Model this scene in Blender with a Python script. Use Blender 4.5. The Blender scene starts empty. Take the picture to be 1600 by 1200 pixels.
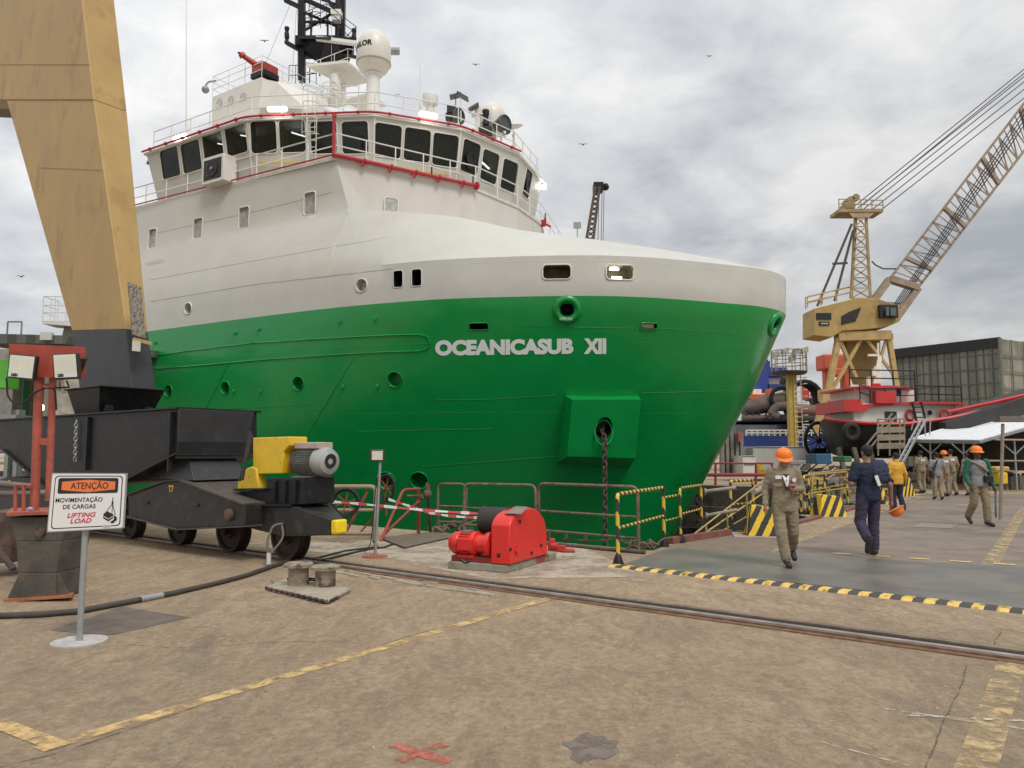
import bpy, bmesh, math, random
from mathutils import Vector as V, Matrix, noise
from mathutils.bvhtree import BVHTree
from mathutils.geometry import tessellate_polygon
random.seed(7)
R = math.radians
C = bpy.context.scene.collection
SC = bpy.context.scene
# ---------------------------------------------------------------- camera
F, CH = 1200.0, 1.65
PT = math.atan(108/1200)
cam = bpy.data.cameras.new('camera'); co = bpy.data.objects.new('camera', cam); C.objects.link(co)
co.location = (0, 0, CH); co.rotation_euler = (math.pi/2+PT, 0, 0)
cam.sensor_width = 36; cam.lens = 36*F/1600; cam.clip_start = .05; cam.clip_end = 3000
SC.camera = co
# ---------------------------------------------------------------- world, sun, exposure
SC.view_settings.view_transform = 'Standard'; SC.view_settings.look = 'None'
SC.view_settings.exposure = 0.32; SC.view_settings.gamma = 1; SC.view_settings.use_curve_mapping = False
w = bpy.data.worlds.new('World'); SC.world = w; w.use_nodes = True
nt = w.node_tree; N = nt.nodes; L = nt.links; N.clear()
def wn(t, **k):
    n = N.new(t)
    for a, b in k.items(): setattr(n, a, b)
    return n
def wmath(op, a, b=None):
    n = wn('ShaderNodeMath', operation=op)
    for i, x in enumerate((a, b)):
        if x is None: continue
        if isinstance(x, (int, float)): n.inputs[i].default_value = x
        else: L.new(x, n.inputs[i])
    return n.outputs[0]
tc = wn('ShaderNodeTexCoord'); sx = wn('ShaderNodeSeparateXYZ'); L.new(tc.outputs['Generated'], sx.inputs[0])
zc = wmath('MAXIMUM', sx.outputs[2], 0.0); dn = wmath('ADD', zc, .30)
cx = wn('ShaderNodeCombineXYZ'); L.new(wmath('DIVIDE', sx.outputs[0], dn), cx.inputs[0]); L.new(wmath('DIVIDE', sx.outputs[1], dn), cx.inputs[1])
n1 = wn('ShaderNodeTexNoise'); n1.inputs['Scale'].default_value = 2.3; n1.inputs['Detail'].default_value = 9; n1.inputs['Roughness'].default_value = .52; n1.inputs['Distortion'].default_value = .35
L.new(cx.outputs[0], n1.inputs['Vector'])
rp = wn('ShaderNodeValToRGB'); e = rp.color_ramp.elements
e[0].position = .37; e[0].color = (.46, .485, .52, 1)
e[1].position = .61; e[1].color = (.82, .815, .80, 1)
m = rp.color_ramp.elements.new(.5); m.color = (.64, .65, .665, 1)
n2 = wn('ShaderNodeTexNoise'); n2.inputs['Scale'].default_value = 7; n2.inputs['Detail'].default_value = 8; n2.inputs['Roughness'].default_value = .6; n2.inputs['Distortion'].default_value = .5
L.new(cx.outputs[0], n2.inputs['Vector'])
L.new(wmath('ADD', wmath('MULTIPLY', n1.outputs[0], .72), wmath('MULTIPLY', n2.outputs[0], .28)), rp.inputs[0])
# the sky is brighter towards the upper left, and overhead
br = wmath('ADD', wmath('MULTIPLY', zc, .80), wmath('ADD', .735, wmath('MULTIPLY', sx.outputs[0], -.20)))
vm = wn('ShaderNodeVectorMath', operation='SCALE'); L.new(rp.outputs[0], vm.inputs[0]); L.new(br, vm.inputs[3])
bg1 = wn('ShaderNodeBackground'); L.new(vm.outputs[0], bg1.inputs[0]); bg1.inputs[1].default_value = .91
sky = wn('ShaderNodeTexSky', sky_type='NISHITA'); sky.sun_disc = False
SUN_EL, SUN_AZ = R(52), R(150)      # azimuth measured clockwise from +Y
sky.sun_elevation = SUN_EL; sky.sun_rotation = SUN_AZ
bg2 = wn('ShaderNodeBackground'); L.new(sky.outputs[0], bg2.inputs[0]); bg2.inputs[1].default_value = .07
mx = wn('ShaderNodeMixShader'); mx.inputs[0].default_value = .93; L.new(bg2.outputs[0], mx.inputs[1]); L.new(bg1.outputs[0], mx.inputs[2])
ow = wn('ShaderNodeOutputWorld'); L.new(mx.outputs[0], ow.inputs[0])
sl = bpy.data.lights.new('sun', 'SUN'); sl.energy = 1.5; sl.angle = R(20); sl.color = (1, .95, .88)
so = bpy.data.objects.new('sun', sl); C.objects.link(so)
sd = V((math.sin(SUN_AZ)*math.cos(SUN_EL), math.cos(SUN_AZ)*math.cos(SUN_EL), math.sin(SUN_EL)))
so.rotation_euler = sd.to_track_quat('Z', 'Y').to_euler()
# ---------------------------------------------------------------- measuring helpers
def ray(px, py):
    c, s = math.cos(PT), math.sin(PT); a = px-800; b = 600-py
    return V((a, F*c-s*b, F*s+c*b))
def G(px, py, z=0.0):                       # where a sight line meets the level z
    r = ray(px, py); return r*((z-CH)/r.z)+V((0, 0, CH))
def at(px, py, Y):                          # a point of a sight line at the distance Y
    r = ray(px, py); return r*(Y/r.y)+V((0, 0, CH))
def pln(px, py, P, n):                      # where it meets a plane
    r = ray(px, py); O = V((0, 0, CH)); n = V(n); return O+r*((V(P)-O).dot(n)/r.dot(n))
# ---------------------------------------------------------------- materials
MATS = {}
def mat(name, col, rough=.7, metal=0, var=.15, scale=3, col2=None, cov=.5, sc2=1.2, bump=0, bscale=40, emit=None, es=1, streak=1, spec=.5):
    if name in MATS: return MATS[name]
    m = bpy.data.materials.new(name); MATS[name] = m; m.use_nodes = True
    t = m.node_tree; n = t.nodes; l = t.links; b = n['Principled BSDF']
    b.inputs['Roughness'].default_value = rough; b.inputs['Metallic'].default_value = metal
    b.inputs['Specular IOR Level'].default_value = spec
    if emit:
        b.inputs['Emission Color'].default_value = (*emit, 1); b.inputs['Emission Strength'].default_value = es
    tc = n.new('ShaderNodeTexCoord'); mp = n.new('ShaderNodeMapping'); l.new(tc.outputs['Object'], mp.inputs[0])
    mp.inputs['Scale'].default_value = (1, 1, streak)
    nz = n.new('ShaderNodeTexNoise'); nz.inputs['Scale'].default_value = scale; nz.inputs['Detail'].default_value = 8; nz.inputs['Roughness'].default_value = .6
    l.new(mp.outputs[0], nz.inputs['Vector'])
    mr = n.new('ShaderNodeMapRange'); mr.inputs['From Min'].default_value = .3; mr.inputs['From Max'].default_value = .7
    mr.inputs['To Min'].default_value = 1-var; mr.inputs['To Max'].default_value = 1+var; l.new(nz.outputs[0], mr.inputs[0])
    sc = n.new('ShaderNodeVectorMath'); sc.operation = 'SCALE'; sc.inputs[0].default_value = col; l.new(mr.outputs[0], sc.inputs[3])
    out = sc.outputs[0]
    if col2:
        n2 = n.new('ShaderNodeTexNoise'); n2.inputs['Scale'].default_value = sc2; n2.inputs['Detail'].default_value = 10; n2.inputs['Roughness'].default_value = .65
        l.new(mp.outputs[0], n2.inputs['Vector'])
        r2 = n.new('ShaderNodeMapRange'); p = .3+.4*(1-cov); r2.inputs['From Min'].default_value = p-.03; r2.inputs['From Max'].default_value = p+.05; l.new(n2.outputs[0], r2.inputs[0])
        mxx = n.new('ShaderNodeMix'); mxx.data_type = 'RGBA'; l.new(r2.outputs[0], mxx.inputs[0]); l.new(out, mxx.inputs[6]); mxx.inputs[7].default_value = (*col2, 1); out = mxx.outputs[2]
    l.new(out, b.inputs['Base Color'])
    rr = n.new('ShaderNodeMapRange'); rr.inputs['To Min'].default_value = max(.02, rough-.1); rr.inputs['To Max'].default_value = min(1, rough+.12); l.new(nz.outputs[0], rr.inputs[0]); l.new(rr.outputs[0], b.inputs['Roughness'])
    if bump:
        n3 = n.new('ShaderNodeTexNoise'); n3.inputs['Scale'].default_value = bscale; n3.inputs['Detail'].default_value = 5; l.new(tc.outputs['Object'], n3.inputs['Vector'])
        bp = n.new('ShaderNodeBump'); bp.inputs['Strength'].default_value = bump; bp.inputs['Distance'].default_value = .02; l.new(n3.outputs[0], bp.inputs['Height']); l.new(bp.outputs[0], b.inputs['Normal'])
    return m
def stripes(name, c1, c2, period, axis=(0, 0, 1), rough=.5, duty=.5):
    if name in MATS: return MATS[name]
    m = mat(name, c1, rough, bump=.1); t = m.node_tree; n = t.nodes; l = t.links; b = n['Principled BSDF']
    old = b.inputs['Base Color'].links[0].from_socket
    tc = n.new('ShaderNodeTexCoord'); d = n.new('ShaderNodeVectorMath'); d.operation = 'DOT_PRODUCT'; l.new(tc.outputs['Object'], d.inputs[0]); d.inputs[1].default_value = V(axis)/period
    nz = n.new('ShaderNodeTexNoise'); nz.inputs['Scale'].default_value = 9; a0 = n.new('ShaderNodeMath'); a0.operation = 'MULTIPLY_ADD'; l.new(nz.outputs[0], a0.inputs[0]); a0.inputs[1].default_value = .12; l.new(d.outputs[1], a0.inputs[2])
    f = n.new('ShaderNodeMath'); f.operation = 'FRACT'; l.new(a0.outputs[0], f.inputs[0])
    g = n.new('ShaderNodeMath'); g.operation = 'GREATER_THAN'; l.new(f.outputs[0], g.inputs[0]); g.inputs[1].default_value = duty
    x = n.new('ShaderNodeMix'); x.data_type = 'RGBA'; l.new(g.outputs[0], x.inputs[0]); l.new(old, x.inputs[6]); x.inputs[7].default_value = (*c2, 1); l.new(x.outputs[2], b.inputs['Base Color'])
    return m
def worn(name, col, cov=.6, scale=6, rough=.8):          # paint worn through in patches
    if name in MATS: return MATS[name]
    m = mat(name, col, rough, var=.2, scale=8); t = m.node_tree; n = t.nodes; l = t.links; b = n['Principled BSDF']
    tc = n.new('ShaderNodeTexCoord'); z = n.new('ShaderNodeTexNoise'); z.inputs['Scale'].default_value = scale; z.inputs['Detail'].default_value = 12; z.inputs['Roughness'].default_value = .75; l.new(tc.outputs['Object'], z.inputs['Vector'])
    r = n.new('ShaderNodeMapRange'); p = .3+.4*(1-cov); r.inputs['From Min'].default_value = p-.09; r.inputs['From Max'].default_value = p+.07; l.new(z.outputs[0], r.inputs[0]); l.new(r.outputs[0], b.inputs['Alpha'])
    return m
white = mat('white_paint', (.72, .70, .64), .45, var=.04, scale=2, col2=(.60, .57, .51), cov=.22, sc2=.8)
wpipe = mat('white_rail_paint', (.72, .71, .67), .45, var=.06)
black = mat('black_steel', (.010, .011, .013), .45, var=.3, scale=4, col2=(.026, .021, .018), cov=.25, sc2=5, bump=.08, spec=.3)
blackp = mat('black_plastic', (.015, .015, .016), .45, var=.1)
rubber = mat('rubber', (.02, .02, .02), .8, var=.3, bump=.3)
steel = mat('grey_steel', (.30, .31, .31), .5, .4, var=.15, bump=.05)
galv = mat('galvanised', (.36, .38, .38), .45, .5, var=.12, scale=12)
rust = mat('rusty_steel', (.115, .075, .055), .8, var=.35, scale=6, col2=(.06, .045, .038), cov=.5, sc2=4, bump=.3)
redp = mat('red_paint', (.50, .035, .025), .4, var=.15, col2=(.30, .03, .02), cov=.3, sc2=3)
redrail = mat('red_pipe_paint', (.42, .02, .03), .4, var=.15)
dullred = mat('dull_red_paint', (.36, .085, .055), .65, var=.2, scale=6, col2=(.24, .08, .05), cov=.3, sc2=5, bump=.1)
yellow = mat('yellow_paint', (.72, .47, .02), .45, var=.1, scale=5, col2=(.5, .33, .05), cov=.25, sc2=6)
ochre = mat('ochre_paint', (.39, .25, .082), .5, var=.12, scale=1.2, col2=(.32, .20, .065), cov=.3, sc2=1.6, streak=.5, bump=.04, bscale=8)
ochre2 = mat('faded_ochre_paint', (.46, .32, .13), .65, var=.16, scale=2, col2=(.26, .16, .07), cov=.22, sc2=2.5)
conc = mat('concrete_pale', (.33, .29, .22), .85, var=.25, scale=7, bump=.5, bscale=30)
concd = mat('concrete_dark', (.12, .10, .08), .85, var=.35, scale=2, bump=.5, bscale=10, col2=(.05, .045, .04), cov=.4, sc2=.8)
glow = mat('lamp_glow', (1, 1, 1), .4, emit=(1, .97, .9), es=7)
dark = mat('dark_interior', (.012, .012, .012), .6, var=.4)
orange = mat('orange_plastic', (.85, .20, .02), .35, var=.06)
# ---------------------------------------------------------------- mesh building
ORI = {}
class MB:
    def __init__(s): s.v = []; s.f = []; s.m = []; s.k = 0
    def add(s, vs, fs, k=None):
        o = len(s.v); s.v += [V(p) for p in vs]; s.f += [[o+i for i in f] for f in fs]; s.m += [s.k if k is None else k]*len(fs); return s
    def hexa(s, p, k=None):    # p0-3 bottom ring, p4-7 top ring
        return s.add(p, [(3, 2, 1, 0), (4, 5, 6, 7), (0, 1, 5, 4), (1, 2, 6, 5), (2, 3, 7, 6), (3, 0, 4, 7)], k)
    def box(s, c, sz, ax=None, k=None):   # c centre
        ax = ax or (V((1, 0, 0)), V((0, 1, 0)), V((0, 0, 1))); c = V(c); h = [V(a)*(d/2) for a, d in zip(ax, sz)]
        p = [c+h[0]*a+h[1]*b+h[2]*d for d in (-1, 1) for a, b in ((-1, -1), (1, -1), (1, 1), (-1, 1))]
        return s.hexa(p, k)
    def bar(s, a, b, w, h=None, up=(0, 0, 1), k=None):
        a = V(a); b = V(b); d = b-a; l = d.length; d.normalize(); x = d.cross(V(up))
        if x.length < 1e-4: x = d.cross(V((1, 0, 0)))
        x.normalize(); y = x.cross(d); return s.box((a+b)/2, (w, l, h or w), (x, d, y), k)
    def prism(s, pts, vec, k=None):
        n = len(pts); pts = [V(p) for p in pts]; vec = V(vec); t = tessellate_polygon([pts])
        return s.add(pts+[p+vec for p in pts], [list(range(n))[::-1], list(range(n, 2*n))]+[(i, (i+1) % n, n+(i+1) % n, n+i) for i in range(n)], k)
    def tube(s, pts, r, n=8, closed=False, k=None, rad=None):
        pts = [V(p) for p in pts]
        if rad: # round the corners
            q = [pts[0]]
            for i in range(1, len(pts)-1):
                a, b, c = pts[i-1], pts[i], pts[i+1]; u = (a-b); v = (c-b); q1 = min(rad, u.length*.45, v.length*.45)
                A = b+u.normalized()*q1; B = b+v.normalized()*q1
                for j in range(6):
                    t = j/5; q.append(A*(1-t)**2+b*2*t*(1-t)+B*t*t)
            q.append(pts[-1]); pts = q
        m = len(pts); vs = []; ref = None
        for i, p in enumerate(pts):
            if closed: d = pts[(i+1) % m]-pts[i-1]
            else: d = pts[min(i+1, m-1)]-pts[max(i-1, 0)]
            if d.length < 1e-9: d = V((0, 0, 1))
            d.normalize()
            if ref is None: ref = d.orthogonal().normalized()
            x = ref-d*ref.dot(d)
            if x.length < 1e-4: x = d.orthogonal()
            x.normalize(); ref = x; y = d.cross(x); rr = r[i] if isinstance(r, (list, tuple)) else r
            vs += [p+(x*math.cos(2*math.pi*j/n)+y*math.sin(2*math.pi*j/n))*rr for j in range(n)]
        fs = []
        for i in range(m if closed else m-1):
            a = i*n; b = ((i+1) % m)*n
            fs += [(a+j, a+(j+1) % n, b+(j+1) % n, b+j) for j in range(n)]
        if not closed: fs += [list(range(n))[::-1], [(m-1)*n+j for j in range(n)]]
        return s.add(vs, fs, k)
    def lathe(s, prof, o, ax=(0, 0, 1), n=24, k=None, ref=None):   # prof [(r,h)]
        ax = V(ax).normalized(); x = V(ref).normalized() if ref else ax.orthogonal().normalized(); y = ax.cross(x); o = V(o); vs = []
        for r, h in prof: vs += [o+ax*h+(x*math.cos(2*math.pi*j/n)+y*math.sin(2*math.pi*j/n))*max(r, 1e-4) for j in range(n)]
        fs = []
        for i in range(len(prof)-1): fs += [(i*n+j, i*n+(j+1) % n, (i+1)*n+(j+1) % n, (i+1)*n+j) for j in range(n)]
        fs += [list(range(n))[::-1], [(len(prof)-1)*n+j for j in range(n)]]
        return s.add(vs, fs, k)
    def loft(s, rings, n=16, k=None):       # rings (centre, rx, ry) in level planes
        vs = []
        for c, a, b in rings: vs += [V(c)+V((a*math.cos(2*math.pi*j/n), b*math.sin(2*math.pi*j/n), 0)) for j in range(n)]
        fs = []
        for i in range(len(rings)-1): fs += [(i*n+j, i*n+(j+1) % n, (i+1)*n+(j+1) % n, (i+1)*n+j) for j in range(n)]
        fs += [list(range(n))[::-1], [(len(rings)-1)*n+j for j in range(n)]]
        return s.add(vs, fs, k)
    def sph(s, c, r, n=12, k=None, ax=None):
        if isinstance(r, (int, float)): r = (r, r, r)
        ax = ax or (V((1, 0, 0)), V((0, 1, 0)), V((0, 0, 1))); c = V(c); vs = [c+ax[2]*r[2]]; m = n//2
        for i in range(1, m):
            a = math.pi*i/m
            for j in range(n):
                b = 2*math.pi*j/n; vs.append(c+ax[0]*r[0]*math.sin(a)*math.cos(b)+ax[1]*r[1]*math.sin(a)*math.sin(b)+ax[2]*r[2]*math.cos(a))
        vs.append(c-ax[2]*r[2]); fs = [(0, 1+j, 1+(j+1) % n) for j in range(n)]
        for i in range(m-2):
            a = 1+i*n; fs += [(a+j, a+n+j, a+n+(j+1) % n, a+(j+1) % n) for j in range(n)]
        a = 1+(m-2)*n; fs += [(a+j, len(vs)-1, a+(j+1) % n) for j in range(n)]
        return s.add(vs, fs, k)
    def cap(s, a, b, ra, rb, n=12):          # a tapered limb with round ends
        a = V(a); b = V(b); d = (b-a).normalized(); pr = []
        for i in range(4): t = math.pi/2*i/4; pr.append((ra*math.sin(t), -ra*math.cos(t)))
        pr.append((ra, 0)); l = (b-a).length; pr.append((rb, l))
        for i in range(1, 5): t = math.pi/2*i/4; pr.append((rb*math.cos(t), l+rb*math.sin(t)))
        return s.lathe(pr, a, d, n)
    def quad(s, *p, k=None): return s.add(p, [tuple(range(len(p)))], k)
    def mesh(s, name, mats, off, smooth):
        me = bpy.data.meshes.new(name); me.from_pydata([p-off for p in s.v], [], s.f)
        for m_ in (mats if isinstance(mats, (list, tuple)) else [mats]): me.materials.append(m_)
        me.polygons.foreach_set('material_index', s.m)
        b = bmesh.new(); b.from_mesh(me); bmesh.ops.recalc_face_normals(b, faces=b.faces); b.to_mesh(me); b.free()
        if smooth:
            me.polygons.foreach_set('use_smooth', [True]*len(me.polygons)); me.set_sharp_from_angle(angle=R(smooth))
        me.update(); return me
    def build(s, name, mats, parent=None, label=None, smooth=35, bevel=0, kind=None, origin=None):
        if parent is not None: off = ORI[parent.name]
        elif origin is not None: off = V(origin)
        else:
            xs = [p.x for p in s.v]; ys = [p.y for p in s.v]; zs = [p.z for p in s.v]
            off = V(((min(xs)+max(xs))/2, (min(ys)+max(ys))/2, min(zs)))
        o = bpy.data.objects.new(name, s.mesh(name, mats, off, smooth)); C.objects.link(o); ORI[o.name] = off
        if parent is not None: o.parent = parent
        else: o.location = off
        if label: o['label'] = label
        if kind: o['kind'] = kind
        if bevel:
            b = o.modifiers.new('bevel', 'BEVEL'); b.width = bevel; b.segments = 2; b.limit_method = 'ANGLE'; b.angle_limit = R(40); b.use_clamp_overlap = True
        return o
def tag(o, label, cat, group=None, kind=None):
    o['label'] = label; o['category'] = cat
    if group: o['group'] = group
    if kind: o['kind'] = kind
    return o
def thing(name, label, cat, loc, group=None, rz=0):
    o = bpy.data.objects.new(name, None); C.objects.link(o); o.empty_display_size = .3; o.location = V(loc); o.rotation_euler = (0, 0, rz)
    ORI[o.name] = V(loc) if not rz else V(loc); return tag(o, label, cat, group)
def struct(o, label=None):
    o['kind'] = 'structure'
    if label: o['label'] = label
    return o
def copy_thing(src, loc, label, rz=None, scale=None):
    c = src.copy(); C.objects.link(c); c.location = V(loc); c['label'] = label
    if rz is not None: c.rotation_euler = (0, 0, rz)
    if scale: c.scale = (scale,)*3
    for ch in list(src.children):
        d = ch.copy(); C.objects.link(d); d.parent = c
        for g in list(ch.children):
            h = g.copy(); C.objects.link(h); h.parent = d
    return c
def text(mb, s, size, mp, bold=0, k=None, align='LEFT', spacing=1, sub=0, shear=0):
    cu = bpy.data.curves.new('lettering', 'FONT'); cu.body = s; cu.size = size; cu.offset = bold; cu.align_x = align; cu.space_character = spacing; cu.shear = shear; cu.resolution_u = 4
    o = bpy.data.objects.new('lettering', cu); C.objects.link(o); dg = bpy.context.evaluated_depsgraph_get(); me = bpy.data.meshes.new_from_object(o.evaluated_get(dg))
    if sub:
        b = bmesh.new(); b.from_mesh(me); bmesh.ops.triangulate(b, faces=b.faces); bmesh.ops.subdivide_edges(b, edges=b.edges, cuts=sub, use_grid_fill=True); b.to_mesh(me); b.free()
    mb.add([mp(v.co.x, v.co.y) for v in me.vertices], [list(p.vertices) for p in me.polygons], k)
    bpy.data.objects.remove(o); bpy.data.meshes.remove(me); return mb
def apply_mods(o):
    dg = bpy.context.evaluated_depsgraph_get(); dg.update(); me = bpy.data.meshes.new_from_object(o.evaluated_get(dg)); o.modifiers.clear(); old = o.data; o.data = me; bpy.data.meshes.remove(old); return o
def railing(mb, path, h, sp=1.5, mids=(.5,), r=.022, closed=False, n=6, toe=False):
    path = [V(p) for p in path]; up = V((0, 0, h))
    for t in (1,)+tuple(mids): mb.tube([p+up*t for p in path], r, n, closed)
    seg = list(zip(path, path[1:]))+([(path[-1], path[0])] if closed else [])
    for i, (a, b) in enumerate(seg):
        k = max(1, round((b-a).length/sp))
        for j in range(k): q = a.lerp(b, j/k); mb.tube([q, q+up], r, n)
    if not closed: mb.tube([path[-1], path[-1]+up], r, n)
    return mb
def ladder(mb, a, b, side, w=.4, st=.3, r=.02):
    a = V(a); b = V(b); side = V(side).normalized()*w/2
    mb.tube([a-side, b-side], r, 6); mb.tube([a+side, b+side], r, 6); k = int((b-a).length/st)
    for i in range(1, k): q = a.lerp(b, i/k); mb.tube([q-side, q+side], r*.8, 5)
# ---------------------------------------------------------------- ground, dry dock, markings
def concrete_ground():
    m = bpy.data.materials.new('yard_concrete'); m.use_nodes = True; t = m.node_tree; n = t.nodes; l = t.links; b = n['Principled BSDF']
    tc = n.new('ShaderNodeTexCoord')
    def nz(scale, detail=8, rough=.6, dist=0, sc=(1, 1, 1), rot=0):
        mp = n.new('ShaderNodeMapping'); mp.inputs['Scale'].default_value = sc; mp.inputs['Rotation'].default_value = (0, 0, rot); l.new(tc.outputs['Object'], mp.inputs[0])
        z = n.new('ShaderNodeTexNoise'); z.inputs['Scale'].default_value = scale; z.inputs['Detail'].default_value = detail; z.inputs['Roughness'].default_value = rough; z.inputs['Distortion'].default_value = dist; l.new(mp.outputs[0], z.inputs['Vector']); return z.outputs[0]
    def ramp(x, a, c, lo=0, hi=1):
        r = n.new('ShaderNodeMapRange'); r.inputs['From Min'].default_value = a; r.inputs['From Max'].default_value = c; r.inputs['To Min'].default_value = lo; r.inputs['To Max'].default_value = hi; l.new(x, r.inputs[0]); return r.outputs[0]
    def mix(f, a, c):
        x = n.new('ShaderNodeMix'); x.data_type = 'RGBA'; l.new(f, x.inputs[0])
        for s, i in ((a, 6), (c, 7)):
            if isinstance(s, tuple): x.inputs[i].default_value = (*s, 1)
            else: l.new(s, x.inputs[i])
        return x.outputs[2]
    big = ramp(nz(.22, 6, .55, .6), .38, .62); med = ramp(nz(1.3, 10, .65, .4), .35, .65); fine = ramp(nz(14, 8, .75), .35, .65); grit = nz(60, 4, .7)
    c = mix(med, (.515, .368, .215), (.635, .475, .30)); c = mix(ramp(nz(.35, 7, .6, .8, (1, .5, 1), R(-36)), .45, .58, 0, .5), c, (.32, .235, .15)); c = mix(ramp(big, 0, 1, 0, .5), c, (.44, .31, .185))
    c = mix(ramp(nz(4.5, 11, .72, .8, (1, .45, 1), R(-25)), .44, .60, 0, .7), c, (.31, .225, .145))
    c = mix(ramp(nz(9, 11, .75, .5, (1, .5, 1), R(-25)), .53, .63, 0, .55), c, (.58, .48, .35))
    c = mix(ramp(nz(.9, 9, .7, 1.2, (1, .35, 1), R(-36)), .55, .66, 0, .5), c, (.19, .145, .105))       # tyre and drag stains
    c = mix(ramp(nz(3.2, 12, .8, .3), .62, .68, 0, .6), c, (.50, .42, .32))         # pale scuffed patches
    c = mix(ramp(nz(5.5, 12, .8), .64, .69, 0, .7), c, (.105, .082, .064))             # pitted dark spots
    c = mix(ramp(fine, 0, 1, 0, .55), c, (.165, .12, .082)); c = mix(ramp(nz(22, 10, .8, .2, (1, .6, 1), R(-25)), .55, .62, 0, .5), c, (.55, .46, .34)); c = mix(ramp(nz(17, 10, .8, .4, (1, .6, 1), R(-25)), .57, .63, 0, .6), c, (.14, .10, .07)); c = mix(ramp(grit, .60, .66, 0, .6), c, (.55, .47, .36)); c = mix(ramp(grit, .40, .34, 0, .6), c, (.12, .09, .07))
    l.new(c, b.inputs['Base Color']); l.new(ramp(med, 0, 1, .62, .9), b.inputs['Roughness'])
    bp = n.new('ShaderNodeBump'); bp.inputs['Strength'].default_value = .8; bp.inputs['Distance'].default_value = .02
    ad = n.new('ShaderNodeMath'); l.new(fine, ad.inputs[0]); l.new(grit, ad.inputs[1]); l.new(ad.outputs[0], bp.inputs['Height']); l.new(bp.outputs[0], b.inputs['Normal'])
    return m
CONC = concrete_ground()
RD = V((-.793, .609, 0)).normalized(); ND = V((.609, .793, 0)).normalized()     # along and across the crane rail
R0 = G(520, 885)
def RL(px, py, off=0): return pln(px, py, R0+ND*off, ND)       # on a plane along the crane rail
def RE(px, py, a): return pln(px, py, R0+RD*a, RD)             # on a plane across it, a metres along
def rp(a, off, z): return R0+RD*a+ND*off+V((0, 0, z))
c0 = G(1020, 860); c1 = G(1047, 850); c2 = G(1140, 836); c3 = G(1168, 838); hd = (G(1430, 770)-c3).normalized()
hole = [c0+RD*75, c0, c1, c2, c3, c3+hd*22.5]; hole.append(hole[-1]+RD*75)
outer = [V((-700, -60, 0)), V((900, -60, 0)), V((900, 1200, 0)), V((-700, 1200, 0))]
tri = tessellate_polygon([outer, hole]); gm = MB(); gm.add(outer+hole, [list(t) for t in tri])
struct(gm.build('ground', CONC, origin=(0, 0, 0), smooth=0))
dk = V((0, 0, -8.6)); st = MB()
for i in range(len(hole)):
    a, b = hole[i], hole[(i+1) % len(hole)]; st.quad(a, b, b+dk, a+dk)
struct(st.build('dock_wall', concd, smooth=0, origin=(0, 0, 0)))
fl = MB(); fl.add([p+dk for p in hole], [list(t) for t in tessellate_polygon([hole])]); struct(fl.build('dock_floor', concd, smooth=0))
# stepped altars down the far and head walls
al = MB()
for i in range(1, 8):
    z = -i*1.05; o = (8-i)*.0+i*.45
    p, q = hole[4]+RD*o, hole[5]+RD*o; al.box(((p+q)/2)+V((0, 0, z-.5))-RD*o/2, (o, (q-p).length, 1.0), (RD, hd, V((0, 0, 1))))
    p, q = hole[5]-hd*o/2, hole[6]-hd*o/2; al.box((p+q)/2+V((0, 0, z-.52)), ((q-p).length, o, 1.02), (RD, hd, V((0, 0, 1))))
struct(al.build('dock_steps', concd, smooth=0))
def strip(pts, wd, name, m, z=.004, kind='structure', label=None, ext=0):
    b = MB(); P = [G(*p) for p in pts]
    for p, q in zip(P, P[1:]):
        d = (q-p).normalized(); s = d.cross(V((0, 0, 1)))*wd/2; u = V((0, 0, z)); b.quad(p-s+u, q-s+u, q+s+u, p+s+u)
    return struct(b.build(name, m, smooth=0), label)
wy = worn('worn_yellow_line', (.56, .39, .17), .52, 5); ww = worn('worn_white_line', (.60, .55, .46), .33, 9); wr = worn('worn_red_paint', (.46, .13, .085), .46, 8); wt = worn('worn_tan_line', (.50, .37, .19), .45, 5)
strip([(60, 1172), (862, 934)], .12, 'painted_line', wy); strip([(-90, 1098), (95, 1168)], .12, 'painted_line', wy, .006)
strip([(1515, 1230), (1583, 1030)], .19, 'painted_line', wt); strip([(1543, 888), (1602, 792)], .22, 'painted_line', wt); strip([(1200, 862), (1440, 777)], .16, 'painted_line', wt); 
strip([(1380, 1108), (1600, 1140)], .03, 'chalk_scratch', ww, .005); strip([(1240, 1148), (1420, 1198)], .022, 'chalk_scratch', ww, .005); strip([(1400, 1118), (1600, 1128)], .03, 'chalk_scratch', ww, .007)
for q in ([(1270, 940-70), (1330, 862)], [(1420, 868), (1500, 862)], [(1375, 836), (1410, 824)]): strip(q, .03, 'chalk_scratch', ww, .009)
strip([(618, 1164), (700, 1192)], .085, 'painted_cross', wr); strip([(622, 1190), (695, 1163)], .085, 'painted_cross', wr, .006)
# greyer, rougher slab on this side of the yellow line
def patch(px, name, m, z=.003, n=3, jit=.04):
    P = [G(*p) for p in px]; Q = []
    for a, b in zip(P, P[1:]+P[:1]):
        for j in range(n): q = a.lerp(b, j/n); Q.append(q+V((random.uniform(-jit, jit), random.uniform(-jit, jit), z)))
    b = MB(); b.add(Q, [list(t) for t in tessellate_polygon([Q])]); return struct(b.build(name, m, smooth=0))
stain = worn('dark_stain', (.17, .14, .12), .58, 5); patch([(880, 1158), (925, 1144), (965, 1160), (950, 1185), (905, 1192)], 'oil_stain', stain, .003, 4, .03)
dampc = mat('damp_steel_plate', (.135, .128, .112), .42, var=.3, scale=1.2, col2=(.17, .15, .12), cov=.4, sc2=1.0, bump=.1, bscale=12)
patch([(967, 885), (1300, 917), (1720, 968), (1720, 896), (1600, 886), (1440, 878), (1200, 863), (1060, 857), (1030, 862)], 'road_plate', dampc, .006, 6, .01)
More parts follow.
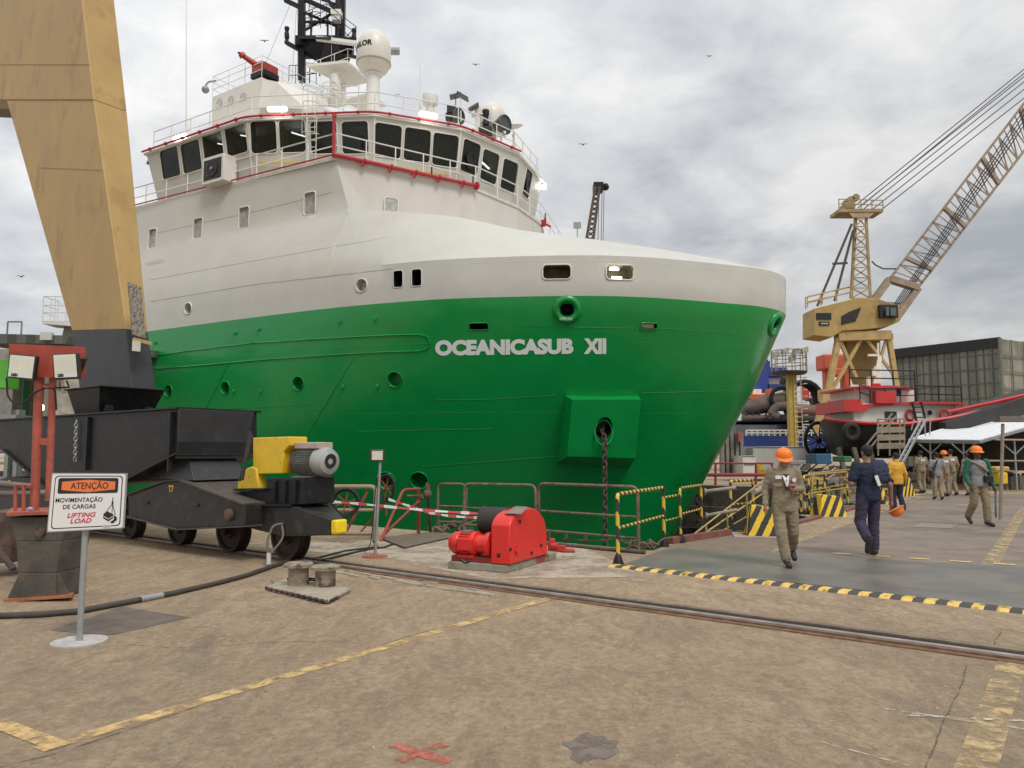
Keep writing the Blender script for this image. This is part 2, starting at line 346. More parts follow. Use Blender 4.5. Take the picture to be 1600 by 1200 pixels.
patch([(1030, 863), (1060, 857), (1200, 863), (1250, 840), (1168, 839), (1140, 838), (1048, 852)], 'pavement', mat('brown_slab', (.19, .145, .105), .8, var=.25, scale=3, bump=.3), .004, 4, .0)
road = mat('worn_asphalt', (.21, .168, .13), .72, var=.25, scale=1.4, col2=(.16, .125, .10), cov=.4, sc2=.6, bump=.3, bscale=30)
patch([(1205, 864), (1440, 879), (1720, 897), (1720, 772), (1442, 772)], 'road', road, .003, 2, .0)
patch([(80, 985), (190, 948), (300, 965), (175, 993)], 'ground_repair_patch', mat('dark_patch', (.13, .105, .085), .85, var=.3, scale=5, bump=.3), .003, 4, .02)
patch([(350, 850), (600, 872), (760, 905), (1010, 902), (900, 850), (700, 838), (560, 846)], 'pale_concrete_apron', worn('pale_apron', (.40, .34, .26), .62, 1.4), .004, 4, .02)
for pts in ([(0, 1200), (90, 1178), (400, 1072), (620, 1000), (862, 939)], [(1512, 1040), (1498, 1085), (1478, 1120), (1462, 1160), (1440, 1215)], [(500, 905), (760, 925), (900, 930)], [(960, 905), (1150, 925), (1350, 955), (1440, 962)], [(1565, 985), (1550, 1010), (1542, 1022)], [(180, 1008), (300, 1012), (430, 1004), (540, 1002)], [(860, 868), (910, 878), (960, 872), (1010, 868)], [(900, 905), (960, 895), (1010, 893)]):
    q_ = []
    for a, b in zip(pts, pts[1:]):
        for j in range(5): q_.append((a[0]+(b[0]-a[0])*j/5+random.uniform(-2, 2), a[1]+(b[1]-a[1])*j/5+random.uniform(-1.2, 1.2)))
    strip(q_+[pts[-1]], .010, 'ground_crack', worn('crack_dark', (.12, .085, .06), .5, 9), .0035)
# manhole covers
for pts in ([(1425, 824), (1440, 817), (1497, 820), (1487, 826)], [(1488, 790), (1496, 787), (1520, 789), (1512, 792)]):
    patch(pts, 'manhole_cover', mat('cover_iron', (.24, .21, .15), .7, var=.3, scale=9), .009, 1, 0)
# crane rail with its flange groove
rl = MB(); A = rp(40, 0, 0); B = rp(-14, 0, 0); ax = (ND, (B-A).normalized(), V((0, 0, 1))); ln = (B-A).length; md = (A+B)/2
rl.box(md+V((0, 0, .016)), (.075, ln, .032), ax, 0)
rl.box(md+V((0, 0, .036)), (.068, ln, .012), ax, 0); rl.box(md-ND*.050+V((0, 0, .015)), (.024, ln, .030), ax, 1); rl.box(md-ND*.095+V((0, 0, .006)), (.066, ln, .012), ax, 1)
polish = mat('polished_rail', (.33, .29, .26), .45, .35, var=.3, scale=5)
struct(rl.build('crane_rail', [polish, mat('rail_rust', (.17, .095, .055), .8, var=.4, scale=9)], smooth=0))
gr = MB(); gr.box(md+ND*.165+V((0, 0, .003)), (.25, ln, .006), ax, 0)
struct(gr.build('rail_groove', mat('groove_black', (.018, .014, .012), .9, var=.4, scale=8, bump=.4), smooth=0))  # flat near-black strip in place of a sunken groove
ge = MB(); ge.box(md+ND*.33+V((0, 0, .010)), (.09, ln, .020), ax); struct(ge.build('rail_edging', mat('edging_brown', (.20, .15, .105), .85, var=.45, scale=4, bump=.4), smooth=0))
# broken concrete lip beside the rail
lp = MB()
for i in range(46):
    a = random.uniform(-3.3, .6); o = random.uniform(-.42, -.2); s = random.uniform(.05, .2); c = rp(a, o, .008); yv = RD+ND*random.uniform(-.1, .1)
    lp.box(c, (random.uniform(.03, .08), s*2, .016+random.random()*.012), (ND, yv.normalized(), V((0, 0, 1))))
tag(lp.build('concrete_rubble', conc, bevel=0), 'broken strips of pale concrete beside the crane rail', 'rubble', kind='stuff')
# grit and bits scattered on the yard
gt = MB()
for i in range(260):
    d = random.uniform(2.5, 22)**1.0; x = random.uniform(-.75, .75)*d; r = random.uniform(.002, .007)
    if x*0+d > 10.5 and x < 3: continue
    gt.sph((x, d, r*.4), (r*random.uniform(.7, 1.6), r, r*.6), 6)
tag(gt.build('gravel_specks', mat('pale_grit', (.42, .38, .32), .9, var=.5, scale=3), smooth=60), 'pale grit and chips scattered on the concrete yard', 'grit', kind='stuff')
# yellow and black speed bump along the plate
bm = MB(); a = G(950, 886); b = G(1720, 973); d = (b-a).normalized(); s = V((0, 0, 1)).cross(d); tot = (b-a).length; k = 0; t = 0; pit = .23
while t < tot:
    e = min(t+pit*(.5), tot); kk = k % 2; h = .026
    p = [a+d*t-s*.02, a+d*e-s*.02, a+d*e+s*.26, a+d*t+s*.26]
    q = [a+d*t+s*.05+V((0, 0, h)), a+d*e+s*.05+V((0, 0, h)), a+d*e+s*.20+V((0, 0, h)), a+d*t+s*.20+V((0, 0, h))]
    bm.hexa(p+q, kk); t = e; k += 1
tag(bm.build('speed_bump', [worn('bump_yellow', (.68, .46, .12), .70, 8), mat('bump_black', (.065, .06, .056), .8, bump=.3)], smooth=0), 'low yellow and black striped ramp strip across the yard', 'speed bump')
fs = MB(); a = G(1300, 866); b = G(1720, 893); d = (b-a).normalized(); s = V((0, 0, 1)).cross(d); t = 0; k = 0
while t < (b-a).length:
    if k % 2 == 0: fs.quad(*[a+d*t+V((0, 0, .011)), a+d*(t+.28)+V((0, 0, .011)), a+d*(t+.28)+s*.16+V((0, 0, .011)), a+d*t+s*.16+V((0, 0, .011))])
    t += .28; k += 1
struct(fs.build('painted_stripes', worn('far_stripe', (.6, .44, .2), .62, 6), smooth=0))
fs = MB(); a = G(1380, 775); b = G(1700, 768); d = (b-a).normalized(); s = V((0, 0, 1)).cross(d); t = 0; k = 0
while t < (b-a).length:
    fs.quad(*[a+d*t+V((0, 0, .012)), a+d*(t+.7)+V((0, 0, .012)), a+d*(t+.7)+s*.45+V((0, 0, .012)), a+d*t+s*.45+V((0, 0, .012))]); t += 1.4
struct(fs.build('painted_stripes', MATS['far_stripe'], smooth=0))
# kerb and chequer plate at the dock edge
kb = MB(); kb.bar(c1+V((0, 0, .06)), c2+V((0, 0, .06)), .12, .12); kb.bar(c3+V((0, 0, .02)), c3+hd*22+V((0, 0, .02)), .2, .08); struct(kb.build('dock_kerb', mat('kerb_red_rust', (.19, .075, .055), .8, var=.3, scale=5)))
# ---------------------------------------------------------------- the green and white ship in the dock
SA = R(-31); SU = V((math.cos(SA), math.sin(SA), 0)); SN = V((SU.y, -SU.x, 0)); P0 = V((11.204, 31.245, 0)); UP = V((0, 0, 1))
def SH(s, b, z): return P0-SU*s+SN*b+V((0, 0, z))
def lerp_t(tab, x):
    if x <= tab[0][0]: return tab[0][1]
    for (a, b), (c, d) in zip(tab, tab[1:]):
        if x <= c: return b+(d-b)*(x-a)/(c-a)
    return tab[-1][1]
BT0 = [(0, 0), (.03, .45), (.12, .95), (.40, 1.72), (.80, 2.42), (1.43, 3.23), (2.3, 4.35), (3.41, 5.65), (4.5, 6.65), (5.78, 7.52), (7.93, 8.6), (10.2, 9.5), (12.5, 10.05), (15.4, 10.40), (19.6, 10.55), (27, 10.55), (60, 10.55)]
def smooth_tab(tab, step=.35):      # catmull-rom resampling of the waterline
    out = []
    for i in range(len(tab)-1):
        p0 = tab[max(i-1, 0)]; p1 = tab[i]; p2 = tab[i+1]; p3 = tab[min(i+2, len(tab)-1)]; d = p2[0]-p1[0]
        m1 = (p2[1]-p0[1])/(p2[0]-p0[0]) if i else (p2[1]-p1[1])/d*1.1
        m2 = (p3[1]-p1[1])/(p3[0]-p1[0]); k = max(2, int(d/step))
        for j in range(k):
            t = j/k; h = (2*t**3-3*t*t+1, t**3-2*t*t+t, -2*t**3+3*t*t, t**3-t*t)
            out.append((p1[0]+d*t, h[0]*p1[1]+h[1]*m1*d+h[2]*p2[1]+h[3]*m2*d))
    return out+[tab[-1]]
BT = smooth_tab(BT0)
RT = [(-8, 7.4), (-6, 6.9), (-2.17, 5.09), (-.32, 4.05), (1.6, 2.95), (4.29, 1.43), (7.4, 0), (8.9, -.05)]
TT = [(.45, 0, 9.12), (.6, .3, 9.18), (1.93, 1.2, 9.57), (3.92, 2.8, 9.93), (6.16, 4.6, 10.25), (8.75, 6.6, 10.56), (10.74, 7.9, 11.04), (13.01, 8.9, 11.37), (15.42, 9.3, 11.82)]
TB = smooth_tab([(a, b) for a, b, c in TT], .4); TZ = smooth_tab([(a, c) for a, b, c in TT], .4)
DZ = 14.0; WL = 7.4
SEND = 32.0
stn = [0, .02, .06, .12, .22, .4, .6, .85, 1.1, 1.43]; x = 1.8
while x < 15.2: stn.append(x); x += .4
stn += [15.4, 15.42, 16.3]; x = 17
while x < SEND: stn.append(x); x += .8
stn += [SEND, SEND+.05, SEND+.9]
LV = [-8, -7, -6, -5, -4, -3, -2.2, -1.3, -.3, .6, 1.6, 2.5, 3.4, 4.3, 5.1, 5.9, 6.7, 7.4]
def hull_pt(si, z):
    r = lerp_t(RT, z); k = 1-.043*max(0, WL-z); s = r+si*(1-r/60)
    b = lerp_t(BT, (s-r)*k)
    if z < -6: b *= .97 if z > -7.5 else .9
    return s, b
hv = []; cols = []
def column(si, sg):
    c = [SH(hull_pt(si, -8)[0], 0, -8.2)]
    for z in LV: s, b = hull_pt(si, z); c.append(SH(s, sg*b, z))
    s, b = hull_pt(si, 7.4)
    if si <= 15.4:
        t = .45+si*(15.42-.45)/15.4; tb, tz, ts = lerp_t(TB, t), lerp_t(TZ, t), t
    elif si <= SEND: ts, tb, tz = si, 9.4+.4*min(1, (si-16)/10), DZ
    else: ts, tb, tz = si, 10.2, 7.6
    kn = 8.9 if si <= SEND else 7.5
    kn_s = s-.05*(si < 8)
    for q in (.5, 1.0): c.append(SH(s+(kn_s-s)*q, sg*(b+.04*q*(si < 14)), 7.4+(kn-7.4)*q))
    aft = 15.41 < si <= SEND; z1 = 11.85 if aft else tz; b1 = 9.36+(tb-9.4)+(min(1, (si-15.4)/8)*.15 if aft else 0) if aft else tb
    for i in range(1, 7):
        q = i/6; zz = kn+(z1-kn)*(q**.82); c.append(SH(kn_s+(ts-kn_s)*q, sg*(b+(b1-b)*q), zz))
    for i in range(1, 4):
        q = i/3
        if aft: c.append(SH(ts+(.72*q if si < 16 else 0), sg*(b1+(tb-b1)*q), z1+(tz-z1)*q))
        else: c.append(SH(ts, sg*tb*(1-.2*q), tz+.03*q))
    c.append(SH(ts+(.72 if 15.41 < si < 16 else 0), 0, tz+(.12 if si < 15 else 0))); return c
cols = [column(s, 1) for s in stn]; colsm = [column(s, -1) for s in stn]
hb = MB(); n = len(cols[0])
def skin(cc):
    vs = [p for c in cc for p in c]; fs = []; ms = []
    for i in range(len(cc)-1):
        for j in range(n-1): fs.append((i*n+j, i*n+j+1, (i+1)*n+j+1, (i+1)*n+j)); ms.append(0 if j < len(LV) else 1)
    o = len(hb.v); hb.v += vs; hb.f += [[o+q for q in f] for f in fs]; hb.m += ms
    hb.f.append([o+(len(cc)-1)*n+j for j in range(n)]); hb.m.append(1)
skin(cols); skin(colsm)
def hull_paint(name, col, rough, seamv, gloss=.5, col2=None, cov=.2, seam=(2.6, 9.0), coat=0):
    m = mat(name, col, rough, var=.05, scale=.7, col2=col2, cov=cov, sc2=.45, spec=gloss); t = m.node_tree; nn = t.nodes; l = t.links; b = nn['Principled BSDF']
    b.inputs['Coat Weight'].default_value = coat; b.inputs['Coat Roughness'].default_value = .12
    uv = nn.new('ShaderNodeUVMap'); bt = nn.new('ShaderNodeTexBrick'); l.new(uv.outputs[0], bt.inputs['Vector'])
    bt.inputs['Scale'].default_value = 1; bt.inputs['Mortar Size'].default_value = .014; bt.inputs['Mortar Smooth'].default_value = .6; bt.inputs['Brick Width'].default_value = seam[1]; bt.inputs['Row Height'].default_value = seam[0]; bt.offset = .37
    w1 = nn.new('ShaderNodeTexNoise'); w1.inputs['Scale'].default_value = .55; w1.inputs['Detail'].default_value = 2; tc = nn.new('ShaderNodeTexCoord'); l.new(tc.outputs['Object'], w1.inputs['Vector'])
    b1 = nn.new('ShaderNodeBump'); b1.inputs['Strength'].default_value = .5; b1.inputs['Distance'].default_value = .08; l.new(w1.outputs[0], b1.inputs['Height'])
    b2 = nn.new('ShaderNodeBump'); b2.inputs['Strength'].default_value = seamv; b2.inputs['Distance'].default_value = .02; l.new(bt.outputs['Fac'], b2.inputs['Height']); l.new(b1.outputs[0], b2.inputs['Normal'])
    w3 = nn.new('ShaderNodeTexNoise'); w3.inputs['Scale'].default_value = 60; w3.inputs['Detail'].default_value = 3; l.new(tc.outputs['Object'], w3.inputs['Vector'])
    b3 = nn.new('ShaderNodeBump'); b3.inputs['Strength'].default_value = .06; b3.inputs['Distance'].default_value = .01; l.new(w3.outputs[0], b3.inputs['Height']); l.new(b2.outputs[0], b3.inputs['Normal'])
    l.new(b3.outputs[0], b.inputs['Normal']); return m
greenp = hull_paint('green_hull_paint', (.002, .285, .058), .28, .4, .5, (.004, .275, .056), .3, coat=.25)
whiteh = hull_paint('white_hull_paint', (.555, .55, .50), .42, .35, .5, (.555, .53, .47), .25, (1.7, 7.5), coat=.1)
ship = thing('supply_ship', 'large green and white supply ship standing bow-on in the dry dock', 'ship', SH(20, 0, -8.2))
me = bpy.data.meshes.new('hull'); me.from_pydata([p-ORI[ship.name] for p in hb.v], [], hb.f)
for m_ in (greenp, whiteh, dark): me.materials.append(m_)
me.polygons.foreach_set('material_index', hb.m)
b = bmesh.new(); b.from_mesh(me); bmesh.ops.remove_doubles(b, verts=b.verts, dist=.004); bmesh.ops.dissolve_degenerate(b, edges=b.edges, dist=.003)
be = [e for e in b.edges if e.is_boundary]
if be: bmesh.ops.holes_fill(b, edges=be)
bmesh.ops.recalc_face_normals(b, faces=b.faces); print('hull open edges', len([e for e in b.edges if not e.is_manifold])); b.to_mesh(me); b.free()
hull = bpy.data.objects.new('hull', me); C.objects.link(hull); hull.parent = ship; ORI[hull.name] = ORI[ship.name]
SO = ORI[ship.name]
HB = BVHTree.FromPolygons([v.co+SO for v in me.vertices], [list(p.vertices) for p in me.polygons])
def onh(px, py, out=0.0):
    P, nn, i, d = HB.ray_cast(V((0, 0, CH)), ray(px, py).normalized())
    if P is None: return None, None
    if nn.dot(ray(px, py)) > 0: nn = -nn
    return P+nn*out, nn
def frame(nn): r = UP.cross(nn).normalized(); return r, nn.cross(r).normalized()
cut = MB()
def rrect(c, r, u, w_, h_, rad, nseg=5):
    q = []
    for sx_, sy_, a0 in ((1, 1, 0), (-1, 1, 90), (-1, -1, 180), (1, -1, 270)):
        for i in range(nseg+1): a = R(a0+90*i/nseg); q.append(c+r*(sx_*(w_/2-rad)+rad*math.cos(a))+u*(sy_*(h_/2-rad)+rad*math.sin(a)))
    return q
late = []; rim = greenp; wrim = white; lampin = MB(); oldglass = mat('porthole_glass', (.38, .385, .36), .25, var=.35, scale=3)
def opening(px, py, w_, h_, rad, depth, mi, ringr=.03, ring=None, glass=False, back=None):
    P, nn = onh(px, py); r, u = frame(nn); q = rrect(P, r, u, w_, h_, rad)
    cut.prism([p+nn*.5 for p in q], -nn*(depth+.5), mi)
    if ring is not None: o_ = MB(); o_.tube([p+nn*.008 for p in rrect(P, r, u, w_+ringr, h_+ringr, rad+ringr/2)], ringr, 6, True); late.append((o_, 'porthole_rim' if abs(w_-h_) < .01 else 'opening_rim', ring, 60))
    if back: o_ = MB(); o_.prism([p-nn*(depth-.03) for p in rrect(P, r, u, w_*1.0-.02, h_-.02, rad)], nn*.02); late.append((o_, 'porthole_glass', oldglass, 35))
    return P, nn, r, u
for x_, y_, d_ in ((617, 593, .60), (466, 599, .56), (352, 606, .54), (263, 611, .54)): opening(x_, y_, d_, d_, d_/2-.002, .38, 0, .022, rim)
for x_, y_ in ((655, 751), (604, 751)): opening(x_, y_, .72, .72, .355, .7, 0, .03, rim)
opening(565, 446, .50, .50, .248, .3, 1, .03, wrim, back=1); opening(294, 482, .50, .50, .248, .3, 1, .03, wrim, back=1)
opening(622, 436, .40, .64, .09, .9, 2, .02, wrim); opening(651, 434, .40, .64, .09, .9, 2, .02, wrim)
mw = []
for x_ in (870, 968.5): mw.append(opening(x_, 425-(x_ > 900)*-.5, 1.02, .52, .14, .8, 3, .03, wrim))
for x_, y_ in ((238, 373), (309, 357), (381, 340), (484, 318)): opening(x_, y_, .62, .98, .12, .13, 1, .03, wrim, back=1)
opening(748, 510, .72, .25, .09, .8, 2, .02, rim); opening(1014, 510, .66, .25, .09, .8, 2, .02, rim)
ring_P = opening(886, 484, .50, .46, .17, .8, 2)
opening(1211, 507, .5, .5, .2, .8, 2)
cutd = dark; lit_in = mat('mooring_deck_interior', (.16, .14, .08), .7, var=.3)
co_ = cut.build('cutter', [greenp, whiteh, dark, lit_in], smooth=0)
me.materials.append(lit_in)
bo = hull.modifiers.new('cut', 'BOOLEAN'); bo.operation = 'DIFFERENCE'; bo.object = co_; bo.solver = 'EXACT'; bo.use_self = True
try: bo.material_mode = 'TRANSFER'
except Exception: pass
nb = len(me.polygons); apply_mods(hull); me = hull.data; print('hull polys', nb, len(me.polygons), [m_.name for m_ in me.materials]); bpy.data.objects.remove(co_)
uvl = me.uv_layers.new(name='plates')
for p in me.polygons:
    for li in p.loop_indices:
        q = me.vertices[me.loops[li].vertex_index].co+SO-P0; uvl.data[li].uv = (-q.dot(SU)+abs(q.dot(SN))*.4, q.z+20.2)
me.polygons.foreach_set('use_smooth', [True]*len(me.polygons)); me.set_sharp_from_angle(angle=R(24))
hull['label'] = 'green lower hull under white topsides'
for o_, n__, m__, s__ in late: o_.build(n__, m__, ship, smooth=s__)
# lamp seen inside the second mooring window
P, nn, r, u = mw[1]; lampin.box(P-nn*.35+u*.18-r*.12, (.34, .1, .07), (r, nn, u)); lampin.box(P-nn*.25-u*.16-r*.05, (.36, .1, .08), (r, nn, u)); lampin.build('mooring_lamp', glow, ship)
# bollard-chock ring and the small lettering below it
for x_, y_, R1 in ((886, 484, .46), (1211, 507, .45)):
    rg = MB()
    P, nn = onh(x_, y_); r, u = frame(nn)
    vs = []; K = 28; prf = [(.52, -.03), (.50, .04), (.42, .10), (.33, .10), (.27, .04), (.24, -.06)]
    rg.lathe([(a*1.02, h) for a, h in prf[:1]]+prf, P, nn, K) if False else None
    for a, h in prf: vs += [P+(r*math.cos(2*math.pi*j/K)+u*math.sin(2*math.pi*j/K))*a*1.05+nn*h for j in range(K)]
    rg.add(vs, [(i*K+j, i*K+(j+1) % K, (i+1)*K+(j+1) % K, (i+1)*K+j) for i in range(5) for j in range(K)])
    rg.build('mooring_chock', greenp, ship, smooth=60)
sw = MB(); P, nn = onh(885, 498.5, .085); r, u = frame(nn); text(sw, 'SWL 34t', .13, lambda a, b_: P+r*a+u*b_-r*.26-u*.02+nn*(.03), .004); sw.build('load_marking', wpipe, ship, smooth=0)
# slot plate
P, nn = onh(1014, 510, .006); r, u = frame(nn); sp_ = MB(); sp_.box(P-nn*.12, (.52, .02, .16), (r, nn, u)); sp_.build('slot_plate', mat('cream_board', (.55, .45, .28), .7), ship)
# name lettering laid on the plating
def name_map(x0, y0, x1, y1, x2, wtext, h, hpx):
    def f(a, b_):
        t = a/wtext; px = x0+(x1-x0)*t; py = y0+(y1-y0)*t-b_/h*hpx; P, nn = onh(px, py); return P+nn*.012
    return f
def text_width(s_, size, bold, sp=1):
    q = MB(); text(q, s_, size, lambda a, b_: V((a, b_, 0)), bold, spacing=sp); xs = [p.x for p in q.v]; ys = [p.y for p in q.v]; return min(xs), max(xs), min(ys), max(ys)
for s_, xa, xb, ya, yb in (('OCEANICASUB', 680, 896, 556, 553), ('XII', 912, 947, 553, 553)):
    nm = MB(); a0, a1, b0, b1 = text_width(s_, 1, .06)
    def f(a, b_, xa=xa, xb=xb, ya=ya, yb=yb, a0=a0, a1=a1, b0=b0, b1=b1):
        t = (a-a0)/(a1-a0); q = (b_-b0)/(b1-b0); P, nn = onh(xa+(xb-xa)*t, ya+(yb-ya)*t-q*24.5); return P+nn*.014
    text(nm, s_, 1, f, .06, sub=1)
    nm.build('ship_name', mat('white_letters', (.84, .88, .87), .5, var=.03), ship, smooth=0)
# faint welded draught/name beads on the white side
wb = MB(); P, nn = onh(245, 409, .012); r, u = frame(nn); text(wb, 'OCEANICA', .28, lambda a, b_: (lambda q: q)(P+r*(a-.9)+u*(b_-.1)), .008); wb.build('welded_letters', whiteh, ship, smooth=0)
# raised rubbing band and weld strips that follow the plating
def hugline(mb, pts, wd=.05, out=.02, k=None, step=14):
    q = []
    for a, b_ in zip(pts, pts[1:]):
        m_ = max(1, int(math.dist(a, b_)/step))
        for i in range(m_): t = i/m_; q.append((a[0]+(b_[0]-a[0])*t, a[1]+(b_[1]-a[1])*t))
    q.append(pts[-1]); c = []
    for p in q:
        P, nn = onh(*p)
        if P is not None: c.append(P+nn*out*.3)
    if len(c) > 1: mb.tube(c, wd/2, 6, k=k)
rb = MB(); band = [(235, 556), (394, 536), (512, 529), (600, 524), (655, 522.5), (668, 526), (672, 535), (668, 545), (655, 548.5), (600, 550), (512, 555), (394, 563.5), (243, 577)]
hugline(rb, band, .06); rb.build('rubbing_band', greenp, ship, smooth=60)
ws = MB(); hugline(ws, [(359, 566), (318, 645)], .035); hugline(ws, [(556, 553), (480, 680)], .035)
ws.build('weld_strip', greenp, ship, smooth=60)
sc_ = MB()
for pts in ([(320, 641), (486, 631)], [(677, 625), (760, 624), (868, 618)], [(1003, 614), (1085, 612), (1158, 610)], [(660, 729), (870, 713)], [(560, 674), (770, 670)], [(800, 508), (900, 511), (1050, 514), (1190, 525)], [(860, 775), (1100, 765)]): hugline(sc_, pts, .012, .02)
sc_.build('weld_seam', mat('weld_seam_paint', (.06, .30, .12), .4), ship, smooth=60)
sc_ = MB()
for pts in ([(235, 471), (400, 444), (612, 420)], [(235, 437), (400, 407), (610, 370)], [(235, 366), (400, 330), (520, 300)], [(616, 335), (612, 400), (614, 465)], [(540, 322), (556, 380)]): hugline(sc_, pts, .012, .02)
sc_.build('plate_seam', whiteh, ship, smooth=60)
lg = MB()
for x_, y_ in ((243, 536), (368, 521), (405, 515), (532, 503), (587, 499), (367, 611), (409, 611), (537, 604), (591, 603)):
    P, nn = onh(x_, y_); r, u = frame(nn); lg.hexa([P-u*.09+r*.03, P-u*.09-r*.03, P+u*.09-r*.03, P+u*.09+r*.03, P-u*.05+r*.02+nn*.12, P-u*.05-r*.02+nn*.12, P+u*.02-r*.02+nn*.12, P+u*.02+r*.02+nn*.12])
lg.build('welded_lug', greenp, ship, bevel=.006)
# anchor pocket standing out of the flare, with a hawse hole (one each side)
bkp = {k: onh(*k)[0] for k in ((880, 610), (1001, 609), (985, 742), (865, 731))}
nf0 = onh(940, 670)[1]; nf0 = V((nf0.x, nf0.y, 0)).normalized(); r = UP.cross(nf0); t_m = bkp[(880, 610)].lerp(bkp[(1001, 609)], .5)+nf0*.55; pf = bkp[(865, 731)].lerp(bkp[(985, 742)], .5)+nf0*1.0; nf = r.cross(t_m-pf).normalized(); nf = nf if nf.dot(nf0) > 0 else -nf
F4 = [pln(x_, y_, pf, nf) for x_, y_ in ((894, 624.5), (1001.5, 624.5), (993, 716), (886, 713))]
B4 = [bkp[k] for k in ((880, 610), (1001, 609), (985, 742), (865, 731))]
B4i = [p-nf0*.6 for p in B4]; UPf = nf.cross(r).normalized()
ap = MB(); ap.hexa(B4i+F4, 0)
fc = sum(F4, V())/4; mir = lambda p: p-SN*(2*(p-P0).dot(SN))
pk = ap.build('anchor_pocket', [greenp, dark], ship, smooth=0)
hole_c = pln(943, 676, pf, nf); cm = MB(); cm.lathe([(.001, -.9), (.34, -.9), (.34, .5), (.001, .5)], hole_c, nf, 28)
for v in cm.v: pass
c_o = cm.build('cutter', [dark], smooth=0); c_o.scale = (1, 1, 1.35); c_o.location.z = hole_c.z-.34*1.35
bo = pk.modifiers.new('cut', 'BOOLEAN'); bo.object = c_o; bo.operation = 'DIFFERENCE'; bo.solver = 'EXACT'; bpy.context.view_layer.update(); apply_mods(pk); bpy.data.objects.remove(c_o)
hr = MB(); K = 28; hr.tube([hole_c+r*math.cos(2*math.pi*j/K)*.36+UP*math.sin(2*math.pi*j/K)*.48+nf*.01 for j in range(K)], .035, 8, True); hr.build('hawse_rim', greenp, ship, smooth=60)
ap2 = MB(); ap2.hexa([mir(p) for p in B4i+F4], 0); ap2.build('anchor_pocket', [greenp], ship, smooth=0)
def chain(mb, a, b_, link=.26, r_=.03):
    a = V(a); b_ = V(b_); d = (b_-a).normalized(); k = int((b_-a).length/(link*.72)); x = d.orthogonal().normalized(); y = d.cross(x)
    for i in range(k):
        c = a+d*(i+.5)*link*.72; s_ = x if i % 2 else y; q = []
        for j in range(12): t = 2*math.pi*j/12; q.append(c+d*math.cos(t)*link/2+s_*math.sin(t)*link*.3)
        mb.tube(q, r_, 5, True)
ch = MB(); top = hole_c-nf*.25; lip = hole_c-UP*.22+nf*.1; chain(ch, hole_c-nf*.3+UP*.18, lip, .3, .035); chain(ch, lip, V((lip.x, lip.y, -4)), .3, .035)
ch.build('anchor_chain', rust, ship, smooth=60)
ch = MB(); l2 = mir(lip); chain(ch, l2, V((l2.x, l2.y, -4)), .3, .035); ch.build('anchor_chain', rust, ship, smooth=60)
# ---- superstructure front under the bridge deck
DP = [(32, 9.75), (16.15, 9.38), (13.15, 3.2), (12.8, -.1), (13.15, -3.2), (16.15, -9.38), (32, -9.75)]
fb = MB(); lo = [SH(s, b_*.98, 9.2) for s, b_ in DP]; hi = [SH(s, b_, DZ) for s, b_ in DP]
k = len(DP); fb.add(lo+hi, [[i for i in range(k)][::-1], [k+i for i in range(k)]]+[(i, (i+1) % k, k+(i+1) % k, k+i) for i in range(k)])
front = mat('front_bulkhead_paint', (.60, .57, .53), .5, var=.05, scale=1, col2=(.57, .52, .47), cov=.2, sc2=.7, streak=.5); fb.build('forward_bulkhead', front, ship, smooth=0)
bd = MB(); pts = [SH(s+(0 if i in (0, 6) else -.06), b_*1.012, DZ-.02) for i, (s, b_) in enumerate(DP)]; bd.prism(pts, UP*.14); bd.build('bridge_deck', mat('deck_grey_white', (.6, .58, .52), .6), ship, smooth=0)
fw = MB(); A_ = SH(*DP[1], 0); B_ = SH(*DP[2], 0); fn = (B_-A_).cross(UP).normalized(); fn = fn if fn.dot(-A_) > 0 else -fn; P = pln(611, 322, A_, fn); r = UP.cross(fn)
fw.prism([p+fn*.01 for p in rrect(P, r, UP, .62, .7, .14)], fn*.02, 0); fw.tube([p+fn*.03 for p in rrect(P, r, UP, .66, .74, .16)], .03, 6, True, 1); fw.build('bulkhead_window', [oldglass, white], ship)
# ---- wheelhouse
RZ = 16.9
WR = [(28.9, 9.7), (21.25, 9.8), (15.95, 7.2), (13.5, 3.95), (12.7, 0), (13.5, -3.95), (15.8, -7.15), (20.6, -9.8), (28.9, -9.7)]
def inset(poly, d):
    cx_ = sum(p[0] for p in poly)/len(poly); out = []
    for i, p in enumerate(poly):
        a = poly[i-1]; c = poly[(i+1) % len(poly)]; e1 = V((p[0]-a[0], p[1]-a[1])).normalized(); e2 = V((c[0]-p[0], c[1]-p[1])).normalized()
        n_ = (V((-e1.y, e1.x))+V((-e2.y, e2.x))); n_.normalize(); cs = n_.dot(V((-e1.y, e1.x)))
        q = V(p)+n_*d/max(cs, .4); out.append((q.x, q.y))
    return out
tst = inset(WR, .1); sgn = 1 if abs(tst[3][1]) < abs(WR[3][1]) else -1
WI = inset(WR, .5*sgn)
wh = MB(); k = len(WR); lo = [SH(s, b_, DZ+.1) for s, b_ in WI]; hi = [SH(s, b_, RZ-.15) for s, b_ in WR]
wh.add(lo+hi, [[i for i in range(k)][::-1], [k+i for i in range(k)]]+[(i, (i+1) % k, k+(i+1) % k, k+i) for i in range(k)], 0)
facets = []
wcut = MB(); glassb = []; frames = MB(); winlist = [(0, [(266, 255), (299, 245), (333, 230), (369, 217)]), (1, [(412, 214.5), (457, 213), (506, 215), (555, 215)]), (2, [(606, 220), (652, 227), (696, 235)]), (3, [(735, 246), (765, 261), (796, 275)]), (4, [(824, 287)])]
def facet(i):
    a, b_, c, d = lo[i], lo[i+1], hi[i+1], hi[i]; nn = (b_-a).cross(d-a).normalized()
    if nn.dot(a-SH(22, 0, 15)) < 0: nn = -nn
    return a, nn
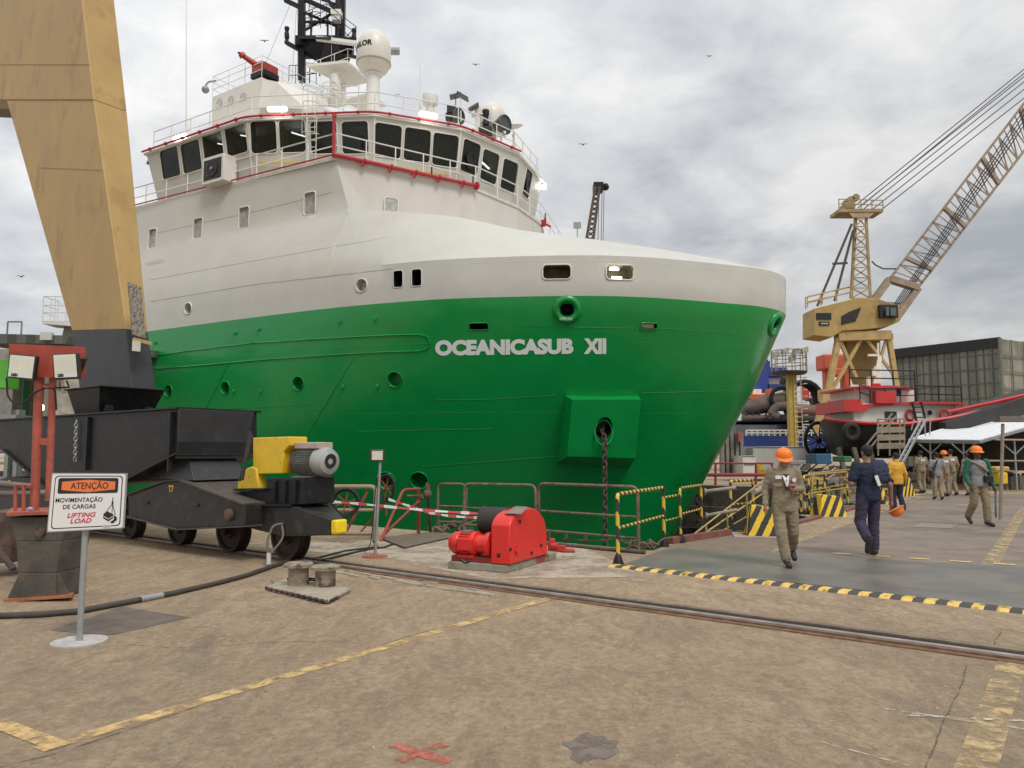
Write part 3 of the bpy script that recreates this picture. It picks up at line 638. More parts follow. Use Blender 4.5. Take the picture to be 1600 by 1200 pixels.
tint = bpy.data.materials.new('tinted_glass'); tint.use_nodes = True; t_ = tint.node_tree; b_ = t_.nodes['Principled BSDF']; b_.inputs['Base Color'].default_value = (.02, .024, .02, 1); b_.inputs['Roughness'].default_value = .04; b_.inputs['Alpha'].default_value = .5
wins = []
for fi, lst in winlist:
    a, nn = facet(fi); r, u = frame(nn)
    for j, (x_, y_) in enumerate(lst):
        P = pln(x_, y_, a, nn); wd_ = {0: 1.42, 1: 1.2, 2: 1.22, 3: 1.12, 4: 1.0}[fi]; ht = 1.42 if fi != 2 else 1.46
        if fi == 3: ht = 1.5
        q = rrect(P, r, u, wd_, ht, .16); wcut.prism([p+nn*.3 for p in q], -nn*1.6, 1); wins.append((P, nn, r, u, wd_, ht, fi, j))
house = wh.build('wheelhouse', [whiteh, mat('bridge_interior', (.17, .16, .10), .8, var=.5)], ship, smooth=0)
wc = wcut.build('cutter', [whiteh, MATS['bridge_interior']], smooth=0); bo = house.modifiers.new('cut', 'BOOLEAN'); bo.object = wc; bo.operation = 'DIFFERENCE'; bo.solver = 'EXACT'; bo.use_self = True
try: bo.material_mode = 'TRANSFER'
except Exception: pass
bpy.context.view_layer.update(); apply_mods(house); bpy.data.objects.remove(wc)
for (P, nn, r, u, wd_, ht, fi, j) in wins:
    wf = MB(); wf.tube([p+nn*.012 for p in rrect(P, r, u, wd_+.05, ht+.05, .18)], .028, 6, True); wo = wf.build('window', white, ship, smooth=60)
    g_ = MB(); g_.prism([p-nn*.05 for p in rrect(P, r, u, wd_-.004, ht-.004, .158)], nn*.012); go = g_.build('pane', tint, wo, smooth=0)
    if (fi, j) in ((1, 1), (0, 3), (0, 2), (3, 1)):
        tb_ = MB(); tb_.box(P-nn*.5+u*.18+r*.12, (.72, .1, .05), (r*.93-u*.3, nn, u)) ; tb_.build('ceiling_light', mat('tube_glow', (1, 1, 1), .4, emit=(.95, 1, 1), es=3.5), wo)
    if (fi, j) in ((1, 0), (1, 2), (2, 2), (2, 1), (3, 2), (4, 0)):
        bl = MB(); bl.box(P-nn*.75-u*.25, (wd_*.98, .05, ht*.6), (r, nn, u)); bl.build('olive_panel', mat('olive_panel_tone', (.22, .20, .10), .8), wo)  # olive panel set behind the lower part of the pane
    if (fi, j) in ((3, 0), (4, 0)):
        cv = MB(); cv.lathe([(.001, .0), (.27, .0), (.29, .04), (.29, .07), (.22, .07), (.22, .03), (.001, .03)], P+nn*.0-u*.05, nn, 20); cv.box(P+nn*.04-u*.46, (.26, .05, .14), (r, nn, u)); cv.build('clear_view_screen', blackp, wo, smooth=50)
rf = MB(); rf.prism([SH(s, b_, RZ-.16) for s, b_ in WR], UP*.16); ro = [(s, b_) for s, b_ in WR]
rf.prism([SH(s, b_, RZ-.19) for s, b_ in inset(WR, -.10*sgn)], UP*.10); rf.build('wheelhouse_roof', white, ship, smooth=0)
# corner mullion strips
for i in range(1, 4): ms = MB(); ms.bar(lo[i], hi[i], .07, .07); ms.build('corner_strip', white, ship)
# red fire main along the roof edge and along the deck edge
WO = inset(WR, -.16*sgn); rpz = [SH(s, b_, RZ-.02) for s, b_ in WO]
rd = MB(); rd.tube(rpz[0:4]+[rpz[4]], .05, 8, rad=.6)
for i in range(0, 4):
    a, c = rpz[i], rpz[i+1]; kk = int((c-a).length/1.2)
    for j in range(kk): q = a.lerp(c, (j+.5)/kk); dd = (c-a).normalized(); rd.lathe([(.001, -.05), (.085, -.05), (.085, .05), (.001, .05)], q, dd, 8)
C1 = SH(*DP[1], DZ+.25); rd.tube([rpz[2].lerp(rpz[1], .1)*0+at(521, 178, (SH(16.2, 7.6, 0)).y), C1+UP*.1], .07, 8) if False else None
vb = pln(521, 245, SH(*DP[1], 0)+SN*.1, SN); vt_ = V((vb.x, vb.y, at(521, 180, vb.y).z)); rd.tube([vb, vt_], .07, 8); rd.tube([vt_+UP*.05, vt_-UP*.1], .1, 8)
dpz = [SH(s-(.12 if i not in (0,) else 0), b_*1.02+.05, DZ+.14) for i, (s, b_) in enumerate(DP)]
rd.tube([dpz[0], dpz[1]], .035, 6); fA, fB = dpz[1], dpz[2]; e_ = pln(745, 306, fA, fn); rd.tube([fA, V((e_.x, e_.y, fA.z))], .085, 10)
e_.z = fA.z; rd.lathe([(.001, -.05), (.19, -.05), (.19, .05), (.001, .05)], e_, (e_-fA).normalized(), 14)
for t in (.2, .38, .55, .72, .9): q = fA.lerp(e_, t); rd.lathe([(.001, -.04), (.13, -.04), (.13, .04), (.001, .04)], q, (e_-fA).normalized(), 10); rd.box(q-UP*.15+(fA-e_).normalized()*.1, (.12, .12, .2))
rd.build('fire_main_pipe', redrail, ship, smooth=50)
bp_ = MB()
for t in (.66, .97): q = fA.lerp(e_, t); bp_.tube([q, q+UP*.42], .035, 6)
bp_.build('vent_pipe', black, ship)
def onf(i, px, py, out=.1): a, nn = facet(i); return pln(px, py, a+nn*out, nn)
for i, e0_, e1_, ps in ((1, (405, 254), (484, 254), ((410, 254), (445, 254), (478, 254))), (2, (590, 257), (703, 274), ((600, 259), (648, 266), (698, 273)))):
    yh = MB(); yh.tube([onf(i, *e0_), onf(i, *e1_)], .025, 6)
    for x_, y_ in ps: a, nn = facet(i); p = onf(i, x_, y_); yh.tube([p, p-nn*.1-UP*.03], .02, 5)
    yh.build('yellow_handrail', yellow, ship)
# deck rails
dr = MB(); dpr = [SH(s, b_, DZ+.12) for s, b_ in DP]; railing(dr, [dpr[0], dpr[1]], 1.05, 1.6, (.5,), .03); railing(dr, [dpr[1], dpr[2], dpr[3], dpr[4]], 1.05, 1.5, (.5,), .03)
railing(dr, [dpr[4], SH(13.0, -6, 12.6), SH(12.6, -8, 11.2)], 1.05, 1.2, (.5,), .022); dr.build('deck_railing', wpipe, ship, smooth=60)
rr_ = MB(); RI = inset(WR, .22*sgn); rpts = [SH(s, b_, RZ) for s, b_ in RI]; railing(rr_, [rpts[0], rpts[1], rpts[2], rpts[3], rpts[4], rpts[5], rpts[6]], 1.08, 1.5, (.5,), .028); rr_.build('roof_railing', wpipe, ship, smooth=60)
# hose reel / horn box hung on the bridge rail (white box with a black fan)
a_, nn = SH(*DP[0], 0), SN
fbx = MB(); P = pln(343, 268, SH(*DP[1], 0)+SN*.45, SN); fbx.box(P, (1.5, .75, 1.25), (SU, SN, UP), 0); fbx.box(P+SN*.38, (1.2, .06, .95), (SU, SN, UP), 1)
fbx.lathe([(.001, .4), (.36, .4), (.38, .44), (.30, .44), (.001, .42)], P, SN, 20, 1); fbx.lathe([(.001, .44), (.09, .44), (.07, .50), (.001, .5)], P, SN, 12, 2); fbx.box(P-UP*.62+SU*0, (1.1, .8, .06), (SU, SN, UP), 0)
for j in range(7): fbx.box(P+SN*.42-SU*.3+UP*(-.28+j*.09), (.2, .03, .03), (SU, SN, UP), 2)
fbx.build('vent_fan_box', [white, blackp, steel], ship, bevel=.03)
# ladder with safety cage up to the roof
ld = MB(); a, nn = facet(1); q0 = pln(486, 256, a+nn*.55, nn); q1 = V((q0.x, q0.y, RZ+1.2)); q0.z = DZ+.1; r, u = frame(nn); ladder(ld, q0, q1, r, .42, .3, .022)
for zz in (15.9, 16.6, 17.3, 18.0):
    c = V((q0.x, q0.y, zz)); ld.tube([c+r*.36*math.cos(t)+nn*(.1+.6*math.sin(t)) for t in [math.pi*j/10 for j in range(11)]], .02, 5)
for t in (.2, .5, .8): c = q0; t *= math.pi; o_ = r*.36*math.cos(t)+nn*(.1+.6*math.sin(t)); ld.tube([V((c.x, c.y, 15.9))+o_, V((c.x, c.y, 18.0))+o_], .014, 4)
ld.build('caged_ladder', wpipe, ship, smooth=60)
# roof lights, lit
for x_, y_ in ((433, 171), (281, 215), (669, 180), (848, 293)):
    P = G(x_, y_, RZ+.1) if x_ < 800 else at(x_, y_, 41.5); lt = MB(); d_ = SU if x_ > 400 else SU
    if x_ == 669: d_ = (SH(13.35, 3.3, 0)-SH(15.8, 7.15, 0)).normalized()
    if x_ == 433: d_ = V((1, 0, 0))
    lt.box(P, (.85 if x_ < 800 else .3, .2, .16), (d_, UP.cross(d_), UP)); lt.build('roof_flood_lamp', glow, ship, bevel=.04)
    lb = MB(); lb.box(P+UP*.14+V((0, .15, 0)), (.9 if x_ < 800 else .34, .3, .06), (d_, UP.cross(d_), UP)); lb.build('lamp_hood', wpipe, ship, bevel=.02)
# ---- things on the wheelhouse roof
def colm(px, py, z, Yh=None):                      # foot on the level z
    return G(px, py, z)
def zat(px, py, P): return at(px, py, P.y).z
# top house
A0 = G(330, 196, RZ); TH = []
y0 = 37.5
def rb4(x0, x1, ytop, Yn, depth, zbot): 
    a = at(x0, ytop, Yn); b = at(x1, ytop, Yn); return a, b
th = MB(); cN = at(409, 120, 37.0); cL = at(332, 152, 39.2); zt = cN.z; cL = V((cL.x, cL.y, zt)); dN = (cL-cN).normalized(); cross = V((-dN.y, dN.x, 0)); cross = cross if cross.y > 0 else -cross
L_ = pln(332, 152, cN, V((dN.y, -dN.x, 0))); L_.z = zt-.0; cR = cN+cross*6.5
th.prism([cN, L_, L_+cross*6, cR], UP*-(zt-RZ)); hs = th.build('top_house', white, ship, smooth=0)
tr = MB(); railing(tr, [cR+UP*.02, cN+UP*.02, L_+UP*.02, L_+cross*5+UP*.02], 1.1, 1.3, (.35, .7), .02); tr.build('top_house_railing', wpipe, ship, smooth=60)
hk = MB()
for x_, y_ in ((343, 162), (361, 158), (380, 153)):
    p = pln(x_, y_, cN, V((dN.y, -dN.x, 0)))+V((0, -.06, 0)); hk.tube([p+dN*.2*math.cos(t)+UP*.22*math.sin(t) for t in [R(-60+i*28) for i in range(12)]], .02, 5)
hk.build('cable_loop', galv, ship)
# overhanging box in front of the top house
ov = MB(); a = at(405, 138, 36.6); b = at(452, 148, 36.3); 
p = [at(402, 168, 36.6), at(462, 168, 36.0), at(520, 165, 37.5), at(410, 166, 39)]
q = [at(408, 122, 36.8), at(420, 118, 36.4), at(528, 160, 37.6), at(430, 120, 39.5)]
ov.hexa([at(404, 167, 36.7), at(478, 167, 36.2), at(530, 163, 37.8), at(440, 163, 39.4)], ) if False else ov.hexa([at(404, 167, 36.7), at(478, 170, 36.2), at(530, 166, 37.8), at(440, 163, 39.4), at(410, 124, 36.9), at(432, 128, 36.5), at(528, 158, 37.8), at(440, 122, 39.4)])
ov.build('stair_housing', white, ship, smooth=0)
# fire monitor
fm = MB(); c = at(414, 111, 37.6); fm.box(c, (.95, .9, .42), (dN, cross, UP), 0); fm.box(c-UP*.34, (1.05, .95, .28), (dN, cross, UP), 1); fm.prism([c+UP*.2+dN*.45-cross*.4, c+UP*.2-dN*.4-cross*.4, c+UP*.42-dN*.1-cross*.3, c+UP*.42+dN*.2-cross*.3], cross*.8, 0)
fm.tube([at(404, 104, 37.5), at(378, 86, 37.3)], [.17, .12], 10, k=0); fm.tube([at(380, 88, 37.3), at(375, 83, 37.2)], [.2, .13], 10, k=0); fm.tube([at(377, 84, 37.2), at(372, 82, 37.2)], .06, 6, k=1)
fm.build('fire_monitor', [mat('monitor_red', (.34, .03, .02), .4, var=.15), black], ship, smooth=40, bevel=.02)
cc = MB(); p = at(338, 126, 39.3); cc.tube([p, at(325, 128, 39.3), at(321, 134, 39.3)], .05, 6, rad=.2); cc.sph(at(321, 140, 39.3), .2, 12, 1); cc.build('deck_camera', [galv, steel], ship, smooth=60)
# black lattice mast
ms_ = MB(); Ym = 40.0
zb = 17.2
def mp(x_, y_, Y=Ym): return at(x_, y_, Y)
ms_.bar(mp(472, 128), mp(472, -40), .32, .32); ms_.bar(mp(533, 100, 41.5), mp(535, -40, 41.5), .36, .36); ms_.bar(mp(526, 60, 40.6), mp(527, -40, 40.6), .16, .16); ms_.bar(mp(536, 60, 42.5), mp(537, -40, 42.5), .2, .2)
ms_.bar(mp(445, 0), mp(472, 13), .2, .2); ms_.bar(mp(478, 0), mp(527, 22), .2, .2); ms_.bar(mp(448, 67), mp(472, 80), .2, .2); ms_.bar(mp(472, 78), mp(520, 108, 40.5), .18, .18); ms_.bar(mp(490, 82, 40), mp(512, 116, 39.7), .2, .2)
ms_.bar(mp(512, 0, 40.2), mp(528, 20, 40.2), .18, .18); ms_.bar(mp(476, 72), mp(560, 90, 41.5), .14, .14)
P4 = [mp(466, 58, 39.6), mp(508, 44, 39.8), mp(556, 58, 41.8), mp(520, 72, 44)]
ms_.prism([mp(466, 60, 39.4), mp(509, 62, 38.4), mp(556, 62, 40.6), mp(520, 62, 43)], UP*.14)
z1 = mp(466, 60, 39.4).z
ms_.hexa([mp(472, 82, 40), mp(498, 98, 40), mp(546, 96, 41.5), mp(530, 84, 42.5), mp(470, 62, 39.8), mp(509, 64, 39), mp(556, 64, 40.8), mp(530, 62, 42.8)])
for a, b in (((472, 18), (533, 44)), ((533, 12), (472, 50)), ((472, 34), (533, 36)), ((486, 64), (486, 20)), ((512, 60), (512, 26)), ((533, 70), (556, 60)), ((478, -10), (533, 10)), ((500, 96), (500, 118))): ms_.bar(mp(*a), mp(*b, 41), .11, .11)
ms_.box(mp(500, 74, 40.4), (2.3, 1.6, .5)); ms_.box(mp(545, 76, 41), (.5, .5, .9)); ms_.build('mast', black, ship, smooth=0)
mr_ = MB(); railing(mr_, [V((p.x, p.y, z1+.1)) for p in (mp(466, 60, 39.4), mp(509, 62, 38.4), mp(556, 62, 40.6), mp(520, 62, 43))], 1.25, 1.1, (.35, .7), .022)
railing(mr_, [mp(451, 133, 39.6), mp(472, 133, 38.9), mp(494, 130, 39.8), mp(474, 128, 40.5)], 1.1, .7, (.5,), .02)
for y_ in (8, 22, 36, -6): mr_.tube([mp(492+9*math.cos(t), y_+4*math.sin(t), 39.6+.4*math.sin(t)) for t in [R(30*i) for i in range(12)]], .02, 4, True)
for x_ in (483, 501): mr_.tube([mp(x_, 44), mp(x_, -30)], .02, 4)
for i in range(18): mr_.tube([mp(466, -5+i*7.5), mp(471, -5+i*7.5)], .015, 4)
mr_.tube([mp(465.5, 125), mp(465.5, -20)], .02, 4)
mr_.build('mast_railing', black, ship, smooth=60)
ml = MB()
for x_, y_ in ((448, 60), (553, 50), (448, 47)): c = mp(x_, y_+8, 40); ml.lathe([(.001, 0), (.13, 0), (.13, .12), (.09, .14), (.11, .3), (.13, .32), (.13, .45), (.001, .47)], c, UP, 12)
ml.build('navigation_light', blackp, ship, smooth=50)
rx = MB(); rx.bar(mp(494, 60, 38.9), mp(557, 68, 38.9), .26, .2, k=0); rx.build('radar_scanner', wpipe, ship, bevel=.02); rx = MB(); rx.tube([mp(557, 80, 40), mp(624, 80, 40)], .2, 10); rx.build('radar_scanner', steel, ship); rx = MB(); rx.box(mp(526, 22, 39.5), (.55, .5, .3)); rx.box(mp(526, 30, 39.5), (.4, .4, .3)); rx.build('radar_gearbox', wpipe, ship, bevel=.02)
rg_ = MB(); rg_.tube([mp(453, 8), mp(416, 97, 37.6)], .014, 4); rg_.tube([mp(518, 30), mp(518, 108, 38)], .014, 4); rg_.tube([mp(463, 15), mp(456, 132)], .012, 4); rg_.build('stay_wire', galv, ship)
# white platforms beside the mast
pf_ = MB(); pf_.prism([at(500, 138, 37.4), at(545, 106, 38.4), at(586, 116, 40), at(560, 132, 37.6)], UP*.16) if False else None
zp = at(540, 112, 37.5).z; Q = [G(x_, y_, zp) for x_, y_ in ((478, 137), (543, 106), (586, 116), (532, 148))]; Q = [at(478, 132, 37), at(543, 106, 39.2), at(580, 114, 38.6), at(541, 128, 36.6)]; Q = [V((p.x, p.y, zp)) for p in Q]; pf_.prism(Q, UP*.14)
zp2 = at(560, 160, 37).z; Q = [V((p.x, p.y, zp2)) for p in (at(538, 158, 37), at(566, 146, 38), at(604, 140, 37.5), at(575, 165, 36.2))]; pf_.prism(Q, UP*.14)
pf_.tube([at(524, 165, 37.2), at(524, 118, 37.2)], .28, 14); pf_.tube([at(536, 165, 37.6), at(536, 130, 37.6)], .16, 12)
pf_.build('mast_platform', white, ship)
pr_ = MB(); railing(pr_, [at(498, 168, 36.6), at(540, 168, 36.3), at(560, 168, 36.5)], 1.1, .45, (.5,), .02)
for x0 in range(505, 540, 7): pr_.tube([at(x0, 165, 36.6), at(x0, 134, 36.6)], .018, 5)
for y_ in (133, 143, 153): pr_.tube([at(520+17*math.cos(t), y_-6*abs(math.sin(t)), 36.6+math.sin(t)*.3) for t in [R(30*i) for i in range(12)]], .02, 5, True)
railing(pr_, [at(478, 131, 37.6), at(543, 104, 39.2), at(580, 112, 38.6)], 1.0, .9, (.5,), .02); pr_.build('platform_railing', wpipe, ship, smooth=60)
# satellite domes
def dome(px, pyt, pyb, wpx, Y, polebot, lettering=None, label=None):
    z0, z1 = at(px, pyb, Y).z, at(px, pyt, Y).z; r_ = wpx/2*Y/1170; x_ = at(px, pyb, Y).x; H_ = z1-z0; o = V((x_, Y, z0)); d = MB()
    pr = [(.35*r_, 0), (.80*r_, .12*H_), (.97*r_, .24*H_), (1.0*r_, .26*H_), (1.0*r_, .55*H_)]+[(r_*math.cos(R(a)), .55*H_+.45*H_*math.sin(R(a))) for a in range(10, 90, 10)]+[(.001, H_)]
    d.lathe(pr, o, UP, 36); dm = d.build('satellite_dome', mat('dome_white', (.70, .67, .60), .4, var=.05), ship, smooth=30, label=label)
    s = MB(); s.lathe([(1.005*r_, .245*H_), (1.02*r_, .25*H_), (1.02*r_, .27*H_), (1.005*r_, .275*H_)], o, UP, 36); s.build('dome_seam', mat('seam_tan', (.4, .3, .18), .6), dm)
    p = MB(); zb_ = at(px, polebot, Y).z; p.lathe([(r_*.42, zb_-z0), (r_*.38, -.0), (r_*.55, 0.05)], o, UP, 20); p.build('dome_pedestal', wpipe, ship, smooth=40)
    if lettering:
        t = MB(); zc = z0+H_*.50
        text(t, lettering, .36, lambda a, b_: V((x_+(r_+.012)*math.sin((a-1.05)/r_-.10), Y-(r_+.012)*math.cos((a-1.05)/r_-.10), zc+b_)), .014, sub=1); t.build('dome_lettering', black, dm, smooth=0)
dome(583.5, 48, 119, 54, 36.3, 176, 'SAILOR'); dome(768, 161, 213, 45, 38.3, 232)
sm = MB(); o = at(672, 182, 36.2); sm.lathe([(.2, 0), (.2, .55), (.3, .6), (.38, .65), (.38, .62)], o, UP, 18, 0); sm.lathe([(.001, .66), (.36, .66), (.38, .72), (.38, 1.05), (.3, 1.12), (.001, 1.14)], o, UP, 18, 0); sm.build('vent_cowl', wpipe, ship, smooth=40)
# searchlights, small antennas
for x_, y_, Y, s_ in ((711, 183, 37, .42), (783, 196, 37.6, .5)):
    sl_ = MB(); c = at(x_, y_, Y); dd = V((.75, -.6, -.1)).normalized(); sl_.lathe([(.001, -.35), (s_*.55, -.3), (s_*.9, .1), (s_, .15), (s_, .3), (s_*.9, .32), (s_*.85, .25), (.001, .25)], c, dd, 20, 0); sl_.tube([c-UP*.9, c-UP*.4], .06, 6, k=1); sl_.box(c-UP*.45, (.5, .5, .12), k=1)
    sl_.build('searchlight', [mat('searchlight_grey', (.09, .1, .1), .4, .3), wpipe], ship, smooth=40)
hn = MB(); c = at(758, 205, 37.4); hn.box(c, (.7, .5, .35)); hn.lathe([(.001, 0), (.16, 0), (.16, .2), (.11, .22), (.14, .5), (.18, .55), (.18, .8), (.001, .82)], at(759, 196, 37.3), UP, 12); hn.box(at(705, 172, 36.8), (.4, .4, .4)); hn.box(at(701, 183, 36.8), (.3, .3, .35))
hn.build('horn_unit', blackp, ship, smooth=40, bevel=.03)
an = MB()
for x_, y0, y1, Y, r_ in ((656, 178, 100, 36.5, .03), (291, 205, -40, 39.5, .035), (802, 215, 180, 38.5, .02), (802, 235, 205, 38.5, .05), (720, 190, 150, 36.9, .04), (656, 178, 143, 36.5, .06), (291, 205, 168, 39.5, .07)): an.tube([at(x_, y0, Y), at(x_, y1, Y)], [r_, r_*.5], 6)
an.tube([at(800, 210, 38.4), at(812, 250, 38.6)], .03, 5); an.box(at(746, 190, 37.4), (.28, .28, 1.5)); an.box(at(746, 180, 37.4), (.6, .4, .06)); an.build('whip_antenna', wpipe, ship)
pn = MB(); 
for x_, y_, dx, dz in ((712, 150, 1, .35), (723, 151, 1, -.5), (740, 168, .8, .6)): c = at(x_, y_, 37); ax_ = V((dx, .2, dz)).normalized(); pn.box(c, (.62, .5, .06), (ax_, V((0, 1, 0)), ax_.cross(V((0, 1, 0)))))
pn.tube([at(712, 152, 37), at(712, 185, 37)], .025, 5); pn.build('small_panel', mat('panel_dark', (.08, .08, .08), .4), ship)
dsk = MB(); dsk.lathe([(.001, 0), (.3, .02), (.5, .12), (.48, .14), (.001, .18)], at(803, 201, 38.5), V((-.12, -.2, 1)), 20); dsk.build('disc_antenna', wpipe, ship, smooth=40)
bl_ = MB(); o = at(235, 256, 38.6); bl_.lathe([(.2, 0), (.16, .1), (.1, .28), (.001, .32)], o, UP, 14); bl_.tube([o+UP*.3, o+UP*.45+V((.15, 0, 0))], .02, 5); bl_.tube([o, o-UP*.3], .012, 4); bl_.build('ships_bell', black, ship, smooth=50)
sv = MB(); p = onf(4, 848, 296, .3); 
q = G(853, 352, 11.6); vv = at(852, 350, 40.8); sv.tube([vv, vv+UP*.35], .06, 8, k=0); sv.lathe([(.001, -.08), (.2, -.08), (.2, .08), (.001, .08)], vv+V((-.1, 0, .05)), V((1, -.4, 0)), 12, 0); sv.tube([vv-V((.25, 0, .15)), vv, vv+V((.3, 0, -.15))], .06, 6, k=0); sv.tube([vv+UP*.3, vv+UP*.6], .035, 5, k=1)
sv.build('hydrant_valve', [redrail, black], ship)
fl_ = MB(); c = at(902, 352, 42); fl_.box(c, (.42, .1, .34), k=0); fl_.tube([c, c-UP*.7], .03, 5, k=0); fl_.build('deck_floodlight', [steel], ship)
wl_ = MB(); wl_.box(at(838, 289, 41.2), (.14, .14, .36)); wl_.box(at(851, 291, 41.5), (.14, .14, .36)); wl_.build('bulkhead_lamp', glow, ship, bevel=.03)
# side ladder frame by the far bridge door
# ---------------------------------------------------------------- gantry crane leg on its bogies
crane = thing('gantry_crane', 'ochre gantry crane leg on black travelling bogies beside the dock', 'crane', rp(4.5, 0, 0))
ON = -.75
def side(mb, px, off, thick, k=None): mb.prism([RL(x, y, off) for x, y in px], ND*thick, k); return mb
# main girder: side plate silhouette, thick across the rail
g = MB(); prof = [(278, 643), (-60, 658), (-60, 702), (8, 702), (75, 760), (197, 750), (278, 708)]
P = [RL(x, y, ON) for x, y in prof]; zt = (P[0].z+P[1].z)/2; P[0].z = zt; P[1].z = zt; P[1] = P[1]+RD*1.5; P[2] = P[2]+RD*1.5
g.prism(P, ND*1.5); gir = g.build('main_girder', black, crane, smooth=0, bevel=.012)
fl_ = MB(); a = P[0]; b = P[1]; fl_.box((a+b)/2+ND*.75+UP*.012, ((a-b).length+.12, 1.62, .03), (RD, ND, UP)); 
lowr = [P[6], P[5], P[4], P[3]]
for p_, q_ in zip(lowr, lowr[1:]): fl_.bar(p_+ND*.75-UP*.012, q_+ND*.75-UP*.012, 1.62, .03)
for x_ in (139, 268): q_ = RL(x_, 652, ON-.03); fl_.box(V((q_.x, q_.y, zt-.55)), (.05, .07, 1.0), (RD, ND, UP))
fl_.build('girder_flange', black, crane, smooth=0)
# end plate of the girder, leaning outward
e0 = P[0]+V((0, 0, 0)); aE = (e0-R0).dot(RD)
top0 = e0-RD*.02; top1 = RE(394, 648, aE); top1.z = zt; wd = (top1-top0).dot(ND)
eb = MB(); zb_ = RE(297, 717, aE).z
o1 = [top0-RD*.05, top0-RD*.05+ND*wd, top0+RD*.10+ND*wd, top0+RD*.10]
bt = [V((q.x, q.y, zb_)) for q in (top0+RD*.0, top0+ND*(wd-.14), top0+RD*.12+ND*(wd-.14), top0+RD*.12)]
eb.hexa(bt+o1); eb.build('girder_end_plate', mat('black_end_plate', (.028, .029, .032), .4, var=.2, col2=(.05, .047, .044), cov=.2, sc2=6, bump=.06), crane, smooth=0, bevel=.01)
sd_ = MB(); cS = top0+ND*(wd*.5)+RD*.35; sd_.hexa([V((q.x, q.y, P[6].z-.45)) for q in (cS-RD*.55-ND*.5, cS+RD*.9-ND*.5, cS+RD*.9+ND*.5, cS-RD*.55+ND*.5)]+[V((q.x, q.y, zb_+.02)) for q in (cS-RD*.25-ND*.45, cS+RD*.9-ND*.45, cS+RD*.9+ND*.45, cS-RD*.25+ND*.45)]); sd_.build('pivot_saddle', MATS['black_end_plate'], crane, bevel=.01)
cc_ = MB(); p_ = RL(119, 657, ON-.05); chain(cc_, p_, RL(117, 722, ON-.05), .09, .009); cc_.build('hanging_chain', galv, crane, smooth=60)
# pedestal and leg
pd = MB(); PO = -.62; a0 = RL(157, 602, PO); aP = (a0-R0).dot(RD); zt2 = a0.z; b0 = RE(258, 609, aP); b0.z = zt2
lf = RL(105, 603, PO); lf.z = zt2; l2 = lf+(b0-a0)
bb = [V((q.x, q.y, zt+.02)) for q in (a0+RD*.28+ND*.12, b0+RD*.28-ND*.12, l2-RD*.15-ND*.12, lf-RD*.15+ND*.12)]
pd.hexa(bb+[a0+RD*.02-UP*.03, b0+RD*.02-UP*.03, l2-UP*.03, lf-UP*.03]); ctr = (a0+b0+lf+l2)/4; pd.box(V((ctr.x, ctr.y, zt2-.015)), ((lf-a0).length+.1, (b0-a0).length+.1, .03), (RD, ND, UP))
for t in (.12, .88): q_ = bb[0].lerp(bb[1], t); pd.box(V((q_.x, q_.y, zt+.1))-RD*.06, (.2, .16, .2), (RD, ND, UP))
pd.build('leg_pedestal', black, crane, smooth=0, bevel=.008)
cnr = RE(205, 598, aP+.12); LO = (cnr-R0).dot(ND)
def LF(x, y): return RL(x, y, LO)
zl = LF(205, 598).z
def legring(xl, yl, xc, yc, xr, yr):
    c = LF(xc, yc); a = (c-R0).dot(RD); l = LF(xl, yl); r_ = RE(xr, yr, a); r_.z = c.z; th_ = (r_-c).dot(ND)
    return [l, c, c+ND*th_, l+ND*th_]
def rings(mb, rs):
    for a, b in zip(rs, rs[1:]): mb.hexa(a+b)
    return mb
r0 = legring(126, 598, 205, 598, 244, 601); r1 = legring(112, 517, 197, 515, 231, 522)
for q_ in r0: q_.z = zt2+.0
r2 = legring(10, 156, 146, 156, 199, 160); r3 = legring(-80, -90, 117, -90, 172, -80)
q = MB(); q.hexa(r0+r1); q.build('leg_foot', mat('dark_grey_leg_paint', (.024, .026, .030), .5, var=.15, col2=(.04, .038, .036), cov=.25, sc2=4), crane, smooth=0, bevel=.012)
q = MB(); up = [p+UP*.004 for p in r1]; q.hexa(up+r2); q.build('crane_leg', ochre, crane, smooth=0, bevel=.02)
q = MB(); thb = (r2[2]-r2[1]); l0 = LF(-260, 156); h0 = LF(-260, -90)
q.hexa([l0+UP*.004, r2[1]+UP*.004, r2[2]+UP*.004, l0+thb+UP*.004, h0, r3[1], r3[2], h0+thb]); q.build('portal_beam', ochre, crane, smooth=0, bevel=.02)
q = MB(); q.prism([LF(-260, 150)+ND*.9, LF(22, 150)+ND*.9, LF(22, 60)+ND*.9, LF(-260, 60)+ND*.9], ND*1.1); q.build('shaded_underside', mat('shaded_ochre', (.20, .13, .05), .7), crane)  # shade under the portal beam, put into a darker ochre block
q = MB(); q.bar(LF(-100, 101)-ND*.004, LF(140, 101)-ND*.004, .008, .008); q.bar(LF(10, 156)-ND*.004, LF(146, 156)-ND*.004, .012, .014); q.bar(LF(60, 262)-ND*.004, LF(160, 266)-ND*.004, .006, .006); q.build('weld_bead', mat('rust_bead', (.26, .16, .07), .8), crane)
nb_ = MB(); an_ = RE(199, 441, aP+.02); 
nbp = [RE(x_, y_, aP+.0) for x_, y_ in ((199, 441), (219, 449), (227, 529), (206, 523))]
s_ = [-RD*.06]*4; nb_.prism(nbp, -RD*.04, 0); nb_.build('notice_board', mat('weathered_board', (.30, .27, .22), .8, var=.35, scale=18, col2=(.10, .09, .08), cov=.45, sc2=22), crane, smooth=0)
q = MB(); q.bar(RE(208, 530, aP-.05), RE(236, 537, aP-.05), .05, .07, k=0); q.box(RE(213, 541, aP-.09), (.02, .16, .2), (RD, ND, UP), 1); q.build('board_bracket', [ochre2, mat('paper_white', (.6, .58, .52), .8)], crane)
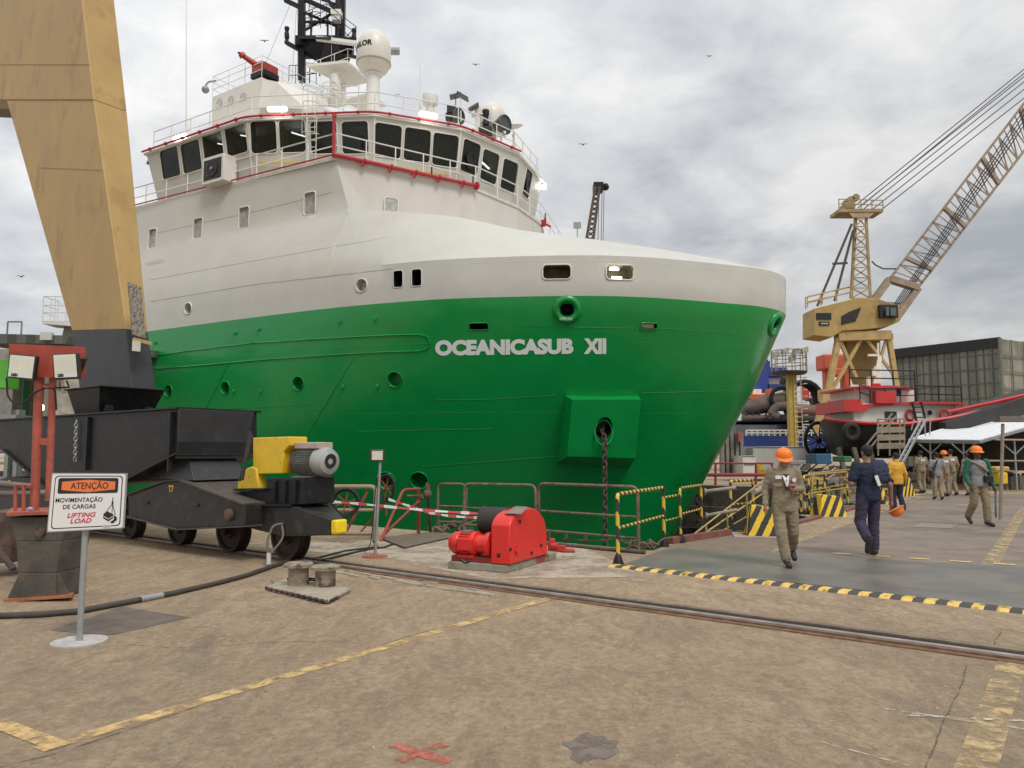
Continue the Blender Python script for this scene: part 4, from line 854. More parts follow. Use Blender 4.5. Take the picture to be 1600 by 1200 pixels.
# equaliser beam T7
eq = MB(); EO = -.62; prof = [(200, 774), (259, 753), (281, 751), (361, 781), (384, 789), (383, 821), (277, 826), (201, 806)]
E8 = [RL(x_, y_, EO) for x_, y_ in prof]; eq.prism(E8, ND*.95); eq.build('equaliser_beam', mat('dark_weathered_steel', (.018, .018, .018), .5, var=.3, scale=5, col2=(.042, .033, .027), cov=.35, sc2=4, bump=.08), crane, smooth=0, bevel=.01)
q = MB()
for a, b in ((0, 1), (1, 2), (2, 3), (3, 4)): q.bar(E8[a]+ND*.475+UP*.012, E8[b]+ND*.475+UP*.012, 1.03, .024)
for a, b in ((5, 6), (6, 7)): q.bar(E8[a]+ND*.475-UP*.012, E8[b]+ND*.475-UP*.012, 1.03, .024)
q.build('beam_flange', mat('dusty_flange', (.08, .065, .052), .75, var=.3, scale=8), crane)
q = MB(); text(q, 'T7', .145, lambda a, b: RL(263, 768, EO-.006)+(-RD)*a+UP*b, .006); q.build('bogie_marking', yellow, crane, smooth=0)
q = MB(); q.lathe([(.001, -.02), (.09, -.02), (.09, .05), (.05, .06), (.001, .06)], RL(360, 804, EO), -ND, 18, 0); q.build('pivot_pin', rust, crane, smooth=40)
for x_, y_ in ((229, 785), (306, 789)): q = MB(); q.box(RL(x_, y_, EO-.012), (.13, .03, .05), (RD, ND, UP)); q.build('lifting_lug', MATS['dark_weathered_steel'], crane, bevel=.01)
# second bogie on the far left
q = MB(); E9 = [RL(x_, y_, EO)+RD*0 for x_, y_ in ((-60, 775), (10, 745), (60, 748), (140, 788), (140, 812), (-60, 812))]; q.prism(E9, ND*.95); q.build('equaliser_beam', MATS['dark_weathered_steel'], crane, smooth=0, bevel=.01)
q = MB(); text(q, 'T8', .13, lambda a, b: RL(12, 757, EO-.006)+(-RD)*a+UP*b, .006); q.build('bogie_marking', yellow, crane, smooth=0)
# wheels
for x_, y_, rr in ((212, 826, .30), (288, 832, .32), (368, 836, .36), (457, 845, .36), (130, 820, .30), (30, 812, .3)):
    c = RL(x_, y_, -.0); c.z = .03+rr; q = MB(); q.lathe([(.001, -.09), (rr*.35, -.1), (rr*.38, -.06), (rr*.8, -.05), (rr*.86, -.09), (rr, -.09), (rr, .05), (rr*1.1, .055), (rr*1.1, .09), (.001, .09)], c-ND*.05, ND, 32); q.lathe([(.001, -.2), (rr*.22, -.2), (rr*.22, 0), (.001, 0)], c-ND*.05, ND, 14)
    q.build('rail_wheel', mat('wheel_rust_shaded', (.04, .027, .022), .65, .3, var=.35, scale=9), crane, smooth=35)  # rust colour darkened to carry the beam's shadow over the wheels
# drive truck at the near end
tr_ = MB(); TO = -.32
side(tr_, [(385, 791), (466, 792), (474, 838), (440, 838), (385, 824)], TO, .62)
n0, n1, n2, n3 = RL(466, 793, TO), RL(515, 812, TO), RL(514, 836, TO), RL(474, 838, TO)
tr_.hexa([n3, n2, n2+ND*.26, n3+ND*.6, n0, n1, n1+ND*.26, n0+ND*.6]); tr_.build('drive_truck', MATS['dark_weathered_steel'], crane, smooth=0, bevel=.012)
q = MB(); side(q, [(384, 768), (417, 762), (417, 747), (476, 746), (476, 788), (384, 790)], TO+.04, .56); q.bar(RL(368, 765, TO)+ND*.3, RL(417, 764, TO)+ND*.3, .7, .03)
q.bar(RL(385, 791, TO)+ND*.32+UP*.01, RL(456, 791, TO)+ND*.32+UP*.01, .72, .03)
for x_ in (430, 446, 462): q.box(RL(x_, 768, TO+.02), (.03, .05, .34), (RD, ND, UP))
q.build('motor_platform', black, crane, smooth=0, bevel=.01)
q = MB(); side(q, [(516, 813), (526, 812), (526, 835), (516, 836)], TO+.02, .2); q.build('buffer_pad', mat('yellow_foam', (.85, .62, .01), .6, var=.1, bump=.4, bscale=12), crane, bevel=.03)
q = MB(); side(q, [(395, 684), (452, 682), (452, 696), (443, 706), (443, 712), (440, 740), (395, 741)], TO+.12, .34, 0); q.build('coupling_guard', yellow, crane, smooth=0, bevel=.015)
q = MB(); cg = [(370, 765), (372, 750), (378, 738), (386, 731), (393, 729), (400, 732), (404, 764)]; side(q, cg, TO+.1, .16, 0); q.build('brake_guard', yellow, crane, smooth=20, bevel=.02)
mc = RL(497, 721, TO+.36); AX = -RD; q = MB(); rr = .195
q.lathe([(.001, -.42), (rr*.9, -.42), (rr, -.38), (rr, .05), (rr*1.02, .06)], mc, AX, 28, 0)
for j in range(40): t = 2*math.pi*j/40; d_ = ND*math.cos(t)+UP*math.sin(t); q.box(mc+d_*(rr+.008)+AX*-.16, (.42, .007, .034), (AX, d_.cross(AX), d_), 0)
q.lathe([(rr*1.08, .06), (rr*1.12, .08), (rr*1.12, .20), (rr*.95, .27), (rr*.6, .30), (rr*.58, .285), (.001, .285)], mc, AX, 32, 1); q.lathe([(.001, .286), (rr*.57, .287), (.001, .2871)], mc, AX, 24, 2); q.lathe([(.02, .289), (.045, .29), (.001, .295)], mc, AX, 12, 1)
q.box(mc-UP*.25-AX*.15, (.4, .42, .06), (AX, ND, UP), 0)
q.build('drive_motor', [mat('motor_grey', (.20, .20, .18), .55, .3, var=.4, scale=9), mat('motor_light_grey', (.34, .35, .35), .45, .2), blackp], crane, smooth=35)
q = MB(); q.box(mc+UP*(rr+.045)-AX*.12, (.56, .3, .1), (AX, ND, UP)); q.build('terminal_box', mat('box_pinkish_grey', (.42, .35, .30), .6, var=.2), crane, bevel=.015)
q = MB(); q.lathe([(.001, -.5), (.1, -.5), (.12, -.44), (.2, -.44), (.2, -.38)], mc, AX, 20); q.build('motor_coupling', rust, crane, smooth=40)
# cable loop from the truck to the ground
q = MB(); a = RL(440, 818, TO-.02); q.tube([a+V((.02, -.0, .0)), a+V((-.1, -.08, -.02)), a+V((-.18, -.12, -.25)), RL(419, 870, TO-.2), RL(419, 895, TO-.35), G(426, 912), G(440, 917)+UP*.02], .017, 8, rad=.25, k=0); q.tube([a, a+V((.06, -.06, -.2)), RL(421, 868, TO-.2)], .017, 8, rad=.2, k=0); q.tube([RL(420, 866, TO-.2), RL(420, 884, TO-.3)], .035, 8, k=1); q.build('supply_cable', [mat('cable_grey', (.16, .14, .12), .7), mat('cable_sleeve', (.4, .38, .34), .7)], crane, smooth=60)
q = MB(); q.tube([RL(391, 675, -.1), RL(384, 715, -.3), RL(378, 750, -.4)], .03, 8, rad=.2); q.tube([RL(394, 680, -.1), RL(386, 715, -.3), RL(374, 752, -.4)], .022, 8, rad=.2); q.build('hydraulic_hose', rubber, crane, smooth=60)
# ---------------------------------------------------------------- bollard pair
bs = MB(); f_ = [G(x_, y_) for x_, y_ in ((416, 922), (455, 905), (549, 925), (512, 944))]
bl = thing('mooring_bollard', 'pair of worn concrete-coloured bollard posts on a chained base plate', 'bollard', (f_[0]+f_[2])/2)
bs.prism(f_, UP*.05, 0); bs.build('bollard_base', conc, bl, bevel=.02)
for x_, yt, yb in ((466, 880, 920), (508, 884, 922)):
    o = G(x_, yb); h = at(x_, yt, o.y).z; q = MB(); q.lathe([(.125, .04), (.12, h-.07), (.13, h-.05), (.175, h-.04), (.175, h-.005), (.15, h+.01), (.001, h+.012)], o, UP, 24); q.build('bollard_post', mat('bollard_rust_concrete', (.27, .225, .16), .85, var=.35, scale=9, col2=(.09, .065, .05), cov=.4, sc2=6, bump=.6), bl, smooth=40)
q = MB(); chain(q, f_[0]+UP*.02, f_[3]+UP*.02-V((0, .03, 0)), .085, .011); chain(q, f_[3]+UP*.02, f_[3].lerp(f_[2], .45)+UP*.02, .085, .011); q.build('bollard_chain', rust, bl, smooth=60); q = MB(); chain(q, G(450, 915)+UP*.08, G(500, 917)+UP*.09, .07, .01); q.build('bollard_chain', rust, bl, smooth=60)
# thick cable lying on the ground
q = MB(); pts = [G(x_, y_)+UP*.03 for x_, y_ in ((-60, 966), (0, 967), (60, 965), (120, 960), (200, 945), (270, 931), (330, 917), (380, 904), (420, 890), (450, 880), (470, 873))]; q.tube(pts, [.032]*6+[.03]*5, 12, k=0)
for i in range(7): a = pts[4].lerp(pts[5], .3+i*.07); q.lathe([(.034, -.02), (.04, 0), (.034, .02)], a, (pts[5]-pts[4]), 10, 1)
tag(q.build('ground_cable', [mat('hose_dusty_rubber', (.055, .048, .04), .7, var=.3, scale=9), galv], smooth=60), 'thick dusty black cable curving over the ground to the crane', 'cable')
q = MB(); q.tube([G(x_, y_)+UP*.015 for x_, y_ in ((505, 877), (540, 868), (575, 860), (600, 857), (640, 842))], .022, 8); q.tube([G(x_, y_)+UP*.015 for x_, y_ in ((470, 880), (540, 862), (590, 856), (583, 846))], .018, 8); tag(q.build('ground_cable', rubber, smooth=60), 'thin black cables running from the bogie to the floodlight stand', 'cable')
# ---------------------------------------------------------------- warning sign
b_ = G(124, 1003); ws_ = thing('warning_sign', 'white warning sign with orange heading on a thin grey post', 'sign', b_)
q = MB(); q.lathe([(.001, 0), (.225, 0), (.225, .012), (.001, .014)], b_, UP, 40, 0); q.build('sign_base', mat('base_white_steel', (.42, .41, .39), .6, var=.25, scale=14), ws_, smooth=40)
pt = at(134, 820, b_.y); q = MB(); q.tube([b_, pt+UP*.1], .026, 16); q.build('sign_post', galv, ws_, smooth=60)
Yp = b_.y-.06; cr = [at(x_, y_, Yp) for x_, y_ in ((81, 739), (198, 739.5), (193, 825.5), (73, 832))]
# panel turned slightly: an affine frame through its corners
uX = (cr[1]-cr[0]); uY = (cr[3]-cr[0]); 
def sp(u, v, d=0): return cr[0]*(1-u)*(1-v)+cr[1]*u*(1-v)+cr[2]*u*v+cr[3]*(1-u)*v+V((0, -d, 0))
def srect(mb, u0, v0, u1, v1, d, k, rad=.03, asp=1.22):
    q_ = []
    for cx_, cy_, a0 in ((u1-rad, v1-rad*asp, 0), (u0+rad, v1-rad*asp, 90), (u0+rad, v0+rad*asp, 180), (u1-rad, v0+rad*asp, 270)):
        for i in range(6): a = R(a0+18*i); q_.append(sp(cx_+rad*math.cos(a), cy_+rad*asp*math.sin(a), d))
    return mb.add(q_, [list(range(len(q_)))], k)
q = MB(); q.hexa([sp(0, 1, 0), sp(1, 1, 0), sp(1, 1, -.02), sp(0, 1, -.02), sp(0, 0, 0), sp(1, 0, 0), sp(1, 0, -.02), sp(0, 0, -.02)]); fo = q.build('sign_panel', [mat('sign_grey_edge', (.30, .31, .31), .5)], ws_, smooth=0)
q = MB(); srect(q, .012, .015, .988, .985, .001, 0, .03); srect(q, .05, .045, .955, .95, .002, 1, .05); srect(q, .063, .062, .942, .933, .003, 0, .045); srect(q, .10, .085, .90, .355, .004, 1, .03)
q.add([sp(u, v, .005) for u, v in ((.15, .15), (.50, .115), (.86, .15), (.86, .29), (.50, .335), (.15, .29))], [list(range(6))], 2)
def stx(s_, u, v, h, k, bold, wfit=None, shear=0, d=.006):
    a0, a1, b0, b1 = text_width(s_, 1, bold); W_ = wfit; 
    def f(a, b): x_ = (a-a0)/(a1-a0); y_ = b/.72; return sp(u+W_*x_+shear*y_*h, v-h*y_, d)
    text(q, s_, 1, f, bold, k)
stx('ATENÇÃO', .27, .275, .115, 1, .012, .50); stx('MOVIMENTAÇÃO', .085, .50, .075, 1, .012, .62); stx('DE CARGAS', .19, .615, .075, 1, .012, .43)
stx('LIFTING', .255, .765, .08, 3, .02, .36, .22); stx('LOAD', .30, .865, .08, 3, .02, .27, .22)
def sline(pts, w_, k=1, d=.006):
    for (u0, v0), (u1, v1) in zip(pts, pts[1:]):
        l = math.hypot(u1-u0, v1-v0) or 1; nx, ny = -(v1-v0)/l*w_, (u1-u0)/l*w_; q.add([sp(u0+nx, v0+ny, d), sp(u1+nx, v1+ny, d), sp(u1-nx, v1-ny, d), sp(u0-nx, v0-ny, d)], [(0, 1, 2, 3)], k)
sline([(.84, .44), (.84, .52)], .005); sline([(.84, .54), (.76, .70)], .004); sline([(.84, .54), (.84, .72)], .004); sline([(.84, .54), (.885, .75)], .004); sline([(.84, .50), (.83, .54), (.85, .54), (.84, .50)], .006)
q.add([sp(u, v, .006) for u, v in ((.73, .72), (.78, .68), (.86, .74), (.86, .80), (.80, .86), (.73, .80))], [list(range(6))], 1); q.add([sp(u, v, .006) for u, v in ((.87, .75), (.91, .80), (.91, .84), (.86, .90), (.82, .88), (.87, .83))], [list(range(6))], 1); sline([(.74, .77), (.80, .82), (.86, .77)], .005, 0, .007)
q.add([sp(.78+.055*math.cos(t), .945+.025*math.sin(t), .004) for t in [R(20*i) for i in range(18)]], [list(range(18))], 4)
q.build('sign_face', [mat('sign_white', (.74, .74, .73), .4, var=.02), mat('sign_black', (.02, .02, .022), .45), mat('sign_orange', (.78, .20, .05), .45, var=.03), mat('sign_red', (.55, .03, .05), .45), mat('sign_mark_grey', (.5, .42, .4), .5)], fo, smooth=0)
# ---------------------------------------------------------------- floodlight tower on its pedestal
bb_ = [G(5, 940), G(112, 932)]; yb = bb_[0].y; ft = thing('floodlight_tower', 'dull red twin-pole floodlight tower on a dark steel pedestal', 'floodlight', (bb_[0]+bb_[1])/2)
def T(x_, y_, dy=0): return at(x_, y_, yb+dy)
q = MB(); q.hexa([T(5, 941), T(113, 934), T(118, 925, .75), T(22, 930, .75), T(5, 937), T(113, 930), T(118, 921, .75), T(22, 926, .75)]); q.build('pedestal_foot', mat('foot_orange_rust', (.34, .12, .05), .75, var=.3, scale=8), ft)
pm = mat('pedestal_grey_steel', (.075, .07, .06), .7, var=.35, scale=4, col2=(.12, .085, .06), cov=.35, sc2=5, bump=.2)
q = MB()
lvl = [(31, 87, 936), (28, 88, 895), (25, 96, 845), (14, 104, 808)]
rs = []
for xl, xr, y_ in lvl: a = T(xl, y_, .1); b = T(xr, y_, .1); b.z = a.z; rs.append([a, b, b+V((.05, .5, 0)), a+V((.05, .5, 0))])
rings(q, rs); q.build('pedestal_column', pm, ft, smooth=0, bevel=.01)
for pts in (((10, 938), (33, 890), (36, 938)), ((108, 932), (86, 888), (84, 934))): q = MB(); q.prism([T(x_, y_, .12) for x_, y_ in pts], V((0, .03, 0))); q.build('pedestal_gusset', pm, ft)
q = MB(); q.lathe([(.001, 0), (.055, 0), (.055, .03), (.001, .03)], T(64, 831, .08), V((0, -1, 0)), 18); q.build('round_boss', rust, ft, smooth=40)
q = MB(); q.hexa([T(10, 806), T(112, 803), T(118, 797, .6), T(18, 799, .6), T(10, 801), T(112, 798), T(118, 792, .6), T(18, 794, .6)]); q.build('top_plate', dullred, ft)
q = MB(); q.tube([T(24, 798, .2), T(24, 758, .2)], .02, 8); q.tube([T(37, 798, .2), T(37, 758, .2), T(50, 758, .2)], .02, 8); q.tube([T(24, 758, .2), T(37, 758, .2)], .015, 6); q.build('stub_frame', dullred, ft)
q = MB(); q.tube([T(45, 795, .05), T(51, 795, .05)], .02, 10); q.build('lamp_bottle', mat('lilac_plastic', (.35, .35, .6), .4), ft)
pw = .3; q = MB()
for a, b in (((54, 795), (62, 560)), ((76, 782), (84, 560))): q.tube([T(*a, pw), T(*b, pw)], .05 if a[0] < 60 else .04, 12)
q.bar(T(56, 690, pw), T(80, 690, pw), .05, .08); q.bar(T(60, 602, pw), T(84, 602, pw), .04, .04); q.build('twin_pole', dullred, ft, smooth=50)
q = MB(); q.prism([T(x_, y_, .22) for x_, y_ in ((14, 537), (133, 542), (133, 585), (128, 592), (58, 589), (14, 588))], V((0, .012, 0)), 0); text(q, '7', .17, lambda a, b: T(123, 577, .20)+V((a, 0, b)), .01, k=1); q.build('lamp_board', [mat('board_red', (.33, .055, .03), .6, var=.25, scale=5), blackp], ft, smooth=0)
lens = mat('led_lens', (.62, .64, .60), .3, var=.03)
for i, pts in enumerate((((14, 552), (57, 556), (52, 594), (10, 590)), ((81, 553), (120, 551), (123, 591), (84, 593)))):
    A4 = [T(x_, y_, .02) for x_, y_ in pts]; q = MB(); q.prism([p for p in A4], V((0, .07, 0)), 0); fl2 = q.build('led_floodlight', blackp, ft, smooth=0, bevel=.01)
    def fp(u, v, d=.004): return A4[0]*(1-u)*(1-v)+A4[1]*u*(1-v)+A4[2]*u*v+A4[3]*(1-u)*v+V((0, -d, 0))
    q = MB(); q.quad(fp(.06, .05), fp(.95, .05), fp(.95, .94), fp(.06, .94), k=0)
    for a in range(7):
        for b in range(7): u, v = .12+a*.115, .10+b*.095; q.quad(fp(u, v, .006), fp(u+.075, v, .006), fp(u+.075, v+.06, .006), fp(u, v+.06, .006), k=1)
    q.quad(fp(.16, .84, .006), fp(.46, .84, .006), fp(.46, .90, .006), fp(.16, .90, .006), k=2) if False else text(q, 'LED', .07, lambda a, b: fp(.18+a*1.9, .90-b*1.9, .006), .008, 2)
    q.build('floodlight_lens', [lens, mat('led_cell', (.72, .70, .52), .3), blackp], fl2, smooth=0)
q = MB(); q.tube([T(10, 590, .1), T(12, 620, .1), T(22, 631, .1), T(40, 628, .1), T(56, 612, .1), T(70, 606, .1), T(86, 607, .1), T(88, 640, .2)], .011, 6, rad=.1); q.tube([T(104, 595, .1), T(108, 605, .2), T(84, 606, .2)], .01, 6); q.build('lamp_cable', rubber, ft, smooth=60)
# ---------------------------------------------------------------- small floodlight on a stand with a round red foot
b_ = G(586, 870); fs_ = thing('floodlight_stand', 'small square floodlight on a thin post with a round red foot', 'floodlight', b_)
def S_(x_, y_, d=0): return at(x_, y_, b_.y+d)
q = MB(); q.lathe([(.001, 0), (.20, 0), (.20, .015), (.03, .02), (.001, .02)], b_, UP, 32); q.build('stand_foot', dullred, fs_, smooth=40)
q = MB(); q.tube([b_, S_(594, 722)], .024, 12); q.tube([S_(594, 735), S_(590, 745)], .01, 5); q.build('stand_post', galv, fs_, smooth=60)
q = MB(); q.box(S_(589.5, 711.5, -.02), (.225, .09, .19)); h_ = q.build('lamp_head', mat('brown_housing', (.06, .035, .03), .5), fs_, bevel=.012)
q = MB(); q.box(S_(589.5, 711.5, -.07), (.175, .006, .145)); q.build('lamp_glass', mat('lamp_glass_cream', (.62, .62, .52), .2, var=.25, scale=14), h_)
q = MB(); q.tube([S_(588, 745, .02), S_(584, 800, .03), S_(580, 850, .02), G(570, 862)], .008, 5, rad=.3); q.build('lamp_cable', rubber, fs_, smooth=60)
# ---------------------------------------------------------------- railings at the dock edge
def hoop(name, pts_base, h, label, m, r=.028, mids=(.53, .2), rad=.14, group='rusty hoop railings along the dock edge'):
    a, b = G(*pts_base[0]), G(*pts_base[1]); u = UP*h; t = thing(name, label, 'railing', (a+b)/2, group)
    q = MB(); q.tube([a, a+u, b+u, b], r, 10, rad=rad); q.build('hoop_frame', m, t, smooth=60)
    for f_ in mids: q = MB(); q.tube([a+u*f_, b+u*f_], r*.75, 8); q.build('mid_rail', m, t, smooth=60)
    return t
brn = mat('brown_pipe_rust', (.17, .115, .08), .7, var=.3, scale=8, col2=(.09, .06, .045), cov=.4, sc2=7, bump=.2)
tanp = mat('tan_dusty_pipe', (.30, .24, .165), .75, var=.25, scale=8, bump=.2)
hoop('hoop_railing', ((684, 830), (728, 832)), 1.0, 'narrow brown rusty hoop railing, leftmost of the four', brn)
hoop('hoop_railing', ((725, 836), (837, 842)), 1.03, 'wide brown rusty hoop railing behind the red winch', brn)
hoop('hoop_railing', ((842, 846), (998, 862)), 1.08, 'wide brown rusty hoop railing in front of the anchor chain', brn)
hoop('hoop_railing', ((-500+960, 842), (586, 842)), 1.0, 'tan dusty hoop railing hung with a coiled hose', tanp, .046, (.55, .1), .12)
for x_, y_ in ((1013, 857), (988, 853), (858, 843), (915, 848), (885, 846), (737, 834)):
    q = MB(); p = G(x_, y_); q.hexa([p+V(v) for v in ((-.05, -.02, 0), (.05, -.02, 0), (.05, .02, 0), (-.05, .02, 0), (-.02, -.02, .14), (.02, -.02, .14), (.02, .02, .14), (-.02, .02, .14))]); tag(q.build('rail_bracket', rust, bevel=.01), 'small rusty steel lug standing on the dock coping by the hoop railings', 'bracket', 'rusty lugs on the dock coping')
# debris and rope at the coping
for x0, y0, lab, n_ in ((705, 830, 'heap of rope and scrap at the foot of the narrow hoop railing', 26), (1000, 857, 'rope and scrap lying along the dock edge below the chain', 16)):
    q = MB()
    for i in range(n_): p = G(x0+random.uniform(-25, 22), y0+random.uniform(-3, 3)); d_ = V((random.uniform(-.2, .2), random.uniform(-.1, .1), random.uniform(0, .12))); q.tube([p+UP*.02, p+d_+UP*.08, p+d_*1.6+V((.05, .03, .02))], random.uniform(.012, .03), 6, rad=.1)
    tag(q.build('scrap_rope', brn, smooth=60), lab, 'debris', kind='stuff')
q = MB(); q.tube([G(x_, y_)+UP*.03 for x_, y_ in ((855, 852), (900, 856), (960, 862), (1008, 866))], .03, 8); q.tube([G(x_, y_)+UP*.07 for x_, y_ in ((880, 848), (930, 852), (975, 846))], .015, 6); tag(q.build('steel_bar', rust, smooth=60), 'long rusty bar lying on the dock edge by the winch', 'bar')
q = MB(); a = G(870, 862); q.box(a+UP*.06, (.3, .1, .1), (V((.95, -.3, 0)).normalized(), V((.3, .95, 0)).normalized(), UP)); q.box(a+UP*.14+V((-.08, 0, 0)), (.1, .08, .16)); q.lathe([(.001, 0), (.06, 0), (.06, .12), (.001, .12)], a+V((-.1, 0, .1)), V((1, -.3, 0)), 12); q.box(a+V((.18, -.06, .03)), (.22, .2, .04)); tag(q.build('red_clamp', redp, bevel=.01), 'small red steel clamp on the ground right of the winch', 'clamp')
pl = MB(); P4_ = [G(594, 843), G(665, 834), G(725, 837), G(632, 858)]; pl.prism([p+UP*.02 for p in P4_], UP*.015); tag(pl.build('steel_plate', mat('brown_chequer_plate', (.15, .115, .085), .7, var=.25, scale=6, bump=.3)), 'brown steel plate bridging the dock edge by the red props', 'steel plate')
# red props, valve and hose reels
rdm = mat('red_brown_bar', (.30, .05, .04), .6, var=.2)
q = MB(); q.tube([G(595, 846)+UP*0, at(630, 765, 15.5), at(656, 764, 15.5)], .03, 8, rad=.1); q.tube([at(597, 838, 15), at(655, 783, 15.5)], .025, 8); q.tube([at(654, 766, 15.5), G(654, 836)], .035, 8); q.tube([at(540, 833, 15.2), at(574, 769, 15.4)], .025, 8); q.tube([at(560, 835, 15.2), at(600, 790, 15.4)], .02, 8); tag(q.build('red_brace_frame', rdm, smooth=60), 'red pipe brace frame leaning at the dock edge by the hose reels', 'brace')
q = MB(); q.tube([G(673, 833), at(667, 755, 15.3)], .03, 8); q.tube([at(636, 775, 15.3), at(672, 776, 15.3)], .028, 8); q.sph(at(668, 772, 15.2), .09, 10); q.sph(at(660, 777, 15.2), .06, 8); q.tube([at(668, 770, 15.2), at(668, 757, 15.2)], .05, 8); tag(q.build('standpipe_valve', rust, smooth=60), 'rusty standpipe with a valve cluster at the dock edge', 'valve')
for i, (x_, y_, rr, sx_, lab) in enumerate(((540, 785, .245, 1, 'black hose coiled on the tan hoop railing beside the bogie'), (604, 762, .24, .72, 'black hose coiled behind the small floodlight post'))):
    q = MB(); c = at(x_, y_, 14.2 if i == 0 else 15.0); rx_ = V((sx_, -.3*i, 0))
    for k_ in range(5): o = V((random.uniform(-.015, .015), -.04+k_*.025, random.uniform(-.015, .015))); q.tube([c+o+rx_*(rr-(k_ % 3)*.018)*math.cos(t)+UP*(rr-(k_ % 3)*.018)*math.sin(t)*1.05 for t in [2*math.pi*j/28 for j in range(28)]], .019, 7, True, k=0)
    for a in range(3): t = math.pi*a/3+.3; q.bar(c-rx_*rr*math.cos(t)-UP*rr*math.sin(t), c+rx_*rr*math.cos(t)+UP*rr*math.sin(t), .02, .02, k=1)
    q.tube([c-UP*rr, c-UP*(rr+.3)], .02, 6, k=1); tag(q.build('hose_reel', [rubber, rdm], smooth=60), lab, 'hose reel')
# ---------------------------------------------------------------- red winch on a concrete pad
wb_ = [G(x_, y_) for x_, y_ in ((700, 889), (793, 896), (870, 873), (775, 864))]
q = MB(); q.prism(wb_, UP*.11, 0); q.v = q.v; tag(q.build('winch_plinth', mat('plinth_concrete', (.26, .25, .19), .85, var=.3, scale=5, bump=.4, col2=(.24, .05, .04), cov=.3, sc2=2.5), bevel=.015), 'low concrete plinth stained red under the winch', 'plinth')
wn_ = thing('winch', 'bright red electric rope winch on a concrete plinth', 'winch', (wb_[0]+wb_[2])/2+UP*.11)
wf0 = G(795, 884, .11); wd_ = (G(858, 866, .11)-wf0); wl = wd_.length; wd_.normalize(); wc_ = V((-wd_.y, wd_.x, 0)); wc_ = wc_ if wc_.x < 0 else -wc_   # wc_: away from the visible gearbox face towards the drum
def WF(x_, y_, d=0): return pln(x_, y_, wf0+wc_*d, wc_)
rw = mat('winch_red', (.66, .025, .02), .33, var=.08, col2=(.5, .03, .02), cov=.15, sc2=5)
gb = [(796, 883), (856, 866), (854, 826), (851, 812), (845, 802), (836, 795), (828, 793), (818, 796), (806, 804), (800, 812), (797, 822)]
q = MB(); q.prism([WF(x_, y_) for x_, y_ in gb], wc_*.30); q.build('gearbox', rw, wn_, smooth=30, bevel=.02)
q = MB(); q.box(WF(810, 858, -.012), (.07, .02, .09), (wd_, wc_, UP), 0); q.lathe([(.001, 0), (.045, 0), (.045, .03), (.03, .035), (.001, .035)], WF(807, 861, 0), -wc_, 16, 0)
q.build('gearbox_fitting', [rw, blackp], wn_)
for x_, y_ in ((830, 864), (797, 858), (812, 815), (845, 852)): q = MB(); q.lathe([(.001, 0), (.022, 0), (.022, .02), (.001, .02)], WF(x_, y_, 0), -wc_, 10); q.build('drain_plug', blackp, wn_)
q = MB(); q.box(WF(826, 826, -.003), (.16, .006, .035), (wd_, wc_, UP)); q.build('maker_plate', mat('plate_red', (.58, .05, .04), .35), wn_)
q = MB()
np_ = [at(788, 805, wf0.y+.25), at(815, 806, wf0.y+.1), at(824, 795, wf0.y+.35), at(806, 794, wf0.y+.5)]
q.prism([a+UP*.02 for a in np_], UP*.01, 0); q.build('name_plate', mat('plate_grey', (.28, .24, .2), .4, .5), wn_)
dc = wf0+wc_*.50+wd_*.52+UP*.56; dr_ = .19; q = MB(); q.lathe([(.001, -.26), (dr_*1.08, -.26), (dr_*1.08, -.24), (dr_*.98, -.235)]+[(dr_*(.98+.03*(i % 2)), -.235+i*.018) for i in range(22)]+[(dr_*1.05, .17), (dr_*1.05, .19), (.001, .19)], dc, wc_, 36); q.build('rope_drum', mat('rope_black', (.035, .03, .028), .75, var=.3, bump=.3), wn_, smooth=20)
mc2 = wf0+wc_*.64+wd_*.16+UP*.25; q = MB(); mr2 = .165; q.lathe([(.001, .36), (mr2*.75, .36), (mr2*.98, .30), (mr2*1.02, .22), (mr2*.92, .2), (mr2*.92, .02), (mr2*1.05, 0), (mr2*1.05, -.06), (mr2*.8, -.08), (mr2*.8, -.22), (mr2*1.08, -.24), (mr2*1.08, -.30), (.001, -.32)], mc2, wc_, 30)
for j in range(26): t = 2*math.pi*j/26; d_ = wd_*math.cos(t)+UP*math.sin(t); q.box(mc2+d_*(mr2*.95)+wc_*.11, (.17, .006, .025), (wc_, d_.cross(wc_), d_))
q.box(mc2-wd_*mr2*.98+wc_*.05, (.24, .06, .15), (wc_, wd_, UP)); q.box(mc2-UP*.17+wc_*.08, (.26, .26, .04), (wc_, wd_, UP)); q.build('winch_motor', rw, wn_, smooth=35, bevel=.006)
q = MB(); q.box(mc2+UP*(mr2+.0)+wc_*.1, (.12, .14, .04), (wc_, wd_, UP)); q.build('motor_plate', MATS['plate_grey'], wn_)
q = MB(); q.box(wf0+wc_*.55+wd_*.35+UP*.04, (.8, .6, .08), (wc_, wd_, UP)); q.build('bed_frame', mat('dark_red', (.22, .02, .02), .6), wn_)
q = MB(); q.box(WF(808, 868, -.02)*0+at(779, 868, wf0.y-.1), (.05, .03, .06)); q.tube([at(720, 874, wf0.y-.25), at(727, 880, wf0.y-.25), at(735, 876, wf0.y-.25)], .02, 6, rad=.05); q.build('shackle', blackp, wn_, smooth=50)
